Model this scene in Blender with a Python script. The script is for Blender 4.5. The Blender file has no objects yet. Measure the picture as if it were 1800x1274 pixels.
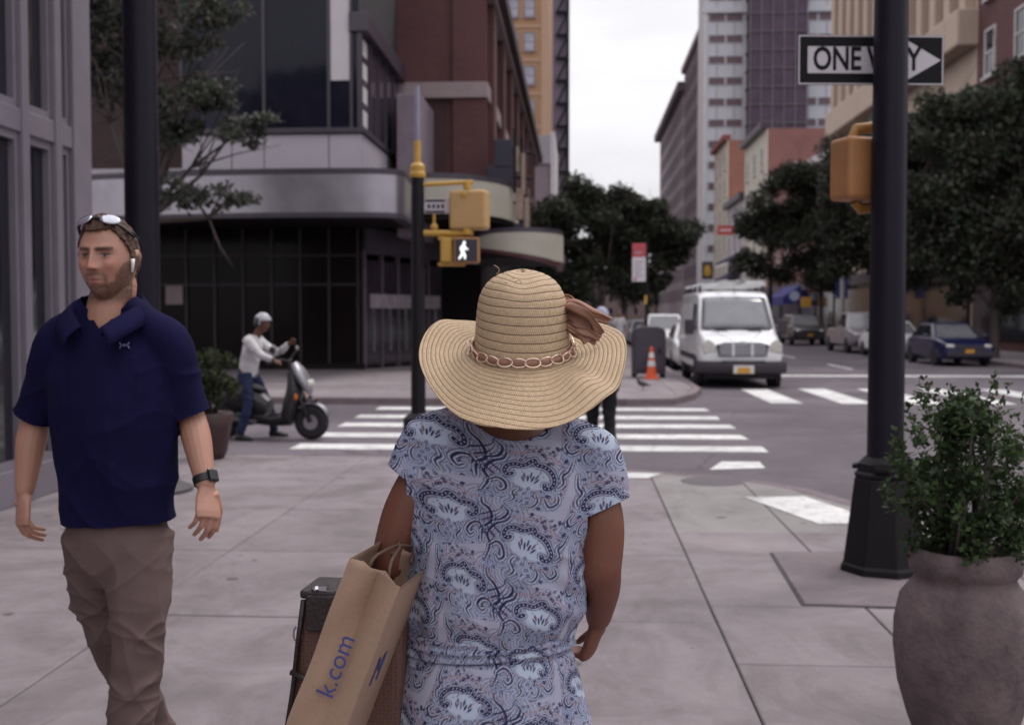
import bpy, bmesh, math, random
import numpy as np
from mathutils import Vector, Matrix, Euler
random.seed(7); RNG = np.random.default_rng(7)
PI = math.pi
sc = bpy.context.scene
COL = sc.collection

# ------------------------------------------------------------------ camera
CAM_H = 1.6; FPX = 2000.0; PITCH = math.atan((637 - 553) / FPX)
cam = bpy.data.objects.new('camera', bpy.data.cameras.new('camera')); COL.objects.link(cam)
cam.location = (0, 0, CAM_H); cam.rotation_euler = (PI / 2 - PITCH, 0, 0)
cam.data.sensor_width = 36; cam.data.lens = FPX / 1800 * 36
cam.data.clip_start = 0.1; cam.data.clip_end = 3000
cam.data.dof.use_dof = True; cam.data.dof.focus_distance = 2.33; cam.data.dof.aperture_fstop = 4.6
cam.data.dof.aperture_blades = 9
sc.camera = cam

# ------------------------------------------------------------------ sky (overcast) and sun
SUN_EL = math.radians(60); SUN_AZ = math.radians(48)      # azimuth from +Y towards +X
w = bpy.data.worlds.new('World'); sc.world = w; w.use_nodes = True
nt = w.node_tree; nt.nodes.clear()
def _n(t, **k):
    n = nt.nodes.new(t)
    for a, b in k.items(): setattr(n, a, b)
    return n
sky = _n('ShaderNodeTexSky', sky_type='NISHITA', sun_disc=False)
sky.sun_elevation = SUN_EL; sky.sun_rotation = SUN_AZ; sky.dust_density = 3.0
hs = _n('ShaderNodeHueSaturation'); hs.inputs['Saturation'].default_value = 0.25
nt.links.new(sky.outputs[0], hs.inputs['Color'])
tc = _n('ShaderNodeTexCoord'); sx = _n('ShaderNodeSeparateXYZ'); nt.links.new(tc.outputs['Generated'], sx.inputs[0])
# cloud cover: luminance of a standard overcast sky, (1 + 2 sin elevation) / 3 of the zenith
mr = _n('ShaderNodeMapRange'); mr.inputs['From Min'].default_value = 0; mr.inputs['From Max'].default_value = 1
mr.inputs['To Min'].default_value = 9.3; mr.inputs['To Max'].default_value = 21.0
nt.links.new(sx.outputs['Z'], mr.inputs['Value'])
mp = _n('ShaderNodeMapping'); mp.inputs['Scale'].default_value = (2.2, 2.2, 6.0); nt.links.new(tc.outputs['Generated'], mp.inputs[0])
nz = _n('ShaderNodeTexNoise'); nz.inputs['Scale'].default_value = 2.0; nz.inputs['Detail'].default_value = 6; nz.inputs['Roughness'].default_value = 0.55
nt.links.new(mp.outputs[0], nz.inputs['Vector'])
m2 = _n('ShaderNodeMapRange'); m2.inputs['From Min'].default_value = 0.3; m2.inputs['From Max'].default_value = 0.7
m2.inputs['To Min'].default_value = 0.88; m2.inputs['To Max'].default_value = 1.1; nt.links.new(nz.outputs['Fac'], m2.inputs['Value'])
mu = _n('ShaderNodeMath', operation='MULTIPLY'); nt.links.new(mr.outputs[0], mu.inputs[0]); nt.links.new(m2.outputs[0], mu.inputs[1])
cb = _n('ShaderNodeCombineColor')
for i, k in enumerate((1.0, 0.985, 1.03)):
    q = _n('ShaderNodeMath', operation='MULTIPLY'); q.inputs[1].default_value = k
    nt.links.new(mu.outputs[0], q.inputs[0]); nt.links.new(q.outputs[0], cb.inputs[i])
mx = _n('ShaderNodeMix', data_type='RGBA'); mx.inputs[0].default_value = 0.88
nt.links.new(hs.outputs[0], mx.inputs[6]); nt.links.new(cb.outputs[0], mx.inputs[7])
bg = _n('ShaderNodeBackground'); bg.inputs['Strength'].default_value = 0.098
ow = _n('ShaderNodeOutputWorld')
nt.links.new(mx.outputs[2], bg.inputs[0]); nt.links.new(bg.outputs[0], ow.inputs[0])
sun = bpy.data.objects.new('sun', bpy.data.lights.new('sun', 'SUN')); COL.objects.link(sun)
sun.data.energy = 1.5; sun.data.angle = math.radians(14); sun.data.color = (1.0, 0.95, 0.9)
sd = Vector((math.sin(SUN_AZ) * math.cos(SUN_EL), math.cos(SUN_AZ) * math.cos(SUN_EL), math.sin(SUN_EL)))
sun.rotation_euler = (-sd).to_track_quat('-Z', 'Y').to_euler()
sc.view_settings.view_transform = 'Standard'; sc.view_settings.look = 'None'
sc.view_settings.exposure = -0.18; sc.view_settings.gamma = 1.0
sc.cycles.use_denoising = True
sc.cycles.max_bounces = 6; sc.cycles.diffuse_bounces = 3; sc.cycles.glossy_bounces = 3

# ------------------------------------------------------------------ frames: world, street (s across, t along)
ANG = math.atan(115 / FPX); SA, CA = math.sin(ANG), math.cos(ANG)
ROAD = -0.13
def S(s, t, z=0.0): return Vector((s * CA + t * SA, -s * SA + t * CA, z))
def inv(X, Y): return (X * CA - Y * SA, X * SA + Y * CA)
def ray(x, y):
    cx = (x - 900) / FPX; cz = -(y - 637) / FPX; cp, sp = math.cos(PITCH), math.sin(PITCH)
    return Vector((cx, cp + sp * cz, -sp + cp * cz))
def at(x, y, Y):
    d = ray(x, y); return d * (Y / d.y) + Vector((0, 0, CAM_H))
def gnd(x, y, z=0.0):
    d = ray(x, y); return d * ((z - CAM_H) / d.z) + Vector((0, 0, CAM_H))
def gst(x, y, z=0.0):
    p = gnd(x, y, z); return inv(p.x, p.y)

# ------------------------------------------------------------------ mesh builder
class MB:
    def __init__(self): self.v = []; self.f = []
    def add(self, vs, fs):
        o = len(self.v); self.v += [tuple(p) for p in vs]; self.f += [tuple(i + o for i in f) for f in fs]; return self
    def box(self, x0, x1, y0, y1, z0, z1):
        return self.add([(x0, y0, z0), (x1, y0, z0), (x1, y1, z0), (x0, y1, z0), (x0, y0, z1), (x1, y0, z1), (x1, y1, z1), (x0, y1, z1)],
                        [(3, 2, 1, 0), (4, 5, 6, 7), (0, 1, 5, 4), (1, 2, 6, 5), (2, 3, 7, 6), (3, 0, 4, 7)])
    def obox(self, c, size, M=None):
        h = [k / 2 for k in size]; M = M or Matrix.Identity(3); c = Vector(c)
        vs = [c + M @ Vector((sx * h[0], sy * h[1], sz * h[2])) for sx, sy, sz in
              ((-1, -1, -1), (1, -1, -1), (1, 1, -1), (-1, 1, -1), (-1, -1, 1), (1, -1, 1), (1, 1, 1), (-1, 1, 1))]
        return self.add(vs, [(3, 2, 1, 0), (4, 5, 6, 7), (0, 1, 5, 4), (1, 2, 6, 5), (2, 3, 7, 6), (3, 0, 4, 7)])
    def tube(self, pts, rad, n=10, side=None, cap=True, sq=2.0):
        """rings of half-axes (a along side, b across) along pts; sq > 2 squares the section"""
        pts = [Vector(p) for p in pts]; m = len(pts)
        if not hasattr(rad, '__len__'): rad = [rad] * m
        vs = []; prev = Vector(side) if side is not None else None
        for i, p in enumerate(pts):
            t = (pts[min(i + 1, m - 1)] - pts[max(i - 1, 0)])
            t = t.normalized() if t.length > 1e-9 else Vector((0, 0, 1))
            if prev is None:
                prev = Vector((1, 0, 0)) if abs(t.x) < 0.9 else Vector((0, 1, 0))
            u = prev - t * prev.dot(t); u.normalize(); v = t.cross(u)
            if side is None: prev = u
            r = rad[i]; a, b = (r if hasattr(r, '__len__') else (r, r))
            for k in range(n):
                q = 2 * PI * k / n; c_, s_ = math.cos(q), math.sin(q)
                if sq != 2.0:
                    e = 2 / sq; c_ = math.copysign(abs(c_) ** e, c_); s_ = math.copysign(abs(s_) ** e, s_)
                vs.append(p + u * (a * c_) + v * (b * s_))
        fs = []
        for i in range(m - 1):
            for k in range(n):
                fs.append((i * n + k, i * n + (k + 1) % n, (i + 1) * n + (k + 1) % n, (i + 1) * n + k))
        if cap:
            fs.append(tuple(range(n - 1, -1, -1))); fs.append(tuple(range((m - 1) * n, m * n)))
        return self.add(vs, fs)
    def ball(self, c, r, n=12, m=8):
        r = r if hasattr(r, '__len__') else (r, r, r); c = Vector(c); vs = []; fs = []
        for i in range(1, m):
            th = PI * i / m
            for k in range(n):
                q = 2 * PI * k / n
                vs.append(c + Vector((r[0] * math.sin(th) * math.cos(q), r[1] * math.sin(th) * math.sin(q), r[2] * math.cos(th))))
        top = len(vs); vs.append(c + Vector((0, 0, r[2]))); vs.append(c - Vector((0, 0, r[2])))
        for i in range(m - 2):
            for k in range(n): fs.append((i * n + k, (i + 1) * n + k, (i + 1) * n + (k + 1) % n, i * n + (k + 1) % n))
        for k in range(n):
            fs.append((top, k, (k + 1) % n)); fs.append((top + 1, (m - 2) * n + (k + 1) % n, (m - 2) * n + k))
        return self.add(vs, fs)
    def lathe(self, prof, n=24, c=(0, 0, 0), ang=(0, 2 * PI)):
        full = abs(ang[1] - ang[0] - 2 * PI) < 1e-6; nn = n if full else n + 1; vs = []; fs = []
        for r, z in prof:
            for k in range(nn):
                q = ang[0] + (ang[1] - ang[0]) * k / n
                vs.append((c[0] + r * math.cos(q), c[1] + r * math.sin(q), c[2] + z))
        for i in range(len(prof) - 1):
            for k in range(n):
                k2 = (k + 1) % nn; fs.append((i * nn + k, i * nn + k2, (i + 1) * nn + k2, (i + 1) * nn + k))
        if full:
            fs.append(tuple(range(nn - 1, -1, -1))); fs.append(tuple(range((len(prof) - 1) * nn, len(prof) * nn)))
        return self.add(vs, fs)
    def prism(self, poly, lo, hi, axis='z'):
        def P(a, b, h): return {'z': (a, b, h), 'y': (a, h, b), 'x': (h, a, b)}[axis]
        n = len(poly)
        return self.add([P(a, b, lo) for a, b in poly] + [P(a, b, hi) for a, b in poly],
                        [tuple(range(n - 1, -1, -1)), tuple(range(n, 2 * n))] + [(i, (i + 1) % n, n + (i + 1) % n, n + i) for i in range(n)])
    def xf(self, M): self.v = [tuple(M @ Vector(p)) for p in self.v]; return self
    def mesh(self, name):
        me = bpy.data.meshes.new(name); me.from_pydata(self.v, [], self.f); me.update()
        bm = bmesh.new(); bm.from_mesh(me); bmesh.ops.recalc_face_normals(bm, faces=bm.faces); bm.to_mesh(me); bm.free()
        return me
    def build(self, name, mat=None, parent=None, smooth=False, bevel=0, seg=2, loc=None, rotz=0):
        o = mkobj(name, self.mesh(name), mat, parent, smooth)
        if loc is not None: o.location = loc
        if rotz: o.rotation_euler = (0, 0, rotz)
        if bevel:
            b = o.modifiers.new('bevel', 'BEVEL'); b.width = bevel; b.segments = seg; b.limit_method = 'ANGLE'; b.angle_limit = math.radians(35)
        return o

def mkobj(name, me, mat=None, parent=None, smooth=False):
    o = bpy.data.objects.new(name, me); COL.objects.link(o)
    if mat is not None: me.materials.clear(); me.materials.append(mat)
    if parent is not None: o.parent = parent
    if smooth:
        me.polygons.foreach_set('use_smooth', [True] * len(me.polygons))
        if smooth != 'all':
            try: me.set_sharp_from_angle(angle=math.radians(40))
            except Exception: pass
    return o
def tag(o, label=None, cat=None, group=None, kind=None):
    if label: o['label'] = label
    if cat: o['category'] = cat
    if group: o['group'] = group
    if kind: o['kind'] = kind
    return o
def thing(name, label, cat, loc=(0, 0, 0), rotz=0, group=None):
    o = bpy.data.objects.new(name, None); COL.objects.link(o); o.empty_display_size = 0.2
    o.location = loc; o.rotation_euler = (0, 0, rotz); return tag(o, label, cat, group)
def link_copy(o, parent, loc=None, rotz=None):
    c = o.copy(); COL.objects.link(c); c.parent = parent
    if loc is not None: c.location = loc
    if rotz is not None: c.rotation_euler = (0, 0, rotz)
    return c
def kids(o): return [c for c in bpy.data.objects if c.parent == o]
def text_mb(body, size=1.0, depth=0.002, bold=0.0):
    cu = bpy.data.curves.new('lettering', 'FONT'); cu.body = body; cu.size = size; cu.extrude = depth; cu.align_x = 'CENTER'; cu.align_y = 'CENTER'
    cu.offset = bold; cu.resolution_u = 3
    o = bpy.data.objects.new('lettering', cu); COL.objects.link(o)
    dg = bpy.context.evaluated_depsgraph_get(); me = bpy.data.meshes.new_from_object(o.evaluated_get(dg))
    mb = MB(); mb.add([v.co[:] for v in me.vertices], [tuple(p.vertices) for p in me.polygons])
    bpy.data.objects.remove(o); bpy.data.curves.remove(cu); bpy.data.meshes.remove(me); return mb

# ------------------------------------------------------------------ materials
MC = {}
def M(name, col=(0.5, 0.5, 0.5), rough=0.7, var=0.18, scale=4.0, bump=0.0, bscale=60.0, metal=0.0, spec=0.5, hue=0.0, coat=0.0, attr=None, emit=None, weave=0.0):
    if name in MC: return MC[name]
    m = bpy.data.materials.new(name); m.use_nodes = True; t = m.node_tree; b = t.nodes['Principled BSDF']; L = t.links.new
    def N(k, **kw):
        n = t.nodes.new(k)
        for a, v in kw.items(): setattr(n, a, v)
        return n
    b.inputs['Roughness'].default_value = rough; b.inputs['Metallic'].default_value = metal
    b.inputs['Specular IOR Level'].default_value = spec; b.inputs['Coat Weight'].default_value = coat
    tcn = N('ShaderNodeTexCoord')
    n1 = N('ShaderNodeTexNoise'); n1.inputs['Scale'].default_value = scale; n1.inputs['Detail'].default_value = 8; n1.inputs['Roughness'].default_value = 0.65
    L(tcn.outputs['Object'], n1.inputs['Vector'])
    mrn = N('ShaderNodeMapRange'); mrn.inputs['From Min'].default_value = 0.25; mrn.inputs['From Max'].default_value = 0.75
    mrn.inputs['To Min'].default_value = 1 - var; mrn.inputs['To Max'].default_value = 1 + var; L(n1.outputs['Fac'], mrn.inputs['Value'])
    mix = N('ShaderNodeMix', data_type='RGBA', blend_type='MULTIPLY'); mix.inputs[0].default_value = 1.0
    if attr:
        an = N('ShaderNodeAttribute', attribute_name=attr); L(an.outputs['Color'], mix.inputs[6])
    else: mix.inputs[6].default_value = (*col, 1)
    L(mrn.outputs[0], mix.inputs[7]); L(mix.outputs[2], b.inputs['Base Color'])
    rr = N('ShaderNodeMapRange'); rr.inputs['To Min'].default_value = max(0.02, rough - 0.1); rr.inputs['To Max'].default_value = min(1, rough + 0.1)
    L(n1.outputs['Fac'], rr.inputs['Value']); L(rr.outputs[0], b.inputs['Roughness'])
    if bump or weave:
        bn = N('ShaderNodeBump'); bn.inputs['Strength'].default_value = max(bump, weave); bn.inputs['Distance'].default_value = 0.01 if not weave else 0.001
        n2 = N('ShaderNodeTexNoise') if not weave else N('ShaderNodeTexVoronoi')
        n2.inputs['Scale'].default_value = bscale
        if not weave: n2.inputs['Detail'].default_value = 6
        L(tcn.outputs['Object'], n2.inputs['Vector']); L(n2.outputs[0], bn.inputs['Height']); L(bn.outputs[0], b.inputs['Normal'])
    if emit:
        b.inputs['Emission Color'].default_value = (*emit[:3], 1); b.inputs['Emission Strength'].default_value = emit[3]
    MC[name] = m; return m

def brick_mat(name, c1, c2, mortar, scale=1.0, axis='x'):
    if name in MC: return MC[name]
    m = M(name, c1, 0.85); t = m.node_tree; b = t.nodes['Principled BSDF']
    tcn = t.nodes.new('ShaderNodeTexCoord'); sp = t.nodes.new('ShaderNodeSeparateXYZ'); cm = t.nodes.new('ShaderNodeCombineXYZ')
    t.links.new(tcn.outputs['Object'], sp.inputs[0]); ad = t.nodes.new('ShaderNodeMath'); ad.operation = 'ADD'
    t.links.new(sp.outputs['X'], ad.inputs[0]); t.links.new(sp.outputs['Y'], ad.inputs[1])
    t.links.new(ad.outputs[0], cm.inputs[0]); t.links.new(sp.outputs['Z'], cm.inputs[1])
    br = t.nodes.new('ShaderNodeTexBrick'); br.inputs['Scale'].default_value = scale
    br.inputs['Color1'].default_value = (*c1, 1); br.inputs['Color2'].default_value = (*c2, 1); br.inputs['Mortar'].default_value = (*mortar, 1)
    br.inputs['Brick Width'].default_value = 0.22; br.inputs['Row Height'].default_value = 0.072; br.inputs['Mortar Size'].default_value = 0.008
    t.links.new(cm.outputs[0], br.inputs['Vector'])
    nz = t.nodes.new('ShaderNodeTexNoise'); nz.inputs['Scale'].default_value = 0.35; nz.inputs['Detail'].default_value = 8
    t.links.new(tcn.outputs['Object'], nz.inputs['Vector'])
    r = t.nodes.new('ShaderNodeMapRange'); r.inputs['To Min'].default_value = 0.6; r.inputs['To Max'].default_value = 1.4; t.links.new(nz.outputs[0], r.inputs[0])
    mm = t.nodes.new('ShaderNodeMix'); mm.data_type = 'RGBA'; mm.blend_type = 'MULTIPLY'; mm.inputs[0].default_value = 1
    t.links.new(br.outputs[0], mm.inputs[6]); t.links.new(r.outputs[0], mm.inputs[7]); t.links.new(mm.outputs[2], b.inputs['Base Color'])
    bn = t.nodes.new('ShaderNodeBump'); bn.inputs['Strength'].default_value = 0.4; bn.inputs['Distance'].default_value = 0.01
    t.links.new(br.outputs['Fac'], bn.inputs['Height']); bn.invert = True; t.links.new(bn.outputs[0], b.inputs['Normal'])
    return m

def ground_mat(name, base, kind):
    if name in MC: return MC[name]
    m = bpy.data.materials.new(name); m.use_nodes = True; t = m.node_tree; b = t.nodes['Principled BSDF']; L = t.links.new
    def N(k, **kw):
        n = t.nodes.new(k)
        for a, v in kw.items(): setattr(n, a, v)
        return n
    g = N('ShaderNodeNewGeometry')
    def noise(scale, detail=8, rough=0.6, dist=0.0):
        n = N('ShaderNodeTexNoise'); n.inputs['Scale'].default_value = scale; n.inputs['Detail'].default_value = detail
        n.inputs['Roughness'].default_value = rough; n.inputs['Distortion'].default_value = dist; L(g.outputs['Position'], n.inputs['Vector']); return n.outputs[0]
    def mr(sock, a, b_, c, d):
        n = N('ShaderNodeMapRange'); n.inputs[1].default_value = a; n.inputs[2].default_value = b_; n.inputs[3].default_value = c; n.inputs[4].default_value = d
        L(sock, n.inputs[0]); return n.outputs[0]
    def mul(c, f):
        n = N('ShaderNodeMix', data_type='RGBA', blend_type='MULTIPLY'); n.inputs[0].default_value = 1.0
        if isinstance(c, tuple): n.inputs[6].default_value = (*c, 1)
        else: L(c, n.inputs[6])
        L(f, n.inputs[7]); return n.outputs[2]
    def mixc(fac, c1, c2):
        n = N('ShaderNodeMix', data_type='RGBA'); L(fac, n.inputs[0]); L(c1, n.inputs[6]); n.inputs[7].default_value = (*c2, 1); return n.outputs[2]
    oi = N('ShaderNodeObjectInfo'); c = mul(base, mr(oi.outputs['Random'], 0, 1, 0.93, 1.06)) if kind == 'concrete' else mul(base, mr(noise(1.1, 3), 0, 1, 1, 1))
    c = mul(c, mr(noise(0.35, 6, 0.6, 0.6), 0.3, 0.7, 0.78, 1.15))
    c = mul(c, mr(noise(3.0, 8, 0.7), 0.3, 0.7, 0.86, 1.12))
    c = mul(c, mr(noise(180.0 if kind != 'paint' else 60, 3, 0.8), 0.25, 0.75, 0.82, 1.18))
    if kind == 'concrete':
        v = N('ShaderNodeTexVoronoi'); v.inputs['Scale'].default_value = 3.0; L(g.outputs['Position'], v.inputs['Vector'])
        wv = N('ShaderNodeTexNoise'); wv.inputs['Scale'].default_value = 40; L(g.outputs['Position'], wv.inputs['Vector'])
        a = N('ShaderNodeMath', operation='MULTIPLY_ADD'); L(wv.outputs[0], a.inputs[0]); a.inputs[1].default_value = 0.06; L(v.outputs['Distance'], a.inputs[2])
        sep = N('ShaderNodeSeparateColor'); L(v.outputs['Color'], sep.inputs[0])
        r = mr(sep.outputs[0], 0.3, 1.0, 0.0, 0.15)
        gt = N('ShaderNodeMath', operation='SUBTRACT'); L(r, gt.inputs[0]); L(a.outputs[0], gt.inputs[1])
        c = mixc(mr(gt.outputs[0], -0.03, -0.008, 0.0, 0.7), c, (0.075, 0.06, 0.066))
        c = mul(c, mr(noise(0.9, 10, 0.75, 1.5), 0.45, 0.68, 1.0, 0.66))
        v3 = N('ShaderNodeTexVoronoi', feature='DISTANCE_TO_EDGE'); v3.inputs['Scale'].default_value = 0.42
        w3 = N('ShaderNodeTexNoise'); w3.inputs['Scale'].default_value = 2.0; w3.inputs['Detail'].default_value = 8; L(g.outputs['Position'], w3.inputs['Vector'])
        a3 = N('ShaderNodeVectorMath', operation='MULTIPLY_ADD'); L(w3.outputs['Color'], a3.inputs[0]); a3.inputs[1].default_value = (0.9, 0.9, 0); L(g.outputs['Position'], a3.inputs[2]); L(a3.outputs[0], v3.inputs['Vector'])
        k3 = N('ShaderNodeMath', operation='MULTIPLY'); L(mr(v3.outputs['Distance'], 0.0, 0.0045, 0.8, 0.0), k3.inputs[0]); L(mr(noise(0.28, 2), 0.52, 0.6, 0, 1), k3.inputs[1])
        c = mixc(k3.outputs[0], c, (0.06, 0.048, 0.052))
    if kind == 'asphalt':
        c = mul(c, mr(noise(0.12, 4, 0.5, 1.0), 0.46, 0.54, 0.92, 1.2)); c = mul(c, mr(noise(0.5, 5, 0.6, 0.8), 0.55, 0.62, 1.0, 0.8))
        v = N('ShaderNodeTexVoronoi', feature='DISTANCE_TO_EDGE'); v.inputs['Scale'].default_value = 0.28
        wv = N('ShaderNodeTexNoise'); wv.inputs['Scale'].default_value = 1.2; wv.inputs['Detail'].default_value = 6; L(g.outputs['Position'], wv.inputs['Vector'])
        va = N('ShaderNodeVectorMath', operation='MULTIPLY_ADD'); L(wv.outputs['Color'], va.inputs[0]); va.inputs[1].default_value = (1.2, 1.2, 0); L(g.outputs['Position'], va.inputs[2])
        L(va.outputs[0], v.inputs['Vector'])
        c = mixc(mr(v.outputs['Distance'], 0.0, 0.008, 0.75, 0.0), c, (0.045, 0.038, 0.045))
    if kind == 'paint':
        c = mixc(mr(noise(5, 12, 0.85), 0.5, 0.66, 0.0, 0.85), c, (0.12, 0.105, 0.115))
    L(c, b.inputs['Base Color']); b.inputs['Roughness'].default_value = 0.85; b.inputs['Specular IOR Level'].default_value = 0.35
    bn = N('ShaderNodeBump'); bn.inputs['Strength'].default_value = 0.5 if kind != 'paint' else 0.3; bn.inputs['Distance'].default_value = 0.004
    L(noise(120, 5, 0.7), bn.inputs['Height']); L(bn.outputs[0], b.inputs['Normal'])
    MC[name] = m; return m

GLASS = M('dark_glass', (0.018, 0.018, 0.024), 0.06, 0.3, 0.6, spec=0.6)
BLACKMETAL = M('black_painted_metal', (0.010, 0.008, 0.011), 0.5, 0.25, 6, bump=0.12, bscale=25, spec=0.22)
YELLOW = M('signal_yellow', (0.52, 0.30, 0.055), 0.5, 0.12, 8, bump=0.05)
TYRE = M('tyre_rubber', (0.018, 0.016, 0.018), 0.75, 0.2, 12)
CHROME = M('chrome', (0.6, 0.6, 0.62), 0.2, 0.1, 6, metal=1.0)
WHITEPAINT = M('white_car_paint', (0.72, 0.72, 0.74), 0.3, 0.04, 2, coat=0.5)
# ================================================================== GROUND, ROADS, PAVEMENTS
ASPH = ground_mat('asphalt', (0.118, 0.1, 0.114), 'asphalt')
CONC = ground_mat('concrete_slab', (0.25, 0.215, 0.227), 'concrete')
CONC2 = ground_mat('concrete_ramp', (0.275, 0.256, 0.255), 'concrete')
KERBM = ground_mat('kerb_concrete', (0.19, 0.15, 0.165), 'concrete')
STEELK = M('steel_kerb_facing', (0.16, 0.12, 0.13), 0.55, 0.3, 3)
PAINT = ground_mat('road_paint', (0.66, 0.65, 0.64), 'paint')
JOINT = M('joint_dirt', (0.06, 0.048, 0.056), 0.95, 0.3, 6)
def grid_sheet(name, s0, s1, t0, t1, z, mat, n=1):
    mb = MB(); mb.add([S(s0, t0, z), S(s1, t0, z), S(s1, t1, z), S(s0, t1, z)], [(0, 1, 2, 3)])
    return tag(mb.build(name, mat), kind='structure')
grid_sheet('road', -900, 900, -300, 2200, ROAD, ASPH)

def hull(pts):
    pts = sorted(set(pts)); lo = []; up = []
    def cr(o, a, b): return (a[0] - o[0]) * (b[1] - o[1]) - (a[1] - o[1]) * (b[0] - o[0])
    for p in pts:
        while len(lo) > 1 and cr(lo[-2], lo[-1], p) <= 0: lo.pop()
        lo.append(p)
    for p in reversed(pts):
        while len(up) > 1 and cr(up[-2], up[-1], p) <= 0: up.pop()
        up.append(p)
    return lo[:-1] + up[:-1]
def clip(sub, conv):
    out = sub
    for i in range(len(conv)):
        a, b = conv[i], conv[(i + 1) % len(conv)]; src, out = out, []
        if not src: break
        side = lambda p: (b[0] - a[0]) * (p[1] - a[1]) - (b[1] - a[1]) * (p[0] - a[0])
        for j in range(len(src)):
            p, q = src[j], src[(j + 1) % len(src)]; sp, sq = side(p), side(q)
            if sp >= 0: out.append(p)
            if sp * sq < 0:
                k = sp / (sp - sq); out.append((p[0] + (q[0] - p[0]) * k, p[1] + (q[1] - p[1]) * k))
    return out
def area(p): return 0.5 * abs(sum(p[i][0] * p[(i + 1) % len(p)][1] - p[(i + 1) % len(p)][0] * p[i][1] for i in range(len(p))))
def inset(poly, d):
    cx = sum(p[0] for p in poly) / len(poly); cy = sum(p[1] for p in poly) / len(poly); o = []
    n = len(poly)
    for i in range(n):
        p0, p1, p2 = Vector(poly[i - 1]), Vector(poly[i]), Vector(poly[(i + 1) % n])
        e1 = (p1 - p0).normalized(); e2 = (p2 - p1).normalized(); n1 = Vector((-e1.y, e1.x)); n2 = Vector((-e2.y, e2.x))
        k = 1 + n1.dot(n2); k = max(k, 0.3); q = p1 + (n1 + n2) * (d / k); o.append((q.x, q.y))
    return o
def pavement(name, outline, cols, rows_of, mat_of, kerb_w=0.18, kerb_name='kerb', kerb_pts=None, kmat=None):
    conv = hull(outline)
    inner = inset(conv, kerb_w)
    base = MB(); base.prism(inner, ROAD - 0.1, -0.014)
    b = base.build(name, JOINT); b.rotation_euler = (0, 0, -ANG); tag(b, kind='structure')
    for i in range(len(cols) - 1):
        rows = rows_of(cols[i])
        for j in range(len(rows) - 1):
            p = clip([(cols[i], rows[j]), (cols[i + 1], rows[j]), (cols[i + 1], rows[j + 1]), (cols[i], rows[j + 1])], inner)
            if len(p) < 3 or area(p) < 0.02: continue
            q = inset(p, 0.0045)
            mb = MB(); n = len(q); tz = [random.uniform(-0.0018, 0.0018) for _ in range(3)]
            cx, cy = sum(a for a, _ in q) / n, sum(c for _, c in q) / n
            h = lambda a, c: tz[0] + (tz[1] * (a - cx) + tz[2] * (c - cy))
            e = inset(p, 0.011)
            mb.add([(a, c, -0.06) for a, c in q] + [(a, c, h(a, c) - 0.006) for a, c in q] + [(a, c, h(a, c)) for a, c in e],
                   [(k, (k + 1) % n, n + (k + 1) % n, n + k) for k in range(n)] + [(n + k, n + (k + 1) % n, 2 * n + (k + 1) % n, 2 * n + k) for k in range(n)] + [tuple(range(2 * n, 3 * n))])
            mb.build('paving_slab', mat_of(cx, cy), b)
    # kerb stones
    kr = bpy.data.objects.new(kerb_name, MB().box(0, 0.01, 0, 0.01, -0.3, -0.29).mesh('kerb_bed')); COL.objects.link(kr); kr.data.materials.append(JOINT)
    kr.rotation_euler = (0, 0, -ANG); tag(kr, kind='structure')
    n = len(conv)
    inn = inset(conv, kerb_w - 0.006)
    for i in range(n):
        a0, a1 = Vector(conv[i]), Vector(conv[(i + 1) % n]); b0, b1 = Vector(inn[i]), Vector(inn[(i + 1) % n]); L_ = (a1 - a0).length
        m = max(1, round(L_ / 1.8)) if L_ < 60 else 1
        for k in range(m):
            f0, f1 = k / m, (k + 1) / m; g = min(0.004 / max(L_, 0.1), 0.02)
            A, B = a0.lerp(a1, f0 + g), a0.lerp(a1, f1 - g); C, D = b0.lerp(b1, f1 - g), b0.lerp(b1, f0 + g)
            mb = MB(); zt = random.uniform(-0.002, 0.001)
            mb.prism([tuple(A), tuple(B), tuple(C), tuple(D)], ROAD - 0.08, zt)
            mb.build('kerb_stone', kmat or KERBM, kr, bevel=0.012)
    return b
# near corner, traced as ground points in the street frame
near_px = [(560, 797), (760, 800), (950, 812), (1090, 824), (1200, 831), (1303, 838), (1418, 857), (1500, 882), (1600, 907), (1690, 938)]
near_out = [gst(*p) for p in near_px]
s_l, t_l = near_out[0]
near_out = [(-40, t_l + 0.1), (-9, t_l + 0.1)] + near_out + [(2.95, 6.0), (2.97, -12), (-40, -12)]
colsN = [-40, -34, -28, -22, -16, -11.6, -10, -8.5, -7.0, -5.45, -3.9, -2.36, -0.81, 0.73, 1.58, 2.45, 3.4]
def rowsN(c):
    if c < -12: return list(np.arange(-12, 15, 3.0))
    if c < 0.7: return [-12, -9, -6, -3.5, -1.0, 1.4, 2.6, 4.25, 5.9, 7.55, 9.2, 10.85, 12.4, 14.5]
    return [-12, -9, -6, -3.5, -1.0, 1.4, 3.1, 4.2, 5.2, 6.25, 8.36, 9.9, 14.5]
NEARW = pavement('near_sidewalk', near_out, colsN, rowsN, lambda s, t: CONC2 if (t > 8.3 and s > 0.7) else CONC)
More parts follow.
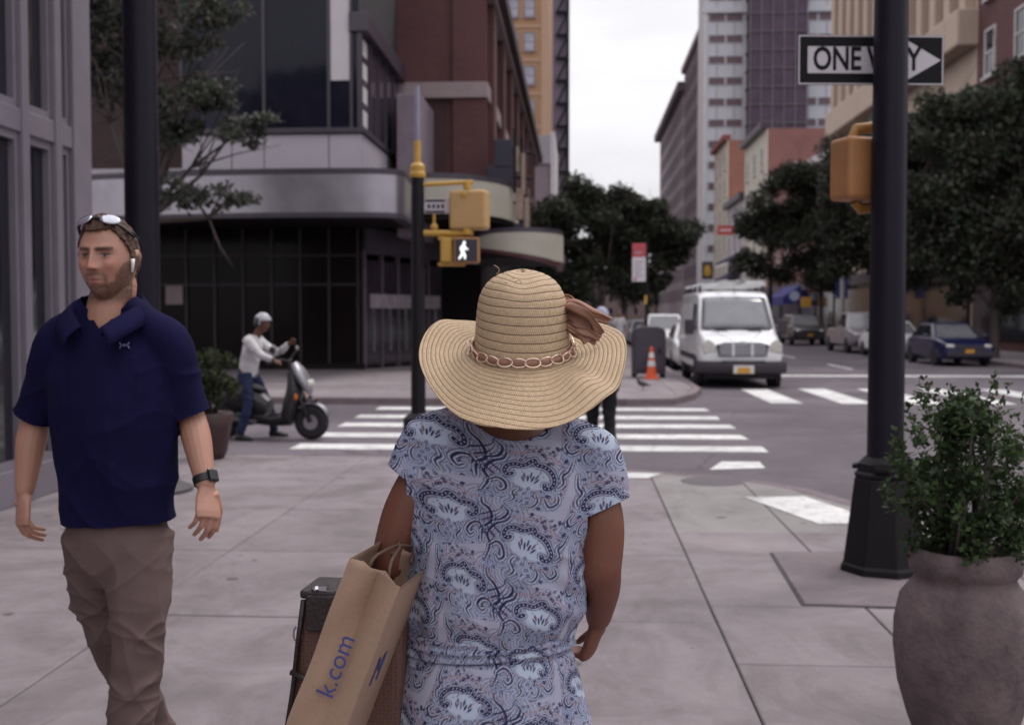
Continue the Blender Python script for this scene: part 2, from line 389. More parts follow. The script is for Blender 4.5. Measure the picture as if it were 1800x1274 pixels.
# square patch of older concrete round the lamp post, a hand's breadth proud of nothing: it sits 5 mm above the slabs
def patch(pts, z, mat, nm, h):
    q = [gst(x, y) for x, y in pts]
    if sum(q[i][0] * q[(i + 1) % 4][1] - q[(i + 1) % 4][0] * q[i][1] for i in range(4)) < 0: q = q[::-1]
    MB().prism(q, z - h, z).build(nm, mat, NEARW, bevel=0.002); return q
qq = patch([(1352, 972), (1409, 1064), (1665, 1072), (1640, 966)], 0.0042, JOINT, 'patch_joint', 0.02)
iq = inset(qq, 0.022); MB().prism(iq, -0.02, 0.0085).build('paving_slab', ground_mat('old_concrete', (0.2, 0.165, 0.178), 'concrete'), NEARW, bevel=0.004)
# far corner
far_px = [(560, 709), (900, 711), (1100, 713), (1185, 712), (1222, 702), (1232, 692)]
far_out = [gst(x, y, ROAD) for x, y in far_px]
far_out = [(-60, far_out[0][1] + 0.1)] + far_out + [(far_out[-1][0] + 0.05, 30), (far_out[-1][0] + 0.05, 170), (-60, 170)]
S_KL = far_out[-2][0]
colsF = [-60, -40, -24, -20, -16, -13, -11.5, -10, -8.5, -7, -5.5, -4, -2.5, -1, 0.5, 2, 3.2]
rowsF = lambda c: [20, 22.6, 24.1, 25.6, 27.1, 28.6, 30.1, 31.6, 33.1, 36, 40, 45, 50, 60, 80, 170] if c > -20 else [20, 30, 170]
pavement('far_sidewalk', far_out, colsF, rowsF, lambda s, t: CONC, kmat=STEELK)
# right side of the avenue
right_out = [(14.6, 30.5), (15.2, 29.6), (90, 29.4), (90, 400), (14.3, 400), (14.3, 31.2)]
pavement('opposite_sidewalk', right_out, [14, 17, 20, 24, 90], lambda c: [20, 31, 34, 37, 40, 44, 48, 54, 60, 70, 90, 400], lambda s, t: CONC)

# painted markings: each stripe a flat sheet a few mm above what it lies on
def sheet(name, pts, mat, parent=None, kind='structure'):
    mb = MB(); n = len(pts); mb.add(pts, [tuple(range(n))]); o = mb.build(name, mat, parent); return o
cw = bpy.data.objects.new('crosswalk_marking', None); COL.objects.link(cw); tag(cw, kind='structure')
Z1 = ROAD + 0.004
for yv in (720.5, 735, 750, 768.5, 789.5):
    tc_ = gst(1290, yv, ROAD)[1]; w_ = 0.3
    j = [random.uniform(-0.05, 0.05) for _ in range(4)]
    sheet('crosswalk_stripe', [S(-3.7 + j[0], tc_ - w_, Z1), S(2.38 + j[1], tc_ - w_, Z1), S(2.38 + j[2], tc_ + w_, Z1), S(-3.7 + j[3], tc_ + w_, Z1)], PAINT, cw)
sheet('crosswalk_stripe', [gnd(1247, 825, Z1), gnd(1345, 822, Z1), gnd(1335, 811, Z1), gnd(1268, 811, Z1)], PAINT, cw)
cw2 = bpy.data.objects.new('avenue_crosswalk_marking', None); COL.objects.link(cw2); tag(cw2, kind='structure')
for k in range(8):
    s_ = 3.78 + 1.36 * k
    sheet('crosswalk_stripe', [S(s_, 22.4, Z1), S(s_ + 0.62, 22.4, Z1), S(s_ + 0.62, 26.6 + 0.3 * (k > 0), Z1), S(s_, 26.6 + 0.3 * (k > 0), Z1)], PAINT, cw2)
sheet('stop_line', [S(3.1, 32.2, Z1), S(14.0, 32.2, Z1), S(14.0, 33.0, Z1), S(3.1, 33.0, Z1)], PAINT, cw2)
sheet('lane_line', [S(8.6, 36.5, Z1), S(8.76, 36.5, Z1), S(8.76, 40, Z1), S(8.6, 40, Z1)], PAINT, cw2)
sheet('lane_line', [S(8.6, 46, Z1), S(8.76, 46, Z1), S(8.76, 49.5, Z1), S(8.6, 49.5, Z1)], PAINT, cw2)
rm = bpy.data.objects.new('ramp_marking', None); COL.objects.link(rm); tag(rm, kind='structure')
sheet('painted_stripe', [gnd(1309, 873, .006), gnd(1440, 920.5, .006), gnd(1560, 919, .006), gnd(1414, 872, .006)], PAINT, rm)
sheet('painted_stripe', [gnd(1020, 839.5, .006), gnd(1138, 840, .006), gnd(1166, 831.5, .006), gnd(1020, 828, .006)], PAINT, rm)
sheet('painted_stripe', [gnd(1660, 935, Z1), gnd(1790, 940, Z1), gnd(1740, 912, Z1), gnd(1640, 900, Z1)], PAINT, rm)
# ================================================================== BUILDINGS
def bld(name, label, s0, t0, cat='building', group=None):
    return thing(name, label, cat, S(s0, t0, 0), -ANG, group)
def window_proto(w, h, fmat, pmat, fr=0.08, proud=0.06, mull=(0, 1), sill=None):
    """frame mesh and pane mesh of one window, facing -y, origin at its bottom centre on the wall"""
    f = MB(); x = w / 2
    f.box(-x, -x + fr, -proud, 0.02, 0, h); f.box(x - fr, x, -proud, 0.02, 0, h)
    f.box(-x + fr, x - fr, -proud, 0.02, 0, fr); f.box(-x + fr, x - fr, -proud, 0.02, h - fr, h)
    for k in range(mull[0]):
        c = -x + w * (k + 1) / (mull[0] + 1); f.box(c - fr / 3, c + fr / 3, -proud * 0.8, 0.02, fr, h - fr)
    for k in range(1, mull[1]):
        c = h * k / mull[1]; f.box(-x + fr, x - fr, -proud * 0.75, 0.02, c - fr / 3, c + fr / 3)
    if sill: f.box(-x - 0.1, x + 0.1, -proud - sill, 0.02, -0.14, -0.002)
    p = MB(); p.box(-x + fr * 0.5, x - fr * 0.5, -proud * 0.35, 0.01, fr * 0.5, h - fr * 0.5)
    fm, pm = f.mesh('window'), p.mesh('pane'); fm.materials.append(fmat); pm.materials.append(pmat)
    return fm, pm
def put_window(parent, pr, loc, rotz=0):
    o = bpy.data.objects.new('window', pr[0]); COL.objects.link(o); o.parent = parent; o.location = loc; o.rotation_euler = (0, 0, rotz)
    p = bpy.data.objects.new('pane', pr[1]); COL.objects.link(p); p.parent = o
    return o
EAST, WEST = PI / 2, -PI / 2     # facing +s, facing -s

# ---- near building on the left: grey metal shopfront, its corner about 11 m away
GREYM = M('lilac_grey_metal', (0.19, 0.165, 0.2), 0.5, 0.12, 2)
nb = bld('shopfront_building', 'lilac-grey metal framed building with tall narrow dark windows at the picture edge', -4.7, 10.8)
MB().box(-9, -0.12, -16, 0, 0, 12).build('wall', GREYM, nb)
for k in range(8):
    y = -0.36 - 0.62 * k
    m = MB(); m.box(-0.12, 0.02, y - 0.02 - 0.31 + 0.31, y + 0.36, 0, 12) if k == 0 else m.box(-0.12, 0.02, y + 0.24, y + 0.36, 0, 12)
    m.build('mullion', GREYM, nb, bevel=0.01)
    for (z0, z1) in ((0.3, 3.14), (3.34, 5.3), (5.5, 8.2), (8.4, 11.6)):
        f = MB(); a, b = y - 0.25, y - 0.03 if k == 0 else y + 0.23
        a = y - 0.25
        for (p, q, r, s_) in ((a, a + 0.05, z0, z1), (b - 0.05, b, z0, z1), (a + 0.05, b - 0.05, z0, z0 + 0.07), (a + 0.05, b - 0.05, z1 - 0.07, z1)):
            f.box(-0.12, -0.03, p, q, r, s_)
        o = f.build('window', GREYM, nb)
        MB().box(-0.119, -0.09, a + 0.04, b - 0.04, z0 + 0.05, z1 - 0.05).build('pane', GLASS, o)
for z0, z1 in ((3.14, 3.34), (5.3, 5.5), (8.2, 8.4), (11.6, 12.1), (0, 0.3)):
    MB().box(-0.12, 0.0, -5.2, -0.0, z0, z1).build('rail', GREYM, nb, bevel=0.01)

# ---- theatre corner building across the side street
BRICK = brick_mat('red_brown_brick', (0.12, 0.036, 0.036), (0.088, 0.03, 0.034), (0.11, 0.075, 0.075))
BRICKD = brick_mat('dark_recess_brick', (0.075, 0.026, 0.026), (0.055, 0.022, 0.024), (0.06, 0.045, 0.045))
LIME = M('limestone', (0.3, 0.235, 0.24), 0.8, 0.15, 2.5, bump=0.1)
PANEL = M('white_metal_panel', (0.42, 0.38, 0.43), 0.45, 0.06, 1.5)
STEEL = M('brushed_steel_fascia', (0.36, 0.335, 0.375), 0.34, 0.25, 0.7, metal=0.8)
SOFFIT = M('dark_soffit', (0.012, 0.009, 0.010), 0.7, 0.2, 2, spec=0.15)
DARKF = M('dark_window_frame', (0.05, 0.04, 0.055), 0.45, 0.2, 3)
th = bld('theatre_building', 'red brick corner theatre with glass bay, steel canopy and dark recessed entrance', -3.0, 36.5)
def w(s, t): return (s + 3.0, t - 36.5)
MB().box(-34, 0, 0.15, 42, 5.4, 12.3).build('wall', BRICK, th, )
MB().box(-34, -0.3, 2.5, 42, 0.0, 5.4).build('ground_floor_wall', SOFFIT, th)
for (a, b) in ((-4.1, -3.55), (-1.0, 0.1)): MB().box(a, b, 0.0, 0.15, 5.4, 12.2).build('pilaster', BRICK, th, bevel=0.02)
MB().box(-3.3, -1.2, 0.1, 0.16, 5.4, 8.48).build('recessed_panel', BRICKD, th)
MB().box(-4.2, 0.12, -0.1, 0.15, 8.5, 9.0).build('stone_band', LIME, th, bevel=0.02)
MB().box(-0.1, 0.14, 0.151, 41.5, 8.5, 9.0).build('stone_band', LIME, th, bevel=0.02)
MB().box(-0.1, 0.6, -0.2, 42.2, 12.0, 12.5).build('cornice', M('dark_cornice', (0.06, 0.035, 0.04), 0.7), th, bevel=0.04)
MB().box(-0.1, 0.35, -0.1, 42.1, 11.75, 12.0).build('cornice_bed', LIME, th, bevel=0.02)
for k in range(8):
    y = 1.2 + 5.0 * k
    MB().box(-0.05, 0.25, y, y + 1.1, 5.4, 11.7).build('pilaster', BRICK, th, bevel=0.02)
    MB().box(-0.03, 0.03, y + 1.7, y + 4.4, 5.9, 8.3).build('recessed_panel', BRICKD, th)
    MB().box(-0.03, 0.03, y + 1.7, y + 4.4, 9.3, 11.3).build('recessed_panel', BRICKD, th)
# projecting glass bay
x0, y0 = w(-10.5, 29.9); x1 = w(-5.7, 0)[0]
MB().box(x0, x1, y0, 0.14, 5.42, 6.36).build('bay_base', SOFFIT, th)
for k, (a, b) in enumerate(((x0, x0 + 1.35), (x0 + 1.35, w(-8.28, 0)[0]), (w(-8.28, 0)[0], w(-6.55, 0)[0]), (w(-6.55, 0)[0], x1 + 0.03))):
    MB().box(a + 0.012, b - 0.012, y0 - 0.04, y0 - 0.002, 5.44, 6.34).build('cladding_panel', PANEL, th, bevel=0.008)
for k in range(4):
    a = y0 + 6.6 * k / 4; b = y0 + 6.6 * (k + 1) / 4
    MB().box(x1 + 0.002, x1 + 0.04, a + 0.012, b - 0.012, 5.44, 6.34).build('cladding_panel', PANEL, th, bevel=0.008)
MB().box(x0 - 0.05, x1 + 0.12, y0 - 0.12, 0.1, 6.36, 6.5).build('sill', DARKF, th, bevel=0.015)
MB().box(x0 + 0.1, x1 - 0.1, y0 + 0.1, 0.13, 6.5, 14).build('bay_core', M('bay_interior', (0.03, 0.025, 0.03), 0.9), th)
GLASSB = M('bay_glass', (0.012, 0.012, 0.022), 0.06, 0.25, 0.4, spec=0.22)
GLASSL = M('bay_side_glass', (0.05, 0.038, 0.055), 0.05, 0.25, 0.4, spec=0.6)
fx = [x0, w(-8.28, 0)[0], w(-6.55, 0)[0], w(-5.95, 0)[0], x1]
for k in range(4):
    MB().box(fx[k] + 0.03, fx[k + 1] - 0.03, y0 + 0.02, y0 + 0.06, 6.5, 13.6).build('glass_pane', GLASSB, th)
for xx in fx: MB().box(xx - 0.04, xx + 0.04, y0 - 0.04, y0 + 0.09, 6.5, 13.8).build('mullion', DARKF, th, bevel=0.008)
BLIND_REFL = M('pale_blind_reflection', (0.52, 0.48, 0.5), 0.8, 0.06, 3)  # pale colour painted in for reflections on the bay glass
MB().box(fx[2] + 0.05, fx[3] - 0.02, y0 - 0.005, y0 + 0.018, 7.75, 10.4).build('blind_reflection', BLIND_REFL, th)
sy = [y0 + 6.6 * k / 5 for k in range(6)]
for r in range(4): MB().box(x1 - 0.019, x1 - 0.005, y0 + 0.12, y0 + 0.95, 6.62 + 0.62 * r, 6.62 + 0.62 * r + 0.42).build('blind_reflection', BLIND_REFL, th)  # stacked pale panels imitate windows reflected in the side glass
for k in range(5):
    MB().box(x1 - 0.06, x1 - 0.02, sy[k] + 0.03, sy[k + 1] - 0.03, 6.5, 9.0).build('glass_pane', GLASSL, th)
for yy in sy: MB().box(x1 - 0.09, x1 + 0.04, yy - 0.035, yy + 0.035, 6.5, 9.0).build('mullion', DARKF, th, bevel=0.008)
MB().box(x1 - 0.3, x1 + 0.2, y0 - 0.1, 0.0, 9.0, 9.5).build('bay_roof_edge', DARKF, th, bevel=0.02)
# brick wing on the left
BRW = brick_mat('brown_brick', (0.06, 0.03, 0.03), (0.045, 0.025, 0.026), (0.05, 0.036, 0.036))
MB().box(-40, x0 - 0.01, -3.6, 0.14, 5.4, 13).build('side_wing_wall', BRW, th)
MB().box(-40, x0 - 0.1, -3.75, -3.6, 5.5, 5.85).build('stone_band', PANEL, th, bevel=0.02)
# steel canopy over the entrance
def strip(mb, pts, z0, z1, th_=0.08):
    """upright band following plan points (x, y); z0, z1 numbers or lists"""
    n = len(pts); vs = []
    zz0 = z0 if hasattr(z0, '__len__') else [z0] * n; zz1 = z1 if hasattr(z1, '__len__') else [z1] * n
    for i, (x, y) in enumerate(pts):
        a = Vector(pts[max(i - 1, 0)]); b = Vector(pts[min(i + 1, n - 1)]); d = (b - a).normalized(); nn = Vector((-d.y, d.x)) * th_
        vs += [(x, y, zz0[i]), (x, y, zz1[i]), (x + nn.x, y + nn.y, zz1[i]), (x + nn.x, y + nn.y, zz0[i])]
    fs = []
    for i in range(n - 1):
        for k in range(4): fs.append((i * 4 + k, i * 4 + (k + 1) % 4, (i + 1) * 4 + (k + 1) % 4, (i + 1) * 4 + k))
    fs += [(0, 1, 2, 3), ((n - 1) * 4 + 3, (n - 1) * 4 + 2, (n - 1) * 4 + 1, (n - 1) * 4)]
    return mb.add(vs, fs)
def smooth_pts(P, m=6):
    out = []
    for i in range(len(P) - 1):
        p0, p1, p2, p3 = [Vector(P[min(max(i + d, 0), len(P) - 1)]) for d in (-1, 0, 1, 2)]
        for k in range(m):
            u = k / m; q = 0.5 * ((2 * p1) + (p2 - p0) * u + (2 * p0 - 5 * p1 + 4 * p2 - p3) * u * u + (3 * p1 - p0 - 3 * p2 + p3) * u ** 3); out.append(tuple(q))
    out.append(tuple(P[-1])); return out
cp = smooth_pts([w(-16, 29.8), w(-13, 28.9), w(-10.5, 28.25), w(-8, 27.9), w(-5.8, 27.85), w(-4.75, 28.0), w(-4.38, 28.5), w(-4.4, 29.6), w(-4.5, 32.5)], 6)
strip(MB(), cp, 4.12, 5.05).build('canopy_fascia', STEEL, th, smooth=True)
strip(MB(), cp, 5.052, 5.2, 0.3).build('canopy_rim', DARKF, th, smooth=True)
strip(MB(), cp, 4.0, 4.118, 0.3).build('canopy_lower_rim', DARKF, th, smooth=True)
inn = [(x, y + 0.12) for x, y in cp if x < w(-4.45, 0)[0]]
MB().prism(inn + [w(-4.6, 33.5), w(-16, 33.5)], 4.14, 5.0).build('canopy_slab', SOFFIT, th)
MB().box(*[w(-5.35, 0)[0], w(-4.62, 0)[0]], w(0, 33.6)[1], w(0, 36.6)[1], 3.9, 8.1).build('pier', M('lilac_stone', (0.23, 0.18, 0.22), 0.7), th, bevel=0.03)
# curved canopy round the corner and the rounded marquee
CREAM = M('cream_fascia', (0.40, 0.37, 0.31), 0.6, 0.12, 1.5)
c2 = smooth_pts([w(-4.9, 33.0), w(-4.0, 33.1), w(-3.1, 33.6), w(-2.4, 34.6), w(-2.05, 36.2), w(-2.0, 38.5), w(-2.4, 42)], 6)
strip(MB(), c2, 4.55, 5.55).build('corner_fascia', CREAM, th, smooth=True)
strip(MB(), c2, 5.552, 5.72, 0.3).build('corner_fascia_rim', DARKF, th, smooth=True)
MB().prism([(x - 0.03, y + 0.1) for x, y in c2] + [w(-4.9, 42)], 4.4, 5.5).build('corner_canopy_slab', SOFFIT, th)
c3 = smooth_pts([w(-3.35, 35.4), w(-3.0, 34.2), w(-2.3, 33.4), w(-1.5, 33.2), w(-0.8, 33.7), w(-0.5, 34.6), w(-0.45, 36), w(-0.5, 39)], 6)
nz = len(c3); zt = [3.78 + 0.22 * math.sin(min(1, i / 14) * PI / 2) for i in range(nz)]; zb = [3.74 - 0.55 * min(1, i / 26) for i in range(nz)]
strip(MB(), c3, zb, zt).build('marquee_fascia', CREAM, th, smooth=True)
strip(MB(), [(x, y + 0.02) for x, y in c3], [z - 0.12 for z in zb], [z - 0.003 for z in zb], 0.2).build('marquee_rim', M('maroon_trim', (0.07, 0.02, 0.025), 0.5), th, smooth=True)
strip(MB(), [(x, y + 0.02) for x, y in c3], [z + 0.003 for z in zt], [z + 0.14 for z in zt], 0.2).build('marquee_top_rim', DARKF, th, smooth=True)
MB().prism([(x - 0.05, y + 0.1) for x, y in c3] + [w(-3.4, 39)], 3.25, 3.6).build('marquee_slab', SOFFIT, th)
# dark recessed entrance: glazed screen with mullions, ticket windows, doors
BLK = M('black_glazing', (0.009, 0.006, 0.007), 0.14, 0.4, 0.5, spec=0.11)
MB().box(*[w(-40, 0)[0], w(-6.3, 0)[0]], w(0, 33.0)[1], w(0, 33.2)[1], 0.0, 4.15).build('entrance_screen', BLK, th)
ENTF = M('entrance_frame', (0.022, 0.017, 0.02), 0.5)
for zz_ in (2.45, 3.3): MB().box(w(-13.4, 0)[0], w(-6.3, 0)[0], w(0, 32.94)[1], w(0, 32.99)[1], zz_, zz_ + 0.06).build('transom_bar', ENTF, th)
for k in range(9):
    xx = w(-13.2 + 0.85 * k, 0)[0]
    MB().box(xx - 0.035, xx + 0.035, w(0, 32.93)[1], w(0, 33.0)[1], 0.02, 4.1).build('mullion', ENTF, th)
MB().box(w(-12.1, 0)[0], w(-11.6, 0)[0], w(0, 32.9)[1], w(0, 32.99)[1], 1.9, 2.45).build('notice_panel', LIME, th)
MB().box(w(-40, 0)[0], w(-6.2, 0)[0], w(0, 32.85)[1], w(0, 33.0)[1], 0.0, 0.18).build('plinth', SOFFIT, th, bevel=0.02)
d0, d1 = Vector(w(-6.25, 33.1)), Vector(w(-4.5, 37.6)); dv = (d1 - d0); dn = dv.normalized(); per = Vector((dn.y, -dn.x))
DOORM = M('door_frame_grey', (0.13, 0.105, 0.13), 0.4, 0.15, 3)
Rm = Matrix(((dn.x, per.x, 0), (dn.y, per.y, 0), (0, 0, 1)))
for k in range(5):
    c = d0 + dv * ((k + 0.5) / 5)
    pn = MB().obox((c.x, c.y, 1.65), (dv.length / 5 - 0.06, 0.05, 3.1), Rm).build('door', M('door_glass', (0.035, 0.028, 0.038), 0.12, 0.3, 1.0), th)
    e = d0 + dv * (k / 5)
    MB().obox((e.x, e.y, 1.75), (0.07, 0.12, 3.5), Rm).build('door_post', DOORM, th)
    MB().obox((c.x + per.x * 0.045, c.y + per.y * 0.045, 1.15), (0.05, 0.035, 1.3), Rm).build('handle', CHROME, pn)
c = d0 + dv * 0.5
MB().obox((c.x, c.y, 3.75), (dv.length, 0.2, 0.75), Rm).build('transom', DARKF, th)
MB().obox((c.x + per.x * 0.06, c.y + per.y * 0.06, 2.0), (dv.length * 0.9, 0.04, 0.42), Rm).build('poster_rail', M('pale_poster', (0.26, 0.22, 0.25), 0.7, 0.4, 5), th)
# dark lightbox sign and ragged banner on the avenue corner
bs = bld('blade_sign', 'dark navy stepped lightbox sign standing on the curved canopy', -2.35, 35.6, 'sign')
NAVY = M('navy_sign', (0.016, 0.014, 0.03), 0.4)
MB().box(-0.25, 0.3, 0, 0.3, 6.2, 7.05).build('sign_box', NAVY, bs, bevel=0.02)
MB().box(-0.5, 0.3, 0.02, 0.28, 5.7, 6.2).build('sign_box_lower', NAVY, bs, bevel=0.02)
MB().box(0.32, 0.42, 0.1, 0.2, 5.4, 7.4).build('sign_post', BLACKMETAL, bs)
bn = bld('theatre_fixture', 'cluster of dark brackets and beige boards fixed to the theatre corner above the marquee', -1.95, 36.2, 'sign bracket')
BEIGE = M('beige_board', (0.33, 0.25, 0.2), 0.8, 0.3, 4)
for (x_, z0, z1, wd_) in ((0.0, 6.1, 6.9, 0.10), (0.22, 5.4, 6.7, 0.07), (0.1, 4.6, 5.6, 0.12), (0.34, 4.3, 5.3, 0.08)): MB().box(x_ - wd_, x_ + wd_, 0, 0.08, z0, z1).build('board', BEIGE, bn, bevel=0.02)
for z in (4.5, 5.2, 6.0, 6.8): MB().tube([(-0.7, 0.12, z), (0.5, 0.12, z - 0.08)], 0.045, 8).build('bracket', BLACKMETAL, bn)
MB().tube([(0.16, 0.14, 4.0), (0.16, 0.14, 7.2)], 0.06, 8).build('post', BLACKMETAL, bn)
MB().box(-0.12, 0.3, 0.05, 0.3, 4.0, 4.5).build('lamp_box', NAVY, bn, bevel=0.03)

# ---- left side further down the avenue
TAN = M('tan_brick', (0.36, 0.21, 0.12), 0.85, 0.12, 0.3)
tb = bld('tan_tower', 'tall tan brick building with paired windows behind the theatre', -12.0, 150)
MB().box(0, 8.0, 0, 30, 0, 72).build('wall', TAN, tb)
MB().box(7.2, 8.15, -0.2, 0.0, 0, 72).build('quoin_pier', M('tan_trim', (0.42, 0.28, 0.19), 0.85), tb)
PALEG = M('pale_reflecting_glass', (0.34, 0.34, 0.4), 0.15, 0.5, 0.8)
GREYF = M('grey_window_frame', (0.22, 0.18, 0.2), 0.7)
wp = window_proto(1.5, 2.5, GREYF, PALEG, 0.16, 0.12, (0, 2), 0.15)
for r in range(11):
    for cx_ in (1.4, 3.55, 5.65):
        put_window(tb, wp, (cx_, 0, 18.5 + 4.35 * r))
for r in range(11): MB().box(0, 7.19, -0.12, 0, 17.2 + 4.35 * r, 17.5 + 4.35 * r).build('string_course', M('tan_trim'), tb)
gb = bld('grey_penthouse_building', 'small grey building with pale cornice in front of the tan tower', -5.6, 105)
MB().box(-8, 3.0, 0, 16, 0, 15.4).build('wall', M('mauve_render', (0.22, 0.17, 0.2), 0.8), gb)
MB().box(-8, 3.1, -0.2, 16, 15.4, 18.0).build('upper_wall', M('pale_grey_render', (0.3, 0.28, 0.32), 0.8), gb)
MB().box(3.1, 3.5, -0.3, 16, 10, 18.3).build('pale_pier', M('pale_stone', (0.5, 0.47, 0.48), 0.8), gb)
db = bld('dark_fire_escape_building', 'narrow dark building with fire escapes at the edge of the sky', -8.5, 215)
MB().box(0, 6.35, 0, 25, 0, 90).build('wall', M('grey_mauve_wall', (0.16, 0.13, 0.17), 0.85, 0.2, 0.3), db)
for k in range(14):
    z = 24 + 4.2 * k
    MB().box(4.3, 6.9, -1.2, -0.1, z, z + 0.25).build('fire_escape_landing', BLACKMETAL, db)
    MB().tube([(4.5, -0.8, z), (6.6, -0.8, z + 4.2)], 0.18, 6).build('fire_escape_stair', BLACKMETAL, db)
MB().box(6.36, 6.9, -1.3, -0.9, 10, 88).build('downpipe', BLACKMETAL, db)

# ---- right side of the avenue, far to near
STONE = M('grey_stone', (0.25, 0.2, 0.215), 0.85, 0.12, 0.15)
STONED = M('dark_mauve_stone', (0.13, 0.098, 0.12), 0.85, 0.12, 0.15)
SX = 19.0
sb = bld('stone_block_building', 'long grey stone block with heavy projecting cornice along the avenue', SX, 207)
MB().box(0, 30, 0, 60, 0, 41.5).build('wall', STONE, sb)
MB().box(-1.3, 31, -0.5, 61, 41.5, 43.2).build('cornice', M('grey_cornice', (0.12, 0.095, 0.105), 0.85), sb, bevel=0.2)
wp = window_proto(1.5, 2.4, STONED, GLASS, 0.15, 0.1)
for r in range(10):
    for k in range(11): put_window(sb, wp, (0, 3.0 + 5.2 * k, 4 + 3.7 * r), WEST)
mb_ = bld('mauve_block_building', 'tall dark mauve block in front of the grey stone block', SX, 178)
MB().box(0, 12, 0, 29, 0, 44.5).build('wall', STONED, mb_)
MB().box(-0.6, 12, -0.3, 29, 44.5, 45.6).build('parapet', STONE, mb_, bevel=0.1)
wp = window_proto(1.6, 2.2, STONED, GLASS, 0.15, 0.1)
for r in range(11):
    for k in range(6): put_window(mb_, wp, (0, 2.6 + 4.6 * k, 4 + 3.6 * r), WEST)
WHITEB = M('white_panel_wall', (0.52, 0.53, 0.58), 0.6, 0.06, 0.3)
BROWNW = M('brown_strip_glass', (0.13, 0.085, 0.10), 0.5, 0.2, 0.6)
wb = bld('white_banded_office', 'white office block with rows of brown strip windows', 18.4, 170)
MB().box(0, 21.5, 0, 7.9, 0, 56).build('wall', WHITEB, wb)
MB().box(0.0, 0.35, -0.4, 0, 0, 46).build('corner_post', M('pale_post', (0.6, 0.6, 0.62), 0.6), wb)
MB().box(-0.3, 21.8, -0.5, 0, 45.6, 46.4).build('roof_edge', WHITEB, wb)
wp = window_proto(2.35, 1.15, WHITEB, BROWNW, 0.05, 0.12)
ml = MB().box(-0.06, 0.06, -0.1, 0, 0, 2.0).mesh('panel_joint'); ml.materials.append(M('panel_joint_grey', (0.3, 0.3, 0.33), 0.7))
for r in range(16):
    z = 4.6 + 3.06 * r
    for cx_ in (1.9, 4.45, 15.2, 17.8, 20.3):
        put_window(wb, wp, (cx_, 0, z))
        o = bpy.data.objects.new('panel_joint', ml); COL.objects.link(o); o.parent = wb; o.location = (cx_, 0, z + 1.06)
# netted scaffold on the office block
NET = M('purple_debris_netting', (0.085, 0.06, 0.09), 0.9, 0.35, 0.5)
sf = bld('scaffold_tower', 'tall scaffold wrapped in dark purple debris netting on the white office', 24.6, 166.5, 'scaffold')
for r in range(12):
    MB().box(0, 8.1, 0.15, 3.2, 26.5 + 2.6 * r + 0.12, 26.5 + 2.6 * (r + 1) - 0.12).build('netting', NET, sf)
    MB().box(-0.2, 8.3, 0, 3.3, 26.5 + 2.6 * r - 0.1, 26.5 + 2.6 * r + 0.1).build('deck', M('scaffold_deck', (0.12, 0.1, 0.12), 0.8), sf)
for k in range(6): MB().tube([(1.62 * k, 0, 0.0), (1.62 * k, 0, 58)], 0.07, 6).build('standard', M('scaffold_tube', (0.2, 0.19, 0.22), 0.5), sf)
# terrace fronts
def terrace(name, label, t0, t1, h, wall, nwin, sz, zs, fm, band=None, depth=18, cornice=None, front=None, s0=SX):
    b = bld(name, label, s0, t0)
    MB().box(0, depth, 0, t1 - t0 - 0.01, 0, h).build('wall', wall, b)
    if front: MB().box(-0.12, 0, 0, t1 - t0 - 0.01, 0, h - 0.01).build('front_wall', front, b)
    MB().box(-0.75, 0.3, -0.05, t1 - t0 - 0.05, h, h + 0.7).build('cornice', cornice or fm, b, bevel=0.06)
    wp_ = window_proto(sz[0], sz[1], fm, GLASS, 0.12, 0.1, (0, 2), 0.12)
    xo = -0.12 if front else 0
    for z in zs:
        for k in range(nwin): put_window(b, wp_, (xo, (t1 - t0) * (k + 0.5) / nwin, z), WEST)
    MB().box(-0.5, 0.2, 0.1, t1 - t0 - 0.1, 3.6, 4.3).build('shop_fascia', M('shop_fascia_dark', (0.07, 0.05, 0.07), 0.5), b)
    for k in range(2):
        L_ = (t1 - t0) / 2; MB().box(-0.16, -0.001 if not front else -0.121, L_ * k + 0.4, L_ * (k + 1) - 0.4, 0.5, 3.3).build('shop_window', GLASS, b)
    return b
CREAMW = M('cream_painted_front', (0.5, 0.47, 0.4), 0.7, 0.1, 0.5)
ORB = M('orange_brick', (0.26, 0.115, 0.08), 0.85, 0.2, 0.5)
PALE = M('pale_grey_front', (0.44, 0.43, 0.46), 0.75, 0.1, 0.5)
PINKB = M('pink_brick', (0.24, 0.12, 0.11), 0.85, 0.2, 0.5)
WF = M('white_window_frame', (0.5, 0.47, 0.47), 0.6)
terrace('cream_terrace_house', 'cream fronted house with red cornice and orange brick side wall', 146, 160, 23.6, ORB, 3, (1.3, 2.2), (6, 9.6, 13.2, 16.8, 20.2), WF, front=CREAMW, cornice=M('red_cornice', (0.2, 0.05, 0.05), 0.7), depth=6.5)
terrace('pale_terrace_house', 'pale grey narrow house with dark bracketed cornice', 131, 146, 14.8, PALE, 3, (1.3, 2.2), (5.5, 9, 12), WF, front=PALE, cornice=DARKF, depth=10)
terrace('rust_terrace_house', 'rust brick house with dark cornice beside the pale house', 116, 131, 20.2, PINKB, 3, (1.3, 2.2), (5.6, 9.2, 12.8, 16.4), WF, front=CREAMW, cornice=DARKF, depth=12)
terrace('pink_brick_house', 'pink brick walk-up half hidden by the street tree', 98, 116, 13.8, PINKB, 4, (1.3, 2.1), (5.6, 9.4), WF, depth=14)
terrace('brick_corner_shop', 'low red brick shop building behind the big street tree', 85, 98, 13.2, ORB, 3, (1.3, 2.1), (5.4, 9.0), WF, depth=14)
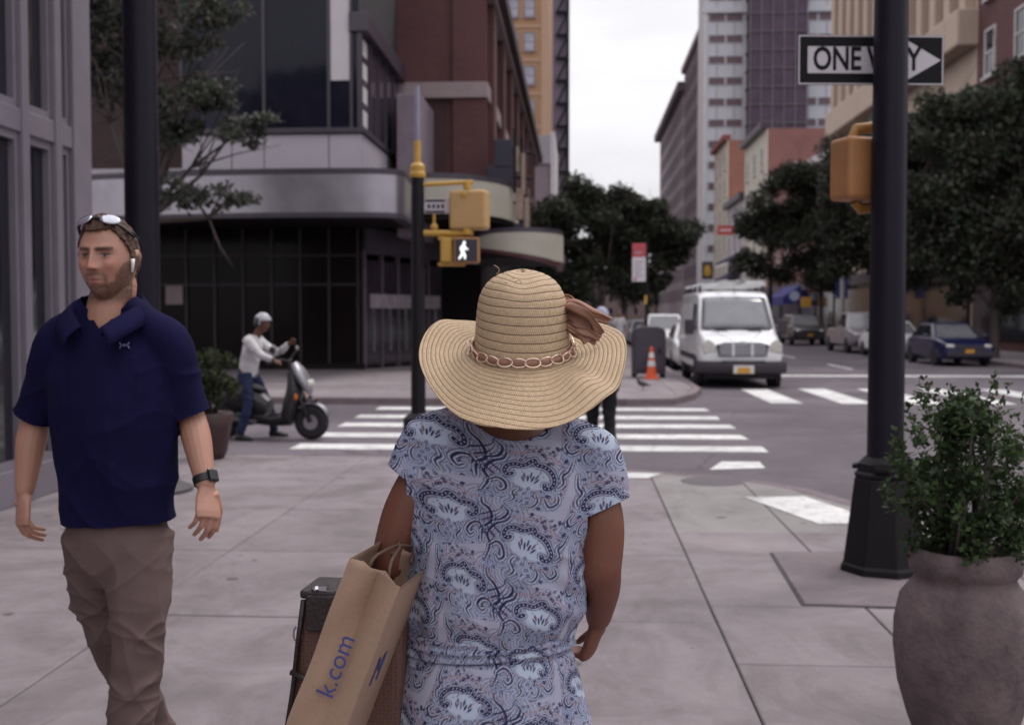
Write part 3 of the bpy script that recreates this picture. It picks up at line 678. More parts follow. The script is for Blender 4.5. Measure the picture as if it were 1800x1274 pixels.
cb_ = terrace('cream_columned_building', 'tall cream building with vertical piers above a wide belt course', 56, 85, 36, M('cream_stone', (0.46, 0.36, 0.29), 0.8, 0.1, 0.4), 6, (1.5, 2.6), (5.8, 10.0), M('brown_frame', (0.16, 0.09, 0.08), 0.7), depth=20)
for k in range(13):
    y = 0.4 + 2.35 * k
    MB().box(-0.5, 0, y, y + 0.9, 16.2, 35.9).build('pier', M('cream_stone'), cb_, bevel=0.05)
    MB().box(-0.06, 0, y + 0.95, y + 2.3, 16.3, 35.5).build('strip_window', M('brown_frame'), cb_)
MB().box(-1.0, 0.1, -0.1, 28.9, 14.4, 16.15).build('belt_course', M('cream_stone'), cb_, bevel=0.1)
terrace('red_brick_corner_building', 'dark red brick building at the right behind the dense tree', 34, 56, 22, BRICK, 6, (1.3, 2.2), (5.4, 9, 12.6, 16.2), WF, depth=22)
# far end of the avenue
eb = bld('brownstone_end_building', 'low brown building closing the far end of the avenue', -14, 330)
MB().box(0, 44, 0, 15, 0, 12).build('wall', M('brownstone', (0.15, 0.105, 0.1), 0.85, 0.2, 0.2), eb)
MB().box(-0.5, 44.5, -0.6, 0.3, 12, 13).build('cornice', STONED, eb)
wp = window_proto(1.5, 2.2, STONE, GLASS, 0.15, 0.1)
for r in range(3):
    for k in range(12): put_window(eb, wp, (2 + 3.6 * k, 0, 1.5 + 3.5 * r))
# ---- signs and awnings on the right side
def hang_sign(name, label, s_, t_, z0, z1, wd, mat, cat='sign', strokes=None, smat=None):
    b = bld(name, label, s_, t_, cat)
    MB().box(0, wd, 0, 0.15, z0, z1).build('board', mat, b, bevel=0.02)
    MB().box(wd, wd + 0.6, 0.04, 0.1, (z0 + z1) / 2, (z0 + z1) / 2 + 0.1).build('bracket', BLACKMETAL, b)
    if strokes: MB_ = strokes(MB()); MB_.build('lettering', smat, b)
    return b
def dashes(mb, x0, x1, z0, z1, n):
    for k in range(n):
        a = x0 + (x1 - x0) * k / n; q = (x1 - x0) / n
        mb.box(a, a + q * 0.62, -0.01, 0.0, z0 + random.uniform(0, 0.1) * (z1 - z0), z1 - random.uniform(0, 0.1) * (z1 - z0))
    return mb
hang_sign('red_blade_sign', 'small red blade sign with white lettering on the pale house', SX - 2.5, 136, 11.0, 12.1, 1.9, M('sign_red', (0.5, 0.045, 0.05), 0.5), strokes=lambda m: dashes(m, 0.3, 1.6, 11.35, 11.75, 6), smat=M('sign_white', (0.75, 0.73, 0.73), 0.5))
hang_sign('yellow_bag_sign', 'dark square sign with a yellow rounded emblem above the van', SX - 1.4, 163, 6.6, 9.1, 1.55, M('sign_brown', (0.06, 0.04, 0.05), 0.6), strokes=lambda m: m.lathe([(0.15, 0), (0.45, 0.2), (0.5, 0.8), (0.36, 1.3), (0.3, 1.6)], 12, (0.78, -0.0, 7.0)).xf(Matrix.Translation((0, -0.05, 0)) @ Matrix.Diagonal((1, 0.25, 1, 1))), smat=M('sign_yellow', (0.55, 0.34, 0.04), 0.5))
for k, (z, lab) in enumerate(((8.0, 'upper navy striped awning on the pale house'), (6.0, 'lower navy striped awning on the pale house'))):
    aw = bld('striped_awning', lab, SX - 1.8, 133 + 0, 'awning', 'navy striped awnings')
    MB().prism([(0, z), (1.8, z + 0.9), (1.8, z + 0.75), (0, z - 0.35)], 0.3, 11, 'y').build('cloth', M('navy_awning_cloth', (0.05, 0.04, 0.1), 0.7, 0.2, 1), aw)
    MB().box(-0.02, 0.0, 0.3, 11, z - 0.6, z - 0.36).build('valance', M('sign_white'), aw)
aw = bld('blue_awning', 'bright blue shop awning with a white round emblem', SX - 1.9, 96, 'awning')
MB().prism([(0, 3.1), (1.9, 4.4), (1.9, 4.2), (0, 2.9)], 0, 7.5, 'y').build('cloth', M('blue_awning_cloth', (0.022, 0.022, 0.15), 0.7, 0.1, 2), aw)
MB().box(-0.02, 0.015, 0, 7.5, 2.4, 3.1).build('valance', M('blue_awning_cloth'), aw)
MB().prism([(0.02, 3.05), (1.85, 4.3), (1.85, 2.6), (0.02, 2.5)], -0.05, -0.001, 'y').build('side_panel', M('blue_awning_cloth'), aw)
MB().prism([(0.9 + 0.42 * math.cos(q * PI / 8), 3.15 + 0.42 * math.sin(q * PI / 8)) for q in range(16)], -0.08, -0.052, 'y').build('emblem', M('pale_emblem', (0.4, 0.44, 0.6), 0.6), aw)
hang_sign('yellow_shop_sign', 'small yellow shop sign beneath the blue awning', SX - 1.2, 92, 2.2, 3.0, 0.8, M('sign_yellow2', (0.55, 0.3, 0.05), 0.5))
hang_sign('blue_shop_sign', 'blue hanging sign behind the grey pickup', SX - 2.9, 72, 2.6, 3.9, 0.7, M('sign_blue', (0.025, 0.04, 0.17), 0.5))
# ================================================================== TREES AND PLANTS
def leaf_mat(name, col, var=0.5):
    if name in MC: return MC[name]
    m = bpy.data.materials.new(name); m.use_nodes = True; t = m.node_tree; b = t.nodes['Principled BSDF']; L = t.links.new
    a = t.nodes.new('ShaderNodeAttribute'); a.attribute_name = 'tint'
    mx = t.nodes.new('ShaderNodeMix'); mx.data_type = 'RGBA'; mx.blend_type = 'MULTIPLY'; mx.inputs[0].default_value = 1
    mx.inputs[6].default_value = (*col, 1); L(a.outputs['Color'], mx.inputs[7]); L(mx.outputs[2], b.inputs['Base Color'])
    b.inputs['Roughness'].default_value = 0.55; b.inputs['Specular IOR Level'].default_value = 0.3
    tr = t.nodes.new('ShaderNodeBsdfTranslucent'); L(mx.outputs[2], tr.inputs['Color'])
    ms = t.nodes.new('ShaderNodeMixShader'); ms.inputs[0].default_value = 0.35
    L(b.outputs[0], ms.inputs[1]); L(tr.outputs[0], ms.inputs[2]); L(ms.outputs[0], t.nodes['Material Output'].inputs[0])
    MC[name] = m; return m
def leaves_mesh(name, centres, radii, n, size, rng, shape=None, up=0.35):
    """n pointed leaves (two bent quads) in clumps"""
    centres = np.asarray(centres, float); radii = np.asarray(radii, float)
    if radii.ndim == 1: radii = np.stack([radii] * 3, 1)
    vol = radii.prod(1); pk = vol ** 0.75 / (vol ** 0.75).sum()
    idx = rng.choice(len(centres), n, p=pk)
    d = rng.normal(size=(n, 3)); d /= np.linalg.norm(d, axis=1)[:, None]
    r = rng.random(n) ** (1 / 2.2)
    P = centres[idx] + d * radii[idx] * r[:, None]
    ax = rng.normal(size=(n, 3)); ax[:, 2] -= up; ax /= np.linalg.norm(ax, axis=1)[:, None]
    nn = rng.normal(size=(n, 3)); nn[:, 2] += 0.8; sd = np.cross(ax, nn); sd /= np.linalg.norm(sd, axis=1)[:, None] + 1e-9
    up_ = np.cross(sd, ax); s = size * rng.uniform(0.6, 1.35, n)[:, None]
    v = np.empty((n, 6, 3)); v[:, 0] = P; v[:, 1] = P + ax * s * 0.5 + sd * s * 0.3 + up_ * s * 0.1; v[:, 2] = P + ax * s
    v[:, 3] = P + ax * s * 0.5 - sd * s * 0.3 + up_ * s * 0.1; v[:, 4] = v[:, 0]; v[:, 5] = v[:, 2]
    v = v[:, :4]
    me = bpy.data.meshes.new(name); me.vertices.add(n * 4); me.vertices.foreach_set('co', v.reshape(-1))
    me.loops.add(n * 4); me.polygons.add(n)
    me.polygons.foreach_set('loop_start', np.arange(n) * 4)
    me.loops.foreach_set('vertex_index', np.arange(n * 4)); me.update(calc_edges=True)
    tint = rng.uniform(0.55, 1.5, n)[:, None] * (1 + rng.normal(size=(n, 3)) * 0.1); cl = rng.uniform(0.75, 1.25, len(centres))[idx]
    c = np.ones((n, 4, 4)); c[:, :, :3] = (tint * cl[:, None])[:, None, :]
    at_ = me.color_attributes.new('tint', 'FLOAT_COLOR', 'POINT'); at_.data.foreach_set('color', np.clip(c, 0, 3).reshape(-1).astype(np.float32))
    return me
BARK = M('bark', (0.075, 0.058, 0.055), 0.9, 0.35, 8, bump=0.8, bscale=18)
def tree(label, loc, trunk_h, clumps, nleaf, lsize, mat, seed, r0=0.16, name='street_tree', group='street trees', extra=()):
    rng = np.random.default_rng(seed); t = thing(name, label, 'tree', loc, 0, group)
    cs = [c[0] for c in clumps]
    tr = MB(); lean = rng.normal(size=2) * 0.04 * trunk_h
    base = [Vector((lean[0] * (k / 5) ** 2, lean[1] * (k / 5) ** 2, trunk_h * k / 5)) for k in range(6)]
    tr.tube([base[0] - Vector((0, 0, 0.1))] + base, [r0 * 1.35] + [r0 * (1.15 - 0.4 * k / 5) for k in range(6)], 10)
    for c in cs:
        c = Vector(c); a = base[-1] if c.z > trunk_h else base[3]
        mid = a.lerp(c, 0.5) + Vector(rng.normal(size=3)) * 0.12 * (c - a).length + Vector((0, 0, 0.1 * (c - a).length))
        tr.tube([a - (mid - a) * 0.08, a.lerp(mid, 0.5), mid, mid.lerp(c, 0.6), c], [r0 * 0.5, r0 * 0.42, r0 * 0.3, r0 * 0.18, r0 * 0.07], 6)
        for q in range(4):
            e = c + Vector(rng.normal(size=3)) * (c - a).length * 0.28; tr.tube([mid, mid.lerp(e, 0.5) + Vector(rng.normal(size=3)) * 0.1, e], [r0 * 0.2, r0 * 0.12, r0 * 0.04], 5)
    tr.build('trunk', BARK, t, smooth='all')
    # break each clump into sub-clumps so that the outline is uneven and gaps stay open
    C, R = [], []
    for c, r in clumps:
        r = np.array(r if hasattr(r, '__len__') else (r, r, r * 0.8), float)
        for k in range(9):
            d = rng.normal(size=3); d /= np.linalg.norm(d); C.append(np.array(c) + d * r * rng.uniform(0.35, 0.95)); R.append(r * rng.uniform(0.26, 0.5))
    me = leaves_mesh('crown', C, R, nleaf, lsize, rng); mkobj('crown', me, mat, t)
    return t
LEAF_D = leaf_mat('dark_leaf', (0.055, 0.062, 0.044)); LEAF_M = leaf_mat('grey_green_leaf', (0.075, 0.08, 0.065)); LEAF_B = leaf_mat('boxwood_leaf', (0.042, 0.066, 0.026))
LEAF_H = leaf_mat('hedge_leaf', (0.05, 0.062, 0.03))
# centre: two trees on the left pavement of the avenue
p = S(1.2, 62)
tree('broad dark street tree behind the hat, left of the avenue', p, 3.4,
     [((-3.3, 0, 6.6), 2.3), ((-1.5, 1, 7.6), 1.9), ((0.7, 0, 7.9), 1.5), ((2.6, -0.5, 7.0), 1.6), ((0.2, 0.5, 5.8), 2.7), ((3.9, 0, 5.6), 1.8), ((-3.7, 0.4, 4.6), 2.0), ((-1.2, 0, 3.9), 2.1), ((1.4, -0.2, 4.0), 1.8), ((-2.6, 0, 3.2), 1.6)], 46000, 0.24, LEAF_D, 3)
p = S(1.6, 84)
tree('smaller dark tree beyond, its crown reaching towards the van', p, 3.6,
     [((1.0, 0, 8.5), 2.4), ((3.4, 0, 7.6), 2.0), ((5.2, 0.5, 6.2), 1.8), ((-1.5, 0, 9.2), 2.3), ((2.4, 0, 5.6), 2.3), ((4.2, 0, 4.6), 1.6), ((0, 0, 6.0), 2.5)], 32000, 0.27, LEAF_D, 4)
# right pavement
for k, (s_, t_, cl_, n_, lab, sd_) in enumerate((
    (15.6, 74, [((-2.4, 0, 9.6), 2.0), ((0.2, 0, 10.8), 2.1), ((-3.6, 0, 7.4), 1.9), ((-0.6, 0, 8.0), 2.5), ((-2.0, 0, 5.6), 2.0), ((2.0, 0, 9.0), 2.2), ((1.6, 0, 6.2), 2.3), ((0.2, 0, 4.6), 1.7), ((-4.3, 0, 5.2), 1.3)], 15000, 'large dark street tree between the van and the black pole', 11),
    (15.4, 43, [((-2.0, 0, 6.6), 1.7), ((0.3, 0, 8.2), 2.1), ((2.2, 0, 7.0), 2.0), ((-0.6, 0, 5.0), 2.0), ((1.6, 0, 4.6), 2.0), ((0.2, 0, 6.4), 2.2), ((3.6, 0, 5.6), 2.0), ((-1.6, 0, 3.9), 1.4), ((2.6, 0, 3.2), 1.5), ((0.4, 0, 2.9), 1.3), ((-1.0, 0, 2.9), 1.0), ((-2.9, 0, 8.0), 1.5), ((-2.7, 0.4, 5.2), 1.5), ((-1.2, 0, 9.2), 1.5), ((1.4, 0, 9.4), 1.6), ((3.4, 0, 8.4), 1.7)], 17000, 'dense dark street tree to the right of the black pole', 12),
    (15.8, 58, [((0, 0, 9.6), 2.4), ((-1.6, 0, 7.4), 2.1), ((1.8, 0, 8.2), 2.3), ((0.2, 0, 5.2), 2.1), ((-2.4, 0, 5.0), 1.6)], 12000, 'street tree hidden mostly behind the black pole', 13))):
    tree(lab, S(s_, t_), 3.0, [(c_, r_ * 1.22) for c_, r_ in cl_], n_ * 3, 0.23, LEAF_D, sd_)
# left: limbs reaching across the theatre front from behind the dark column
p = at(248, 700, 24.3); p.z = 0
tree('loose leaved street tree in front of the theatre, limbs reaching over the canopy', p, 3.6,
     [((1.1, -0.2, 6.0), (1.0, .8, .65)), ((2.1, 0, 5.55), (.65, .6, .4)), ((0.2, 0, 7.1), (1.2, .8, .8)), ((0.6, 0, 5.5), (.9, .7, .5)), ((1.5, 0.1, 6.4), (.8, .6, .5)), ((2.6, 0, 5.75), (.4, .4, .3)), ((1.0, -0.3, 4.25), (.75, .6, .42)), ((2.0, 0, 4.15), (.55, .5, .35)), ((-0.7, 0, 6.6), (.8, .7, .7)), ((0.4, 0, 8.6), 1.3), ((-1.2, 0, 7.9), 1.1), ((1.6, 0, 7.9), 0.7)], 17000, 0.125, LEAF_M, 21, 0.13)
# far end
for k in range(4):
    tree(('first', 'second', 'third', 'fourth')[k] + ' small tree from the left at the far end of the avenue', S(-4 + 7.5 * k, 262 + 9 * (k % 2)), 3.5,
         [((-2, 0, 7), 3.0), ((2, 0, 7.5), 3.0), ((0, 0, 10), 2.8), ((0, 0, 5.4), 2.8)], 2600, 0.6, LEAF_D, 30 + k, 0.3, group='far trees')

def planter(name, label, loc, prof, pmat, C, R, n, ls, lmat, seed, stems):
    t = thing(name, label, 'planter', loc)
    MB().lathe(prof, 40).build('pot', pmat, t, smooth='all')
    rt = max(r for r, z in prof if z > prof[-1][1] - 0.01) if False else prof[-1][0]
    rng = np.random.default_rng(seed)
    st = MB()
    for k in range(stems):
        c = Vector(C[k % len(C)]); b = Vector((rng.normal() * 0.04, rng.normal() * 0.04, prof[-1][1] - 0.02))
        st.tube([b, b.lerp(c, 0.5) + Vector(rng.normal(size=3)) * 0.02, c], [0.012, 0.008, 0.003], 5)
    MB().lathe([(0.001, 0), (prof[-1][0] * 0.97, 0.0), (prof[-1][0] * 0.97, 0.02), (0.001, 0.03)], 24, (0, 0, prof[-1][1] - 0.03)).build('soil', M('soil', (0.035, 0.025, 0.02), 0.95, 0.4, 30), t)
    st.build('stems', BARK, t, smooth='all')
    me = leaves_mesh('foliage', C, R, n, ls, rng, up=-0.5); mkobj('foliage', me, lmat, t)
    return t
# boxwood in a stone urn, right foreground
STONEP = M('weathered_cast_stone', (0.125, 0.092, 0.095), 0.9, 0.55, 7, bump=0.8, bscale=40)
rng_ = np.random.default_rng(5)
C, R = [], []
for k in range(95):
    z = rng_.uniform(0, 1) ** 0.9; rad = 0.26 * (1 - 0.72 * z ** 1.6) * math.sqrt(rng_.uniform(0.12, 1.0)); q = rng_.uniform(0, 2 * PI)
    C.append((rad * math.cos(q), rad * math.sin(q), 0.72 + 0.56 * z)); R.append((0.045, 0.045, 0.06))
for k in range(60):
    q = rng_.uniform(0, 2 * PI); rad = 0.2 * math.sqrt(rng_.uniform(0, 1)); C.append((rad * math.cos(q), rad * math.sin(q), 0.74 + 0.22 * rng_.uniform())); R.append((0.05, 0.05, 0.05))
for k in range(64):                                   # sprigs that stand out of the outline
    q = rng_.uniform(0, 2 * PI); z = rng_.uniform(0.2, 1); rad = 0.28 * (1 - 0.6 * z ** 1.6)
    for j in range(4): C.append(((rad + 0.012 * j) * math.cos(q), (rad + 0.012 * j) * math.sin(q), 0.74 + 0.54 * z + 0.028 * j)); R.append((0.014, 0.014, 0.028))
pl = at(1698, 900, 4.2); pl.z = 0
planter('stone_planter', 'round grey stone urn with a leafy boxwood, cut by the picture edge', pl,
        [(0.15, 0), (0.17, 0.02), (0.2, 0.1), (0.235, 0.22), (0.252, 0.36), (0.25, 0.46), (0.232, 0.55), (0.19, 0.605), (0.178, 0.625), (0.185, 0.64), (0.198, 0.655), (0.203, 0.69), (0.196, 0.72), (0.178, 0.735), (0.165, 0.73), (0.16, 0.68)],
        STONEP, C, R, 9500, 0.027, LEAF_B, 6, 26)
# shrub in a dark pot near the scooter
C, R = [], []
for k in range(60):
    d = rng_.normal(size=3); d /= np.linalg.norm(d); C.append(tuple(np.array([0, 0, 0.86]) + d * np.array([0.33, 0.33, 0.36]) * rng_.uniform(0.4, 1))); R.append((0.07, 0.07, 0.07))
p2 = gnd(368, 806); planter('shrub_planter', 'bushy olive shrub in a dark reddish pot behind the man in the navy polo', p2,
        [(0.16, 0), (0.2, 0.1), (0.24, 0.35), (0.27, 0.5), (0.25, 0.52), (0.22, 0.5)], M('dark_red_glaze', (0.05, 0.022, 0.022), 0.5, 0.3, 8), C, R, 5200, 0.045, LEAF_H, 8, 14)
# ================================================================== VEHICLES  (local: front faces -y, x across, origin on the road at the front centre)
def section(hw, hb, hr, z0, zb, z1, n=6, rc=0.12):
    """right half outline of a body section from bottom centre to top centre"""
    p = [(0, z0), (hw * 0.9, z0), (hw, z0 + 0.1), (hb, zb)]
    for k in range(n + 1):
        q = PI / 2 * k / n; p.append((hr - rc + rc * math.cos(q), z1 - rc * 0.8 + rc * 0.8 * math.sin(q)))
    p.append((0, z1 + 0.02)); return p
def loft_body(stations):
    mb = MB(); secs = []
    for (y, hw, hb, hr, z0, zb, z1) in stations:
        h = section(hw, hb, hr, z0, zb, z1); secs.append([(x, y, z) for x, z in h] + [(-x, y, z) for x, z in reversed(h[1:-1])])
    n = len(secs[0]); vs = [v for s_ in secs for v in s_]; fs = []
    for i in range(len(secs) - 1):
        for k in range(n): fs.append((i * n + k, i * n + (k + 1) % n, (i + 1) * n + (k + 1) % n, (i + 1) * n + k))
    fs += [tuple(range(n)), tuple(range((len(secs) - 1) * n, len(secs) * n))[::-1]]
    return mb.add(vs, fs)
def wheel(parent, x, y, r, wd):
    o = MB().lathe([(r * 0.62, -wd / 2), (r * 0.93, -wd / 2), (r, -wd * 0.36), (r, wd * 0.36), (r * 0.93, wd / 2), (r * 0.62, wd / 2)], 28)
    o.xf(Matrix.Rotation(PI / 2, 4, 'Y')); t = o.build('wheel', TYRE, parent, smooth=True); t.location = (x, y, r)
    h = MB().lathe([(r * 0.1, -wd * 0.3), (r * 0.6, -wd * 0.34), (r * 0.63, -wd * 0.45), (r * 0.63, wd * 0.45), (r * 0.6, wd * 0.34), (r * 0.1, wd * 0.3)], 20).xf(Matrix.Rotation(PI / 2, 4, 'Y'))
    for k in range(5):
        q = 2 * PI * k / 5; h.obox((0, r * 0.36 * math.cos(q), r * 0.36 * math.sin(q)), (wd * 0.8, r * 0.14, r * 0.5), Matrix.Rotation(q - PI / 2, 3, 'X'))
    h.build('rim', M('alloy', (0.35, 0.34, 0.36), 0.4, 0.1, 5, metal=0.7), t, smooth=True)
    return t
def panel(parent, name, pts, mat, off=0.012):
    """thin skin over a quad or polygon given corner points, pushed out by off"""
    P = [Vector(p) for p in pts]; nrm = Vector((0, 0, 0))
    for i in range(len(P)): nrm += (P[i] - P[0]).cross(P[(i + 1) % len(P)] - P[0])
    nrm.normalize(); n = len(P); mb = MB()
    mb.add([p - nrm * 0.01 for p in P] + [p + nrm * off for p in P], [tuple(range(n))[::-1], tuple(range(n, 2 * n))] + [(i, (i + 1) % n, n + (i + 1) % n, n + i) for i in range(n)])
    return mb.build(name, mat, parent, bevel=0.006)
HEADL = M('headlight_lens', (0.5, 0.48, 0.45), 0.12, 0.2, 10, spec=0.8)
BLKPL = M('black_bumper_plastic', (0.028, 0.022, 0.03), 0.6, 0.2, 6)
SILVERP = M('silver_trim', (0.42, 0.42, 0.45), 0.3, 0.1, 4, metal=0.5)
WGLASS = M('windscreen_glass', (0.14, 0.14, 0.155), 0.08, 0.25, 1.5, spec=0.9)
def plate_on(parent, y, z, wd=0.3, h=0.15):
    p_ = MB().box(-wd * 0.82, wd * 0.82, y - 0.012, y, z - h * 0.6, z + h * 0.85).build('plate_holder', M('plate_white', (0.55, 0.53, 0.52), 0.5), parent, bevel=0.01)
    MB().box(-wd / 2, wd / 2, y - 0.02, y - 0.013, z - h / 2, z + h / 2).build('licence_plate', M('plate_amber', (0.5, 0.25, 0.02), 0.5), p_)

# ---- white van
van = thing('white_van', 'white cargo van with roof ladder racks and amber number plate, facing us by the kerb', 'van', S(3.86, 26.9, ROAD), -ANG)
body = loft_body([
    (0.00, 0.80, 0.84, 0.74, 0.52, 0.75, 1.02), (0.10, 0.90, 0.94, 0.86, 0.42, 0.8, 1.10), (0.30, 0.95, 0.965, 0.90, 0.40, 0.9, 1.18), (0.62, 0.97, 0.975, 0.92, 0.38, 1.0, 1.27),
    (0.98, 0.975, 0.985, 0.925, 0.36, 1.15, 1.34), (1.32, 0.975, 0.985, 0.89, 0.36, 1.22, 1.76), (1.66, 0.975, 0.985, 0.85, 0.36, 1.25, 2.17), (1.9, 0.975, 0.985, 0.86, 0.36, 1.25, 2.27),
    (2.4, 0.975, 0.985, 0.87, 0.36, 1.25, 2.31), (5.7, 0.975, 0.985, 0.87, 0.36, 1.25, 2.31), (5.85, 0.94, 0.96, 0.84, 0.4, 1.25, 2.26)])
body.build('body', WHITEPAINT, van, smooth=True)
ws = [(-0.86, 1.01, 1.40), (0.86, 1.01, 1.40), (0.765, 1.64, 2.13), (-0.765, 1.64, 2.13)]
gw = MB(); vs_ = []
for i in range(7):
    for j in range(11):
        k_, u_ = i / 6, j / 5 - 1; vs_.append((u_ * (0.87 - 0.10 * k_), 1.0 + 0.65 * k_ - 0.075 * (1 - u_ * u_) - 0.03, 1.39 + 0.77 * k_ + 0.02 * (1 - u_ * u_)))
gl = gw.add(vs_, [(i * 11 + j, i * 11 + j + 1, (i + 1) * 11 + j + 1, (i + 1) * 11 + j) for i in range(6) for j in range(10)]).build('windscreen', WGLASS, van, smooth='all'); gl.modifiers.new('s', 'SOLIDIFY').thickness = 0.012
for x0_, x1_ in ((-0.6, -0.18), (0.2, 0.62)):
    MB().tube([(x0_, 0.90, 1.40), (x1_, 0.89, 1.425)], 0.014, 6).build('wiper', BLKPL, gl)
for sgn in (-1, 1):
    X = sgn * 0.97
    panel(van, 'side_window', [(X * 1.0, 1.3, 1.38), (X * 1.0, 2.15, 1.38), (sgn * 0.90, 2.15, 2.0), (sgn * 0.90, 1.72, 2.0)][::sgn], GLASS, 0.02)
    panel(van, 'side_panel', [(sgn * 0.985, 2.6, 1.3), (sgn * 0.985, 5.5, 1.3), (sgn * 0.895, 5.5, 2.02), (sgn * 0.895, 2.6, 2.02)][::sgn], M('van_side_panel', (0.55, 0.54, 0.56), 0.35), 0.01)
    MB().box(min(sgn * 0.965, sgn * 1.0), max(sgn * 0.965, sgn * 1.0), 1.15, 5.0, 0.62, 0.76).build('rub_strip', BLKPL, van, bevel=0.01)
    m = MB().box(sgn * 1.13 - 0.11, sgn * 1.13 + 0.11, 1.12, 1.22, 1.25, 1.62).build('mirror', BLKPL, van, bevel=0.03)
    MB().tube([(sgn * 0.95, 1.3, 1.4), (sgn * 1.06, 1.2, 1.4)], 0.03, 6).build('arm', BLKPL, m)
    MB().prism([(sgn * 0.60, 0.86), (sgn * 0.91, 0.80), (sgn * 0.93, 1.02), (sgn * 0.80, 1.16), (sgn * 0.66, 1.08)], -0.012, 0.3, 'y').build('headlight', HEADL, van, bevel=0.03)
    hood = MB().tube([(sgn * 0.22, 0.10, 1.125), (sgn * 0.5, 0.62, 1.30), (sgn * 0.62, 0.98, 1.375)], [(0.012, 0.012)] * 3, 5); hood.build('bonnet_crease', WHITEPAINT, van)
    MB().box(min(sgn * 0.25, sgn * 0.58), max(sgn * 0.25, sgn * 0.58), 0.83, 0.9, 1.325, 1.345).build('bonnet_vent', BLKPL, van)
    wheel(van, sgn * 0.86, 0.98, 0.345, 0.23); wheel(van, sgn * 0.86, 4.55, 0.345, 0.23)
    MB().lathe([(0.40, -0.06), (0.40, 0.06), (0.36, 0.06), (0.36, -0.06)], 24).xf(Matrix.Translation((sgn * 0.95, 0.98, 0.345)) @ Matrix.Rotation(PI / 2, 4, 'Y')).build('wheel_arch', BLKPL, van)
gr = MB().prism([(-0.56, 0.76), (0.56, 0.76), (0.62, 1.02), (0.42, 1.08), (-0.42, 1.08), (-0.62, 1.02)], -0.035, 0.12, 'y').build('grille', M('grille_dark', (0.05, 0.05, 0.055), 0.5), van)
for k in range(5):
    z = 0.79 + 0.058 * k
    for a, b in ((-0.54, -0.25), (-0.19, 0.19), (0.25, 0.54)): MB().box(a, b, -0.06, -0.036, z, z + 0.034).build('grille_bar', SILVERP, gr, bevel=0.005)
for a in (-0.22, 0.22): MB().box(a - 0.028, a + 0.028, -0.07, -0.036, 0.76, 1.06).build('grille_post', M('white_trim', (0.66, 0.66, 0.68), 0.4), gr, bevel=0.006)
MB().prism([(0.13 * math.cos(q * PI / 10), 1.06 + 0.045 * math.sin(q * PI / 10)) for q in range(20)], -0.075, -0.04, 'y').build('emblem', SILVERP, gr)
MB().tube([(-0.98, 0.55, 0.5), (-0.97, 0.1, 0.5), (-0.75, -0.1, 0.5), (0, -0.15, 0.5), (0.75, -0.1, 0.5), (0.97, 0.1, 0.5), (0.98, 0.55, 0.5)], [(0.08, 0.145)] * 7, 12, side=(0, 1, 0), sq=4).build('bumper', BLKPL, van, smooth=True)
MB().box(-0.5, 0.5, -0.19, -0.12, 0.58, 0.66).build('bumper_intake', M('intake_black', (0.01, 0.01, 0.01), 0.8), van)
plate_on(van, -0.235, 0.44, 0.29, 0.13)
MB().box(-0.85, 0.85, 0.5, 5.6, 0.2, 0.42).build('underbody', BLKPL, van)
rk = MB()
rack = rk.tube([(-0.72, 1.95, 2.46), (-0.72, 5.4, 2.46)], 0.035, 6).build('roof_rack', M('rack_white', (0.6, 0.6, 0.6), 0.5), van)
MB().tube([(0.72, 1.95, 2.46), (0.72, 5.4, 2.46)], 0.035, 6).build('roof_rail', M('rack_white'), van)
for y in (2.05, 3.2, 4.4, 5.3):
    MB().tube([(-0.84, y, 2.47), (0.84, y, 2.47)], 0.035, 6).build('crossbar', M('rack_white'), rack)
    for sgn in (-1, 1): MB().tube([(sgn * 0.78, y, 2.25), (sgn * 0.78, y, 2.48)], 0.035, 6).build('foot', BLKPL, rack)
for x_ in (-0.25, 0.15): MB().tube([(x_, 1.8, 2.56), (x_, 5.2, 2.56)], 0.035, 6, sq=4).build('ladder_rail', M('aluminium_dull', (0.5, 0.5, 0.5), 0.5), rack)
for k in range(10): MB().tube([(-0.25, 2.0 + 0.33 * k, 2.56), (0.15, 2.0 + 0.33 * k, 2.56)], 0.017, 6).build('rung', M('aluminium_dull'), rack)
MB().box(0.35, 0.8, 2.0, 2.14, 2.46, 2.58).build('rack_stop', M('rack_white'), rack); MB().tube([(0.02, 1.6, 2.24), (0.02, 1.65, 2.42)], 0.008, 5).build('aerial', BLKPL, van)

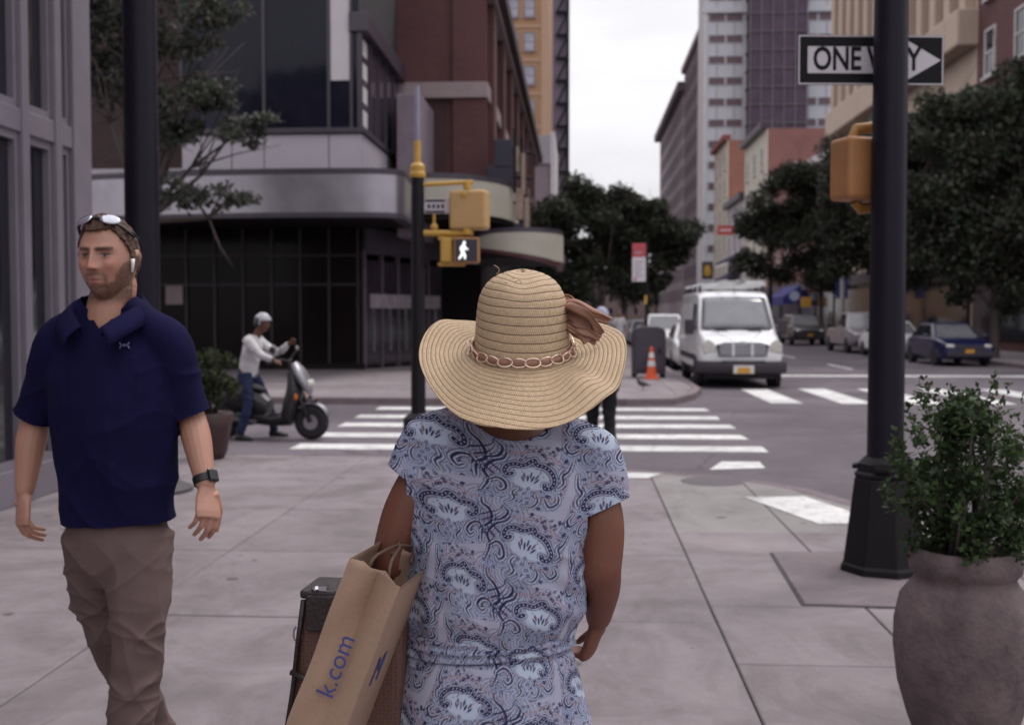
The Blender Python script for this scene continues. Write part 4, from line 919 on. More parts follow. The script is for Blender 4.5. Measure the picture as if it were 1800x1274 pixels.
# ---- saloon cars, SUVs, pickup
def car(name, label, cat, s_, t_, paint, kind='saloon', yaw=0, group='parked cars', front=True):
    o = thing(name, label, cat, S(s_, t_, ROAD), -ANG + yaw, group)
    H = {'saloon': 1.45, 'suv': 1.75, 'pickup': 1.85}[kind]; L_ = {'saloon': 4.6, 'suv': 4.7, 'pickup': 5.4}[kind]; W = 0.9 if kind == 'saloon' else 0.96
    hb = 0.92 if kind == 'saloon' else 1.08; g = 0.24 if kind == 'saloon' else 0.32
    low = [(0, W * 0.8, W * 0.84, W * 0.76, g + 0.1, 0.55, hb - 0.22), (0.15, W * 0.94, W * 0.96, W * 0.88, g, 0.6, hb - 0.12), (0.6, W * 0.99, W, W * 0.93, g, 0.62, hb - 0.02), (1.25, W, W, W * 0.94, g, 0.65, hb + 0.04),
           (L_ * 0.6, W, W, W * 0.94, g, 0.65, hb + 0.06), (L_ * 0.85, W, W, W * 0.93, g, 0.65, hb + 0.05), (L_ - 0.12, W * 0.96, W * 0.97, W * 0.88, g + 0.03, 0.65, hb - 0.02), (L_, W * 0.86, W * 0.88, W * 0.78, g + 0.12, 0.62, hb - 0.16)]
    loft_body(low).build('body', paint, o, smooth=True)
    a0, a1 = (1.2, 2.0); e0, e1 = (L_ * 0.72, L_ * 0.9) if kind == 'saloon' else ((L_ * 0.88, L_ * 0.97) if kind == 'suv' else (L_ * 0.56, L_ * 0.6))
    zc = hb - 0.02
    cabin = MB(); wb_, wt = W * 0.9, W * 0.68
    cabin.add([(-wb_, a0, zc), (wb_, a0, zc), (wb_, e1, zc), (-wb_, e1, zc), (-wt, a1, H), (wt, a1, H), (wt, e0, H), (-wt, e0, H)], [(0, 1, 5, 4), (1, 2, 6, 5), (2, 3, 7, 6), (3, 0, 4, 7), (4, 5, 6, 7), (3, 2, 1, 0)])
    cabin.build('cabin', paint, o, bevel=0.09, seg=3)
    lerp = lambda p, q, k: tuple(p[i] + (q[i] - p[i]) * k for i in range(3))
    A, B, C_, D = (-wb_, a0, zc), (wb_, a0, zc), (wt, a1, H), (-wt, a1, H)
    panel(o, 'windscreen', [lerp(lerp(A, B, .06), lerp(D, C_, .06), .12), lerp(lerp(A, B, .94), lerp(D, C_, .94), .12), lerp(lerp(A, B, .92), lerp(D, C_, .92), .88), lerp(lerp(A, B, .08), lerp(D, C_, .08), .88)], WGLASS, 0.012)
    A, B, C_, D = (wb_, e1, zc), (-wb_, e1, zc), (-wt, e0, H), (wt, e0, H)
    panel(o, 'rear_window', [lerp(lerp(A, B, .08), lerp(D, C_, .08), .15), lerp(lerp(A, B, .92), lerp(D, C_, .92), .15), lerp(lerp(A, B, .9), lerp(D, C_, .9), .88), lerp(lerp(A, B, .1), lerp(D, C_, .1), .88)], GLASS, 0.012)
    for sg in (-1, 1):
        A, B, C_, D = (sg * wb_, a0, zc), (sg * wb_, e1, zc), (sg * wt, e0, H), (sg * wt, a1, H)
        for k0, k1 in ((0.1, 0.49), (0.53, 0.9)):
            q = [lerp(lerp(A, B, k0), lerp(D, C_, k0), .16), lerp(lerp(A, B, k1), lerp(D, C_, k1), .16), lerp(lerp(A, B, k1), lerp(D, C_, k1), .86), lerp(lerp(A, B, k0), lerp(D, C_, k0), .86)]
            panel(o, 'side_window', q if sg > 0 else q[::-1], GLASS, 0.012)
        r = 0.33 if kind == 'saloon' else 0.37
        wheel(o, sg * (W - 0.1), 0.92, r, 0.21); wheel(o, sg * (W - 0.1), L_ - 0.95, r, 0.21)
        MB().ball((sg * W * 0.66, 0.07, hb - 0.24), (0.17, 0.1, 0.075), 12, 8).build('headlight', HEADL, o, smooth='all')
        MB().box(min(sg * W * 0.55, sg * W * 0.86), max(sg * W * 0.55, sg * W * 0.86), L_ - 0.08, L_ - 0.01, hb - 0.25, hb - 0.1).build('tail_light', M('tail_red', (0.25, 0.015, 0.015), 0.25), o, bevel=0.02)
        MB().ball((sg * (W + 0.1), a0 + 0.25, hb + 0.1), (0.1, 0.06, 0.07), 10, 6).build('mirror', paint, o, smooth='all')
    MB().box(-W * 0.5, W * 0.5, -0.015, 0.1, hb - 0.36, hb - 0.2).build('grille', BLKPL, o, bevel=0.02)
    MB().box(-W * 0.8, W * 0.8, -0.01, 0.15, g + 0.1, g + 0.26).build('lower_intake', BLKPL, o, bevel=0.02)
    MB().box(-0.15, 0.15, -0.022, -0.016, g + 0.22, g + 0.34).build('licence_plate', M('plate_amber'), o)
    if kind == 'pickup':
        MB().box(-W * 0.8, W * 0.8, L_ * 0.62, L_ - 0.15, hb + 0.02, hb + 0.065).build('bed_liner', BLKPL, o)
    return o
def paint(name, c, coat=0.6): return M(name, c, 0.3, 0.04, 2, coat=coat)
car('white_car', 'white saloon close behind the white van by the kerb', 'car', 2.95 + 0.9, 35.2, WHITEPAINT, 'saloon')
car('white_car', 'white car further up the left kerb, above the utility box', 'car', 3.7, 47, WHITEPAINT, 'suv')
car('pale_car', 'pale blue-grey car at the left kerb beyond the sign pole', 'car', 3.6, 60, paint('pale_blue_paint', (0.45, 0.5, 0.55)), 'saloon')
car('white_black_suv', 'white fronted dark SUV parked on the right beyond the van', 'SUV', 12.9, 64, M('dark_green_black_paint', (0.03, 0.03, 0.035), 0.3, coat=0.6), 'suv')
car('grey_pickup', 'light grey pickup parked just left of the black pole', 'pickup', 13.0, 51, paint('warm_grey_paint', (0.24, 0.21, 0.23)), 'pickup')
car('white_taxi_car', 'white car seen just right of the black pole behind the blue car', 'car', 13.0, 47 - 1.5, WHITEPAINT, 'saloon')
car('blue_car', 'dark blue saloon parked at the right picture edge', 'car', 12.95, 38.4, paint('deep_blue_paint', (0.008, 0.010, 0.05)), 'saloon')
car('silver_car', 'silver car parked far up the right kerb', 'car', 12.9, 78, paint('silver_paint', (0.4, 0.4, 0.42)), 'saloon')
car('black_car', 'black car parked furthest up the right kerb', 'car', 12.9, 92, paint('black_paint', (0.02, 0.02, 0.022)), 'saloon')
# ================================================================== STREET FURNITURE
WLET = M('sign_face_white', (0.56, 0.52, 0.56), 0.5, 0.05, 3); BLET = M('sign_face_black', (0.009, 0.008, 0.010), 0.55, 0.2, 4, spec=0.15)
# ---- pedestrian signal pole at the near kerb
PY = 12.45
def pz(y): return at(735, y, PY).z
px_ = at(735, 600, PY).x
def ax(x): return at(x, 500, PY).x - px_
sp = thing('pedestrian_signal_pole', 'black signal pole with yellow pedestrian signal heads showing a white walking figure', 'signal pole', (px_, PY, 0))
MB().tube([(0, 0, 0), (0, 0, pz(735))], (0.17), 8).build('base', BLACKMETAL, sp, bevel=0.015)
MB().tube([(0, 0, pz(735)), (0, 0, pz(735) + 0.06)], [0.17, 0.09], 8).build('base_cap', BLACKMETAL, sp)
MB().tube([(0, 0, 0.3), (0, 0, pz(313))], [0.082, 0.07], 16).build('shaft', BLACKMETAL, sp, smooth=True)
MB().lathe([(0.078, 0), (0.09, 0.02), (0.09, 0.05), (0.076, 0.07), (0.08, 0.09), (0.08, 0.13), (0.05, 0.16)], 16, (0, 0, pz(313))).build('collar', YELLOW, sp, smooth=True)
MB().tube([(0, 0, pz(292)), (0, 0, pz(248))], 0.036, 12).build('conduit', YELLOW, sp, smooth=True)
MB().tube([(0, 0, pz(248)), (0, 0, pz(152))], 0.031, 12).build('upper_pipe', M('grey_pipe', (0.27, 0.26, 0.33), 0.4, metal=0.4), sp, smooth=True)
# upper head (seen from behind) on two arms
MB().tube([(0.05, 0, pz(325)), (ax(832), -0.05, pz(321))], 0.024, 10).build('arm', YELLOW, sp, smooth=True)
MB().tube([(0.05, 0, pz(410)), (ax(832), -0.05, pz(411))], 0.034, 10).build('arm', YELLOW, sp, smooth=True)
hx, hz = ax(825), pz(368)
MB().tube([(hx - 0.02, -0.05, pz(321)), (hx - 0.02, -0.05, pz(334))], 0.045, 10).build('bracket', YELLOW, sp, smooth=True)
MB().tube([(hx - 0.02, -0.05, pz(402)), (hx - 0.02, -0.05, pz(413))], 0.06, 10).build('bracket', YELLOW, sp, smooth=True)
hd = MB().box(-0.205, 0.205, -0.09, 0.14, -0.225, 0.2).build('signal_housing', M('housing_tan', (0.5, 0.31, 0.13), 0.55, 0.1, 5, bump=0.05), sp, bevel=0.035, seg=4)
hd.location = (hx, -0.03, hz); hd.rotation_euler = (0, 0, math.radians(-12))
MB().lathe([(0.03, 0), (0.03, 0.012), (0.02, 0.016)], 12).xf(Matrix.Translation((-0.04, -0.09, 0.15)) @ Matrix.Rotation(PI / 2, 4, 'X')).build('hinge_cap', YELLOW, hd)
# street name plate between pole and head
pl = MB().box(ax(745), ax(792), 0.03, 0.045, pz(375), pz(349)).build('name_plate', WLET, sp)
for z in (352.5, 372): MB().box(ax(748), ax(782), 0.022, 0.029, pz(z + 1.6), pz(z - 1.6)).build('plate_line', BLET, pl)
for k in range(4): MB().box(ax(752 + 8 * k), ax(756.5 + 8 * k), 0.024, 0.029, pz(366), pz(359)).build('plate_letter', BLET, pl)
MB().tube([(ax(763), 0.03, pz(412)), (ax(763), 0.03, pz(376))], [0.018, 0.016], 8).build('plate_stem', YELLOW, sp)
MB().ball((ax(763), 0.02, pz(400)), 0.045, 12, 8).build('plate_knuckle', YELLOW, sp, smooth='all')
# lower heads: one edge-on, one showing the walking figure
lx = ax(785); lo = MB().box(-0.062, 0.062, -0.1, 0.1, -0.135, 0.13).build('signal_housing', YELLOW, sp, bevel=0.02, seg=3); lo.location = (lx, 0, pz(440))
MB().box(ax(770), ax(826), -0.03, 0.03, pz(422), pz(415)).build('head_bar', YELLOW, sp, bevel=0.008)
MB().box(ax(770), ax(818), -0.03, 0.03, pz(468), pz(461)).build('head_bar', YELLOW, sp, bevel=0.008)
wk = MB().box(-0.14, 0.14, -0.06, 0.12, -0.14, 0.14).build('walk_signal', M('walk_housing', (0.36, 0.18, 0.07), 0.5), sp, bevel=0.025, seg=3); wk.location = (ax(821), -0.08, pz(441))
MB().box(-0.116, 0.116, -0.066, -0.0605, -0.118, 0.118).build('lens', M('dark_lens', (0.025, 0.02, 0.032), 0.35), wk)
fig = MB(); y_ = -0.072
def cap2(mb, a, b, r0, r1, n=8):
    mb.tube([(a[0], y_, a[1]), ((a[0] + b[0]) / 2, y_, (a[1] + b[1]) / 2), (b[0], y_, b[1])], [(r0, 0.004), ((r0 + r1) / 2, 0.004), (r1, 0.004)], n, side=(-(b[1] - a[1]), 0, b[0] - a[0]))
    mb.ball((a[0], y_, a[1]), (r0, 0.004, r0), 8, 6); mb.ball((b[0], y_, b[1]), (r1, 0.004, r1), 8, 6)
fx_ = -0.028
fig.ball((fx_ + 0.004, y_, 0.078), (0.017, 0.004, 0.019), 10, 6)
cap2(fig, (fx_ - 0.005, 0.042), (fx_ - 0.012, -0.015), 0.02, 0.017)
cap2(fig, (fx_ - 0.01, -0.02), (fx_ + 0.008, -0.05), 0.013, 0.012); cap2(fig, (fx_ + 0.008, -0.05), (fx_ + 0.012, -0.09), 0.012, 0.011)
cap2(fig, (fx_ - 0.014, -0.02), (fx_ - 0.024, -0.055), 0.013, 0.012); cap2(fig, (fx_ - 0.024, -0.055), (fx_ - 0.048, -0.088), 0.012, 0.012)
cap2(fig, (fx_ + 0.006, 0.045), (fx_ + 0.022, 0.015), 0.01, 0.009); cap2(fig, (fx_ + 0.022, 0.015), (fx_ + 0.042, 0.008), 0.009, 0.008)
cap2(fig, (fx_ - 0.018, 0.045), (fx_ - 0.034, 0.018), 0.01, 0.009); cap2(fig, (fx_ - 0.034, 0.018), (fx_ - 0.03, -0.008), 0.009, 0.008)
fig.build('walking_figure', M('lit_white', (0.8, 0.8, 0.8), 0.5, emit=(0.95, 1.0, 1.0, 1.1)), wk, smooth='all')

# ---- black lamp post at the right with its cast base
LY = 7.05; lp0 = at(1556, 800, LY)
lp = thing('lamp_post', 'thick black lamp post on a flared cast base beside the stone urn', 'lamp post', (lp0.x, LY, 0))
MB().tube([(0, 0, 0.5), (0, 0, 4.6)], [0.112, 0.098], 24).build('shaft', M('post_blue_black', (0.011, 0.009, 0.017), 0.42, 0.2, 5, bump=0.08, bscale=30, spec=0.2), lp, smooth=True)
MB().tube([(0, 0, 0), (0, 0, 0.05), (0, 0, 0.06), (0, 0, 0.59)], [0.272, 0.268, 0.255, 0.19], 8).build('base', BLACKMETAL, lp, bevel=0.012)
MB().tube([(0, 0, 0.591), (0, 0, 0.62), (0, 0, 0.625), (0, 0, 0.685)], [0.185, 0.195, 0.175, 0.172], 8).build('base_collar', BLACKMETAL, lp, bevel=0.008)
MB().tube([(0, 0, 0.686), (0, 0, 0.72)], [0.15, 0.12], 16).build('shaft_ring', BLACKMETAL, lp, smooth=True)
for k in range(4):
    q = PI / 8 + PI / 2 * k + PI / 4
    MB().obox((0.178 * math.cos(q), 0.178 * math.sin(q), 0.655), (0.03, 0.09, 0.03), Matrix.Rotation(q, 3, 'Z')).build('bolt_lug', BLACKMETAL, lp, bevel=0.006)
MB().obox((-0.1, -0.2, 0.32), (0.005, 0.005, 0.005)).build('seam_bolt', BLACKMETAL, lp)
# yellow signal housing behind the post
sg = MB().box(-0.13, 0.2, -0.1, 0.12, -0.2, 0.19).build('signal_housing', M('housing_rust_orange', (0.34, 0.15, 0.055), 0.55, 0.15, 5), lp, bevel=0.03, seg=3)
sg.location = (at(1512, 300, LY + 0.1).x - lp0.x, 0.16, at(1512, 291, LY).z); sg.rotation_euler = (0, 0, math.radians(18))
MB().tube([(-0.02, 0.02, 0.19), (0.0, 0.02, 0.25), (0.15, 0.0, 0.27)], 0.035, 10).build('upper_bracket', M('bracket_ochre', (0.32, 0.15, 0.03), 0.5), sg, smooth=True)
MB().tube([(0.0, 0.02, -0.2), (0.04, 0.02, -0.25), (0.16, 0.0, -0.23)], 0.035, 10).build('lower_bracket', M('bracket_ochre'), sg, smooth=True)
# one way sign fixed to the post
ow_ = thing('one_way_sign', 'black and white ONE WAY arrow sign fixed behind the black lamp post', 'sign', (at(1531, 110, LY + 0.16).x, LY + 0.16, at(1531, 150, LY + 0.16).z), math.radians(1.5))
SW, SH = 0.925, 0.31
MB().box(-SW / 2, SW / 2, 0, 0.006, 0, SH).build('plate', BLET, ow_, bevel=0.002)
bd = MB(); e = 0.008
for (a, b, c_, d_) in ((-SW / 2 + .004, SW / 2 - .004, 0.003, 0.003 + e), (-SW / 2 + .004, SW / 2 - .004, SH - 0.003 - e, SH - 0.003), ): bd.box(a, b, -0.002, -0.0003, c_, d_)
for a in (-SW / 2 + 0.004, SW / 2 - 0.004 - e): bd.box(a, a + e, -0.002, -0.0003, 0.0115, SH - 0.0115)
bd.build('border', WLET, ow_)
MB().prism([(-0.40, 0.072), (0.20, 0.072), (0.20, 0.016), (0.442, 0.155), (0.20, 0.294), (0.20, 0.238), (-0.40, 0.238)], -0.003, -0.0006, 'y').build('arrow', WLET, ow_)
for body, x_ in (('ONE', -0.215), ('WAY', 0.145)):
    tm = text_mb(body, 0.2, 0.0006, 0.005).xf(Matrix.Translation((x_, -0.0036, 0.155)) @ Matrix.Rotation(PI / 2, 4, 'X') @ Matrix.Diagonal((0.73, 1, 1, 1)))
    tm.build('lettering', BLET, ow_)
# steel cover let into the pavement round the post
# ---- dark column behind the man
ly = 10.3; c0 = at(254, 700, ly)
dc = thing('dark_column', 'tall round blue-black column rising behind the man in the navy polo', 'column', (c0.x, ly, 0))
MB().tube([(0, 0, 0), (0, 0, 6.5)], [0.152, 0.148], 24).build('shaft', M('post_blue_black'), dc, smooth=True)
MB().lathe([(0.42, 0), (0.42, 0.03), (0.3, 0.08), (0.24, 0.1), (0.2, 0.2), (0.155, 0.24)], 24).build('foot', M('iron_foot', (0.06, 0.05, 0.058), 0.6), dc, smooth=True)

# ---- far corner: bus sign, utility box, cone, pigeon, litter
bp = gnd(1136, 652); bsn = thing('bus_stop_sign', 'red and white bus stop sign on a slim black pole at the far corner', 'sign', bp)
Yb = bp.y
MB().tube([(0, 0, 0), (0, 0, at(1136, 425, Yb).z)], 0.04, 10).build('pole', BLACKMETAL, bsn, smooth=True)
zt_, zb_ = at(1124, 428, Yb).z, at(1124, 495, Yb).z; wd_ = 24 / FPX * Yb; zm_ = at(1124, 452, Yb).z
MB().box(-wd_ - 0.03, -0.03, -0.03, 0.0, zb_, zm_ - 0.002).build('panel', WLET, bsn, bevel=0.01)
MB().box(-wd_ - 0.03, -0.03, -0.03, 0.0, zm_, zt_).build('red_panel', M('bus_red', (0.42, 0.06, 0.075), 0.5), bsn, bevel=0.01)
tx = MB()
for k in range(5): tx.box(-wd_ + 0.03, -0.1 - 0.05 * (k % 2), -0.034, -0.031, zb_ + 0.14 + 0.1 * k, zb_ + 0.17 + 0.1 * k)
tx.box(-wd_ + 0.06, -wd_ + 0.24, -0.034, -0.031, zm_ + 0.08, zm_ + 0.16)
tx.build('print', M('faded_print', (0.3, 0.22, 0.26), 0.6), bsn)
MB().box(-wd_ + 0.02, -wd_ + 0.1, -0.034, -0.031, zb_ + 0.04, zb_ + 0.1).build('red_mark', M('bus_red'), bsn)
MB().box(-0.06, 0.0, -0.05, -0.035, 1.9, 2.15).build('yellow_tag', M('sign_yellow'), bsn)
ub = gnd(1142, 664); u = thing('utility_box', 'dark grey-purple steel relay box standing behind the traffic cone', 'utility box', ub, -ANG + 0.06)
UBM = M('dark_plum_paint', (0.045, 0.036, 0.052), 0.5, 0.2, 3)
MB().prism([(-0.41, 0.1), (0.41, 0.1), (0.41, 1.14), (0.36, 1.25), (0.2, 1.3), (-0.2, 1.3), (-0.36, 1.25), (-0.41, 1.14)], 0, 0.55, 'y').build('body', UBM, u, bevel=0.02)
dr = MB().box(-0.35, 0.35, -0.02, -0.001, 0.2, 1.1).build('door', UBM, u, bevel=0.008); MB().box(0.22, 0.27, -0.05, -0.021, 0.6, 0.75).build('handle', BLACKMETAL, dr)
for a, b in ((-0.36, 0.05), (0.36, 0.05), (-0.36, 0.5), (0.36, 0.5)): MB().box(a - 0.04, a + 0.04, b - 0.04, b + 0.04, 0, 0.1).build('leg', BLACKMETAL, u)
cn = thing('traffic_cone', 'orange traffic cone with two white bands beside the kerb', 'cone', gnd(1145, 666), -ANG)
OR_ = M('cone_orange', (0.62, 0.09, 0.025), 0.55, 0.12, 6)
MB().box(-0.19, 0.19, -0.19, 0.19, 0.0, 0.04).build('base', OR_, cn, bevel=0.015)
MB().lathe([(0.14, 0.04), (0.135, 0.06), (0.1, 0.32)], 20).build('lower_cone', OR_, cn, smooth=True)
MB().lathe([(0.1, 0.321), (0.08, 0.46)], 20).build('white_band', M('band_white', (0.62, 0.6, 0.6), 0.4), cn, smooth=True)
MB().lathe([(0.08, 0.461), (0.073, 0.53)], 20).build('middle_cone', OR_, cn, smooth=True)
MB().lathe([(0.073, 0.531), (0.054, 0.66)], 20).build('white_band', M('band_white'), cn, smooth=True)
MB().lathe([(0.054, 0.661), (0.036, 0.79), (0.02, 0.8)], 20).build('tip', OR_, cn, smooth=True)
# ---- right side poles
sl = thing('street_lamp', 'dark street lamp with a pale horizontal head, beyond the van on the right', 'street lamp', S(14.7, 88))
MB().tube([(0, 0, 0), (0, 0, 10), (0.3, 0, 12.0), (1.2, -0.2, 12.6), (3.6, -0.6, 12.75)], [0.16, 0.11, 0.09, 0.07, 0.05], 10).build('post', BLACKMETAL, sl, smooth=True)
MB().ball((4.3, -0.7, 12.75), (0.75, 0.22, 0.12), 14, 8).build('lamp_head', M('lamp_pale', (0.5, 0.5, 0.55), 0.4), sl, smooth='all')
wl = thing('pale_pole', 'slim whitish pole standing by the parked cars on the right', 'pole', S(14.75, 64.5))
MB().tube([(0, 0, 0), (0, 0, 4.8)], [0.15, 0.12], 12).build('shaft', M('pole_cream', (0.42, 0.38, 0.37), 0.6), wl, smooth=True)
MB().lathe([(0.2, 0), (0.2, 0.5), (0.15, 0.6)], 12).build('foot', M('pole_cream'), wl, smooth=True)
MB().ball((0, 0, 4.95), (0.25, 0.25, 0.3), 12, 8).build('cap', M('pole_cream'), wl, smooth='all')
# ---- litter on the road by the far kerb
lt = MB(); rng_ = np.random.default_rng(2); vs = []
for i in range(4):
    for j in range(5): vs.append((0.1 * j - 0.2, 0.09 * i, 0.02 + 0.09 * rng_.random() * (1 if 0 < i < 3 else 0.3)))
o = lt.add(vs, [(i * 5 + j, i * 5 + j + 1, i * 5 + j + 6, i * 5 + j + 5) for i in range(3) for j in range(4)]).build('paper_litter', M('paper_white', (0.62, 0.6, 0.6), 0.8), smooth='all')
o.location = gnd(650, 709, ROAD); tag(o, 'crumpled white paper lying in the gutter of the far kerb', 'litter'); o.modifiers.new('solid', 'SOLIDIFY').thickness = 0.004
# ---- pigeon on the far pavement
pg = thing('pigeon', 'dark pigeon standing on the far pavement near the cone', 'pigeon', gnd(1130, 686), 0.3)
PGM = M('pigeon_grey', (0.06, 0.05, 0.062), 0.7, 0.35, 25)
b_ = MB(); b_.tube([(0.2, 0, 0.10), (0.12, 0, 0.115), (0.03, 0, 0.135), (-0.06, 0, 0.16), (-0.1, 0, 0.2), (-0.115, 0, 0.245), (-0.13, 0, 0.27), (-0.15, 0, 0.268), (-0.175, 0, 0.258)],
                   [(0.025, 0.006), (0.045, 0.02), (0.06, 0.055), (0.055, 0.06), (0.036, 0.04), (0.025, 0.026), (0.027, 0.027), (0.016, 0.016), (0.003, 0.003)], 12, side=(0, 1, 0)); b_.build('body', PGM, pg, smooth='all')
for sgn in (-1, 1): MB().tube([(0.0, sgn * 0.025, 0.09), (0.01, sgn * 0.028, 0.04), (0.0, sgn * 0.03, 0.004), (-0.03, sgn * 0.03, 0.003)], [0.009, 0.005, 0.004, 0.003], 6).build('leg', M('pigeon_leg', (0.25, 0.06, 0.06), 0.7), pg)
# ---- iron manhole plate near the ramp
mh = MB().lathe([(0.001, 0.006), (0.28, 0.006), (0.30, 0.004), (0.30, 0.0)], 28).build('manhole_cover', M('cast_iron_cover', (0.09, 0.075, 0.085), 0.7, 0.3, 15)); mh.location = gnd(1252, 846); tag(mh, 'small round iron cover set in the grey ramp', 'manhole cover')
# ================================================================== FIGURE TOOLS
def eval_mesh(o):
    dg = bpy.context.evaluated_depsgraph_get(); return bpy.data.meshes.new_from_object(o.evaluated_get(dg))
def fuse(mb, voxel=0.006, it=8, sub=0, fac=0.5):
    """melt overlapping closed shapes into one continuous skin"""
    me = bpy.data.meshes.new('raw'); me.from_pydata(mb.v, [], mb.f); me.update()
    o = bpy.data.objects.new('raw', me); COL.objects.link(o)
    r = o.modifiers.new('r', 'REMESH'); r.mode = 'VOXEL'; r.voxel_size = voxel; r.use_smooth_shade = True
    if it: s_ = o.modifiers.new('s', 'SMOOTH'); s_.factor = fac; s_.iterations = it
    if sub: u = o.modifiers.new('u', 'SUBSURF'); u.levels = sub; u.render_levels = sub
    out = eval_mesh(o); bpy.data.objects.remove(o); bpy.data.meshes.remove(me)
    out.polygons.foreach_set('use_smooth', [True] * len(out.polygons)); return out
def get_co(me):
    a = np.empty(len(me.vertices) * 3); me.vertices.foreach_get('co', a); return a.reshape(-1, 3)
def set_co(me, a): me.vertices.foreach_set('co', np.asarray(a).reshape(-1)); me.update()
def get_no(me):
    a = np.empty(len(me.vertices) * 3); me.vertices.foreach_get('normal', a); return a.reshape(-1, 3)
def set_col(me, name, c):
    a = np.ones((len(me.vertices), 4), np.float32); a[:, :3] = c
    k = me.color_attributes.new(name, 'FLOAT_COLOR', 'POINT'); k.data.foreach_set('color', a.reshape(-1))
def drop_verts(me, mask):
    bm = bmesh.new(); bm.from_mesh(me); bm.verts.ensure_lookup_table()
    bmesh.ops.delete(bm, geom=[bm.verts[i] for i in np.nonzero(mask)[0]], context='VERTS'); bm.to_mesh(me); bm.free()
_perm = np.random.default_rng(99).random((64, 64, 64))
def noise3(p):
    p = np.asarray(p, float); i = np.floor(p).astype(int); f = p - i; f = f * f * (3 - 2 * f); r = 0
    for dx in (0, 1):
        for dy in (0, 1):
            for dz in (0, 1):
                w_ = (f[:, 0] if dx else 1 - f[:, 0]) * (f[:, 1] if dy else 1 - f[:, 1]) * (f[:, 2] if dz else 1 - f[:, 2])
                r = r + w_ * _perm[(i[:, 0] + dx) % 64, (i[:, 1] + dy) % 64, (i[:, 2] + dz) % 64]
    return r * 2 - 1
def fold(p, dirs, amp, freq, warp=1.2, seed=0):
    """soft cloth folds: ridged waves across direction dirs"""
    d = np.array(dirs, float); d /= np.linalg.norm(d); q = p @ d
    n = noise3(p * 6 + seed); m = noise3(p * 3.1 + seed + 7)
    return amp * np.sin(q * freq + warp * 3 * n) * (0.35 + 0.65 * np.clip(m + 0.4, 0, 1))
def crease(p, ang, sc_, amp, seed, pw=3.0):
    """irregular ridges: sharp-crested, wandering, never evenly spaced"""
    c, s_ = math.cos(ang), math.sin(ang); q = np.stack([(p[:, 0] * c - p[:, 2] * s_) * sc_[0], p[:, 1] * sc_[1], (p[:, 0] * s_ + p[:, 2] * c) * sc_[2]], 1) + seed
    return amp * ((1 - np.abs(noise3(q))) ** pw - 0.35)
def snap(me, planes):
    """cut clothing to crisp open edges: planes are (point, outward direction, reach)"""
    co = get_co(me); kill = np.zeros(len(co), bool)
    for pt, dr, reach, x0_, sg in planes:
        pt = np.array(pt); dr = np.array(dr, float); dr /= np.linalg.norm(dr); t = (co - pt) @ dr
        lat = np.linalg.norm((co - pt) - t[:, None] * dr, axis=1); m = (t > 0) & (lat < reach)
        if sg: m &= sg * (co[:, 0] - x0_) > 0
        kill |= m & (t > 0.011); mm = m & (t <= 0.011); co[mm] -= t[mm][:, None] * dr
    set_co(me, co); drop_verts(me, kill)
def crom(P, m=5): 
    P = [Vector(p) for p in P]; out = []
    for i in range(len(P) - 1):
        p0, p1, p2, p3 = [P[min(max(i + d, 0), len(P) - 1)] for d in (-1, 0, 1, 2)]
        for k in range(m):
            u = k / m; out.append(0.5 * ((2 * p1) + (p2 - p0) * u + (2 * p0 - 5 * p1 + 4 * p2 - p3) * u * u + (3 * p1 - p0 - 3 * p2 + p3) * u ** 3))
    out.append(P[-1]); return out
def limb(mb, P, R, n=16, m=5, side=None, caps=True):
    """tapering limb through joints P with radii R (numbers or (a, b) pairs), rounded ends"""
    RR = [r if hasattr(r, '__len__') else (r, r) for r in R]
    pts = crom(P, m); rs = crom([(a, b, 0) for a, b in RR], m); rad = [(q.x, q.y) for q in rs]
    mb.tube(pts, rad, n, side=side)
    if caps:
        mb.ball(pts[0], min(rad[0]) * 0.98, n, 10); mb.ball(pts[-1], min(rad[-1]) * 0.98, n, 10)
    return mb
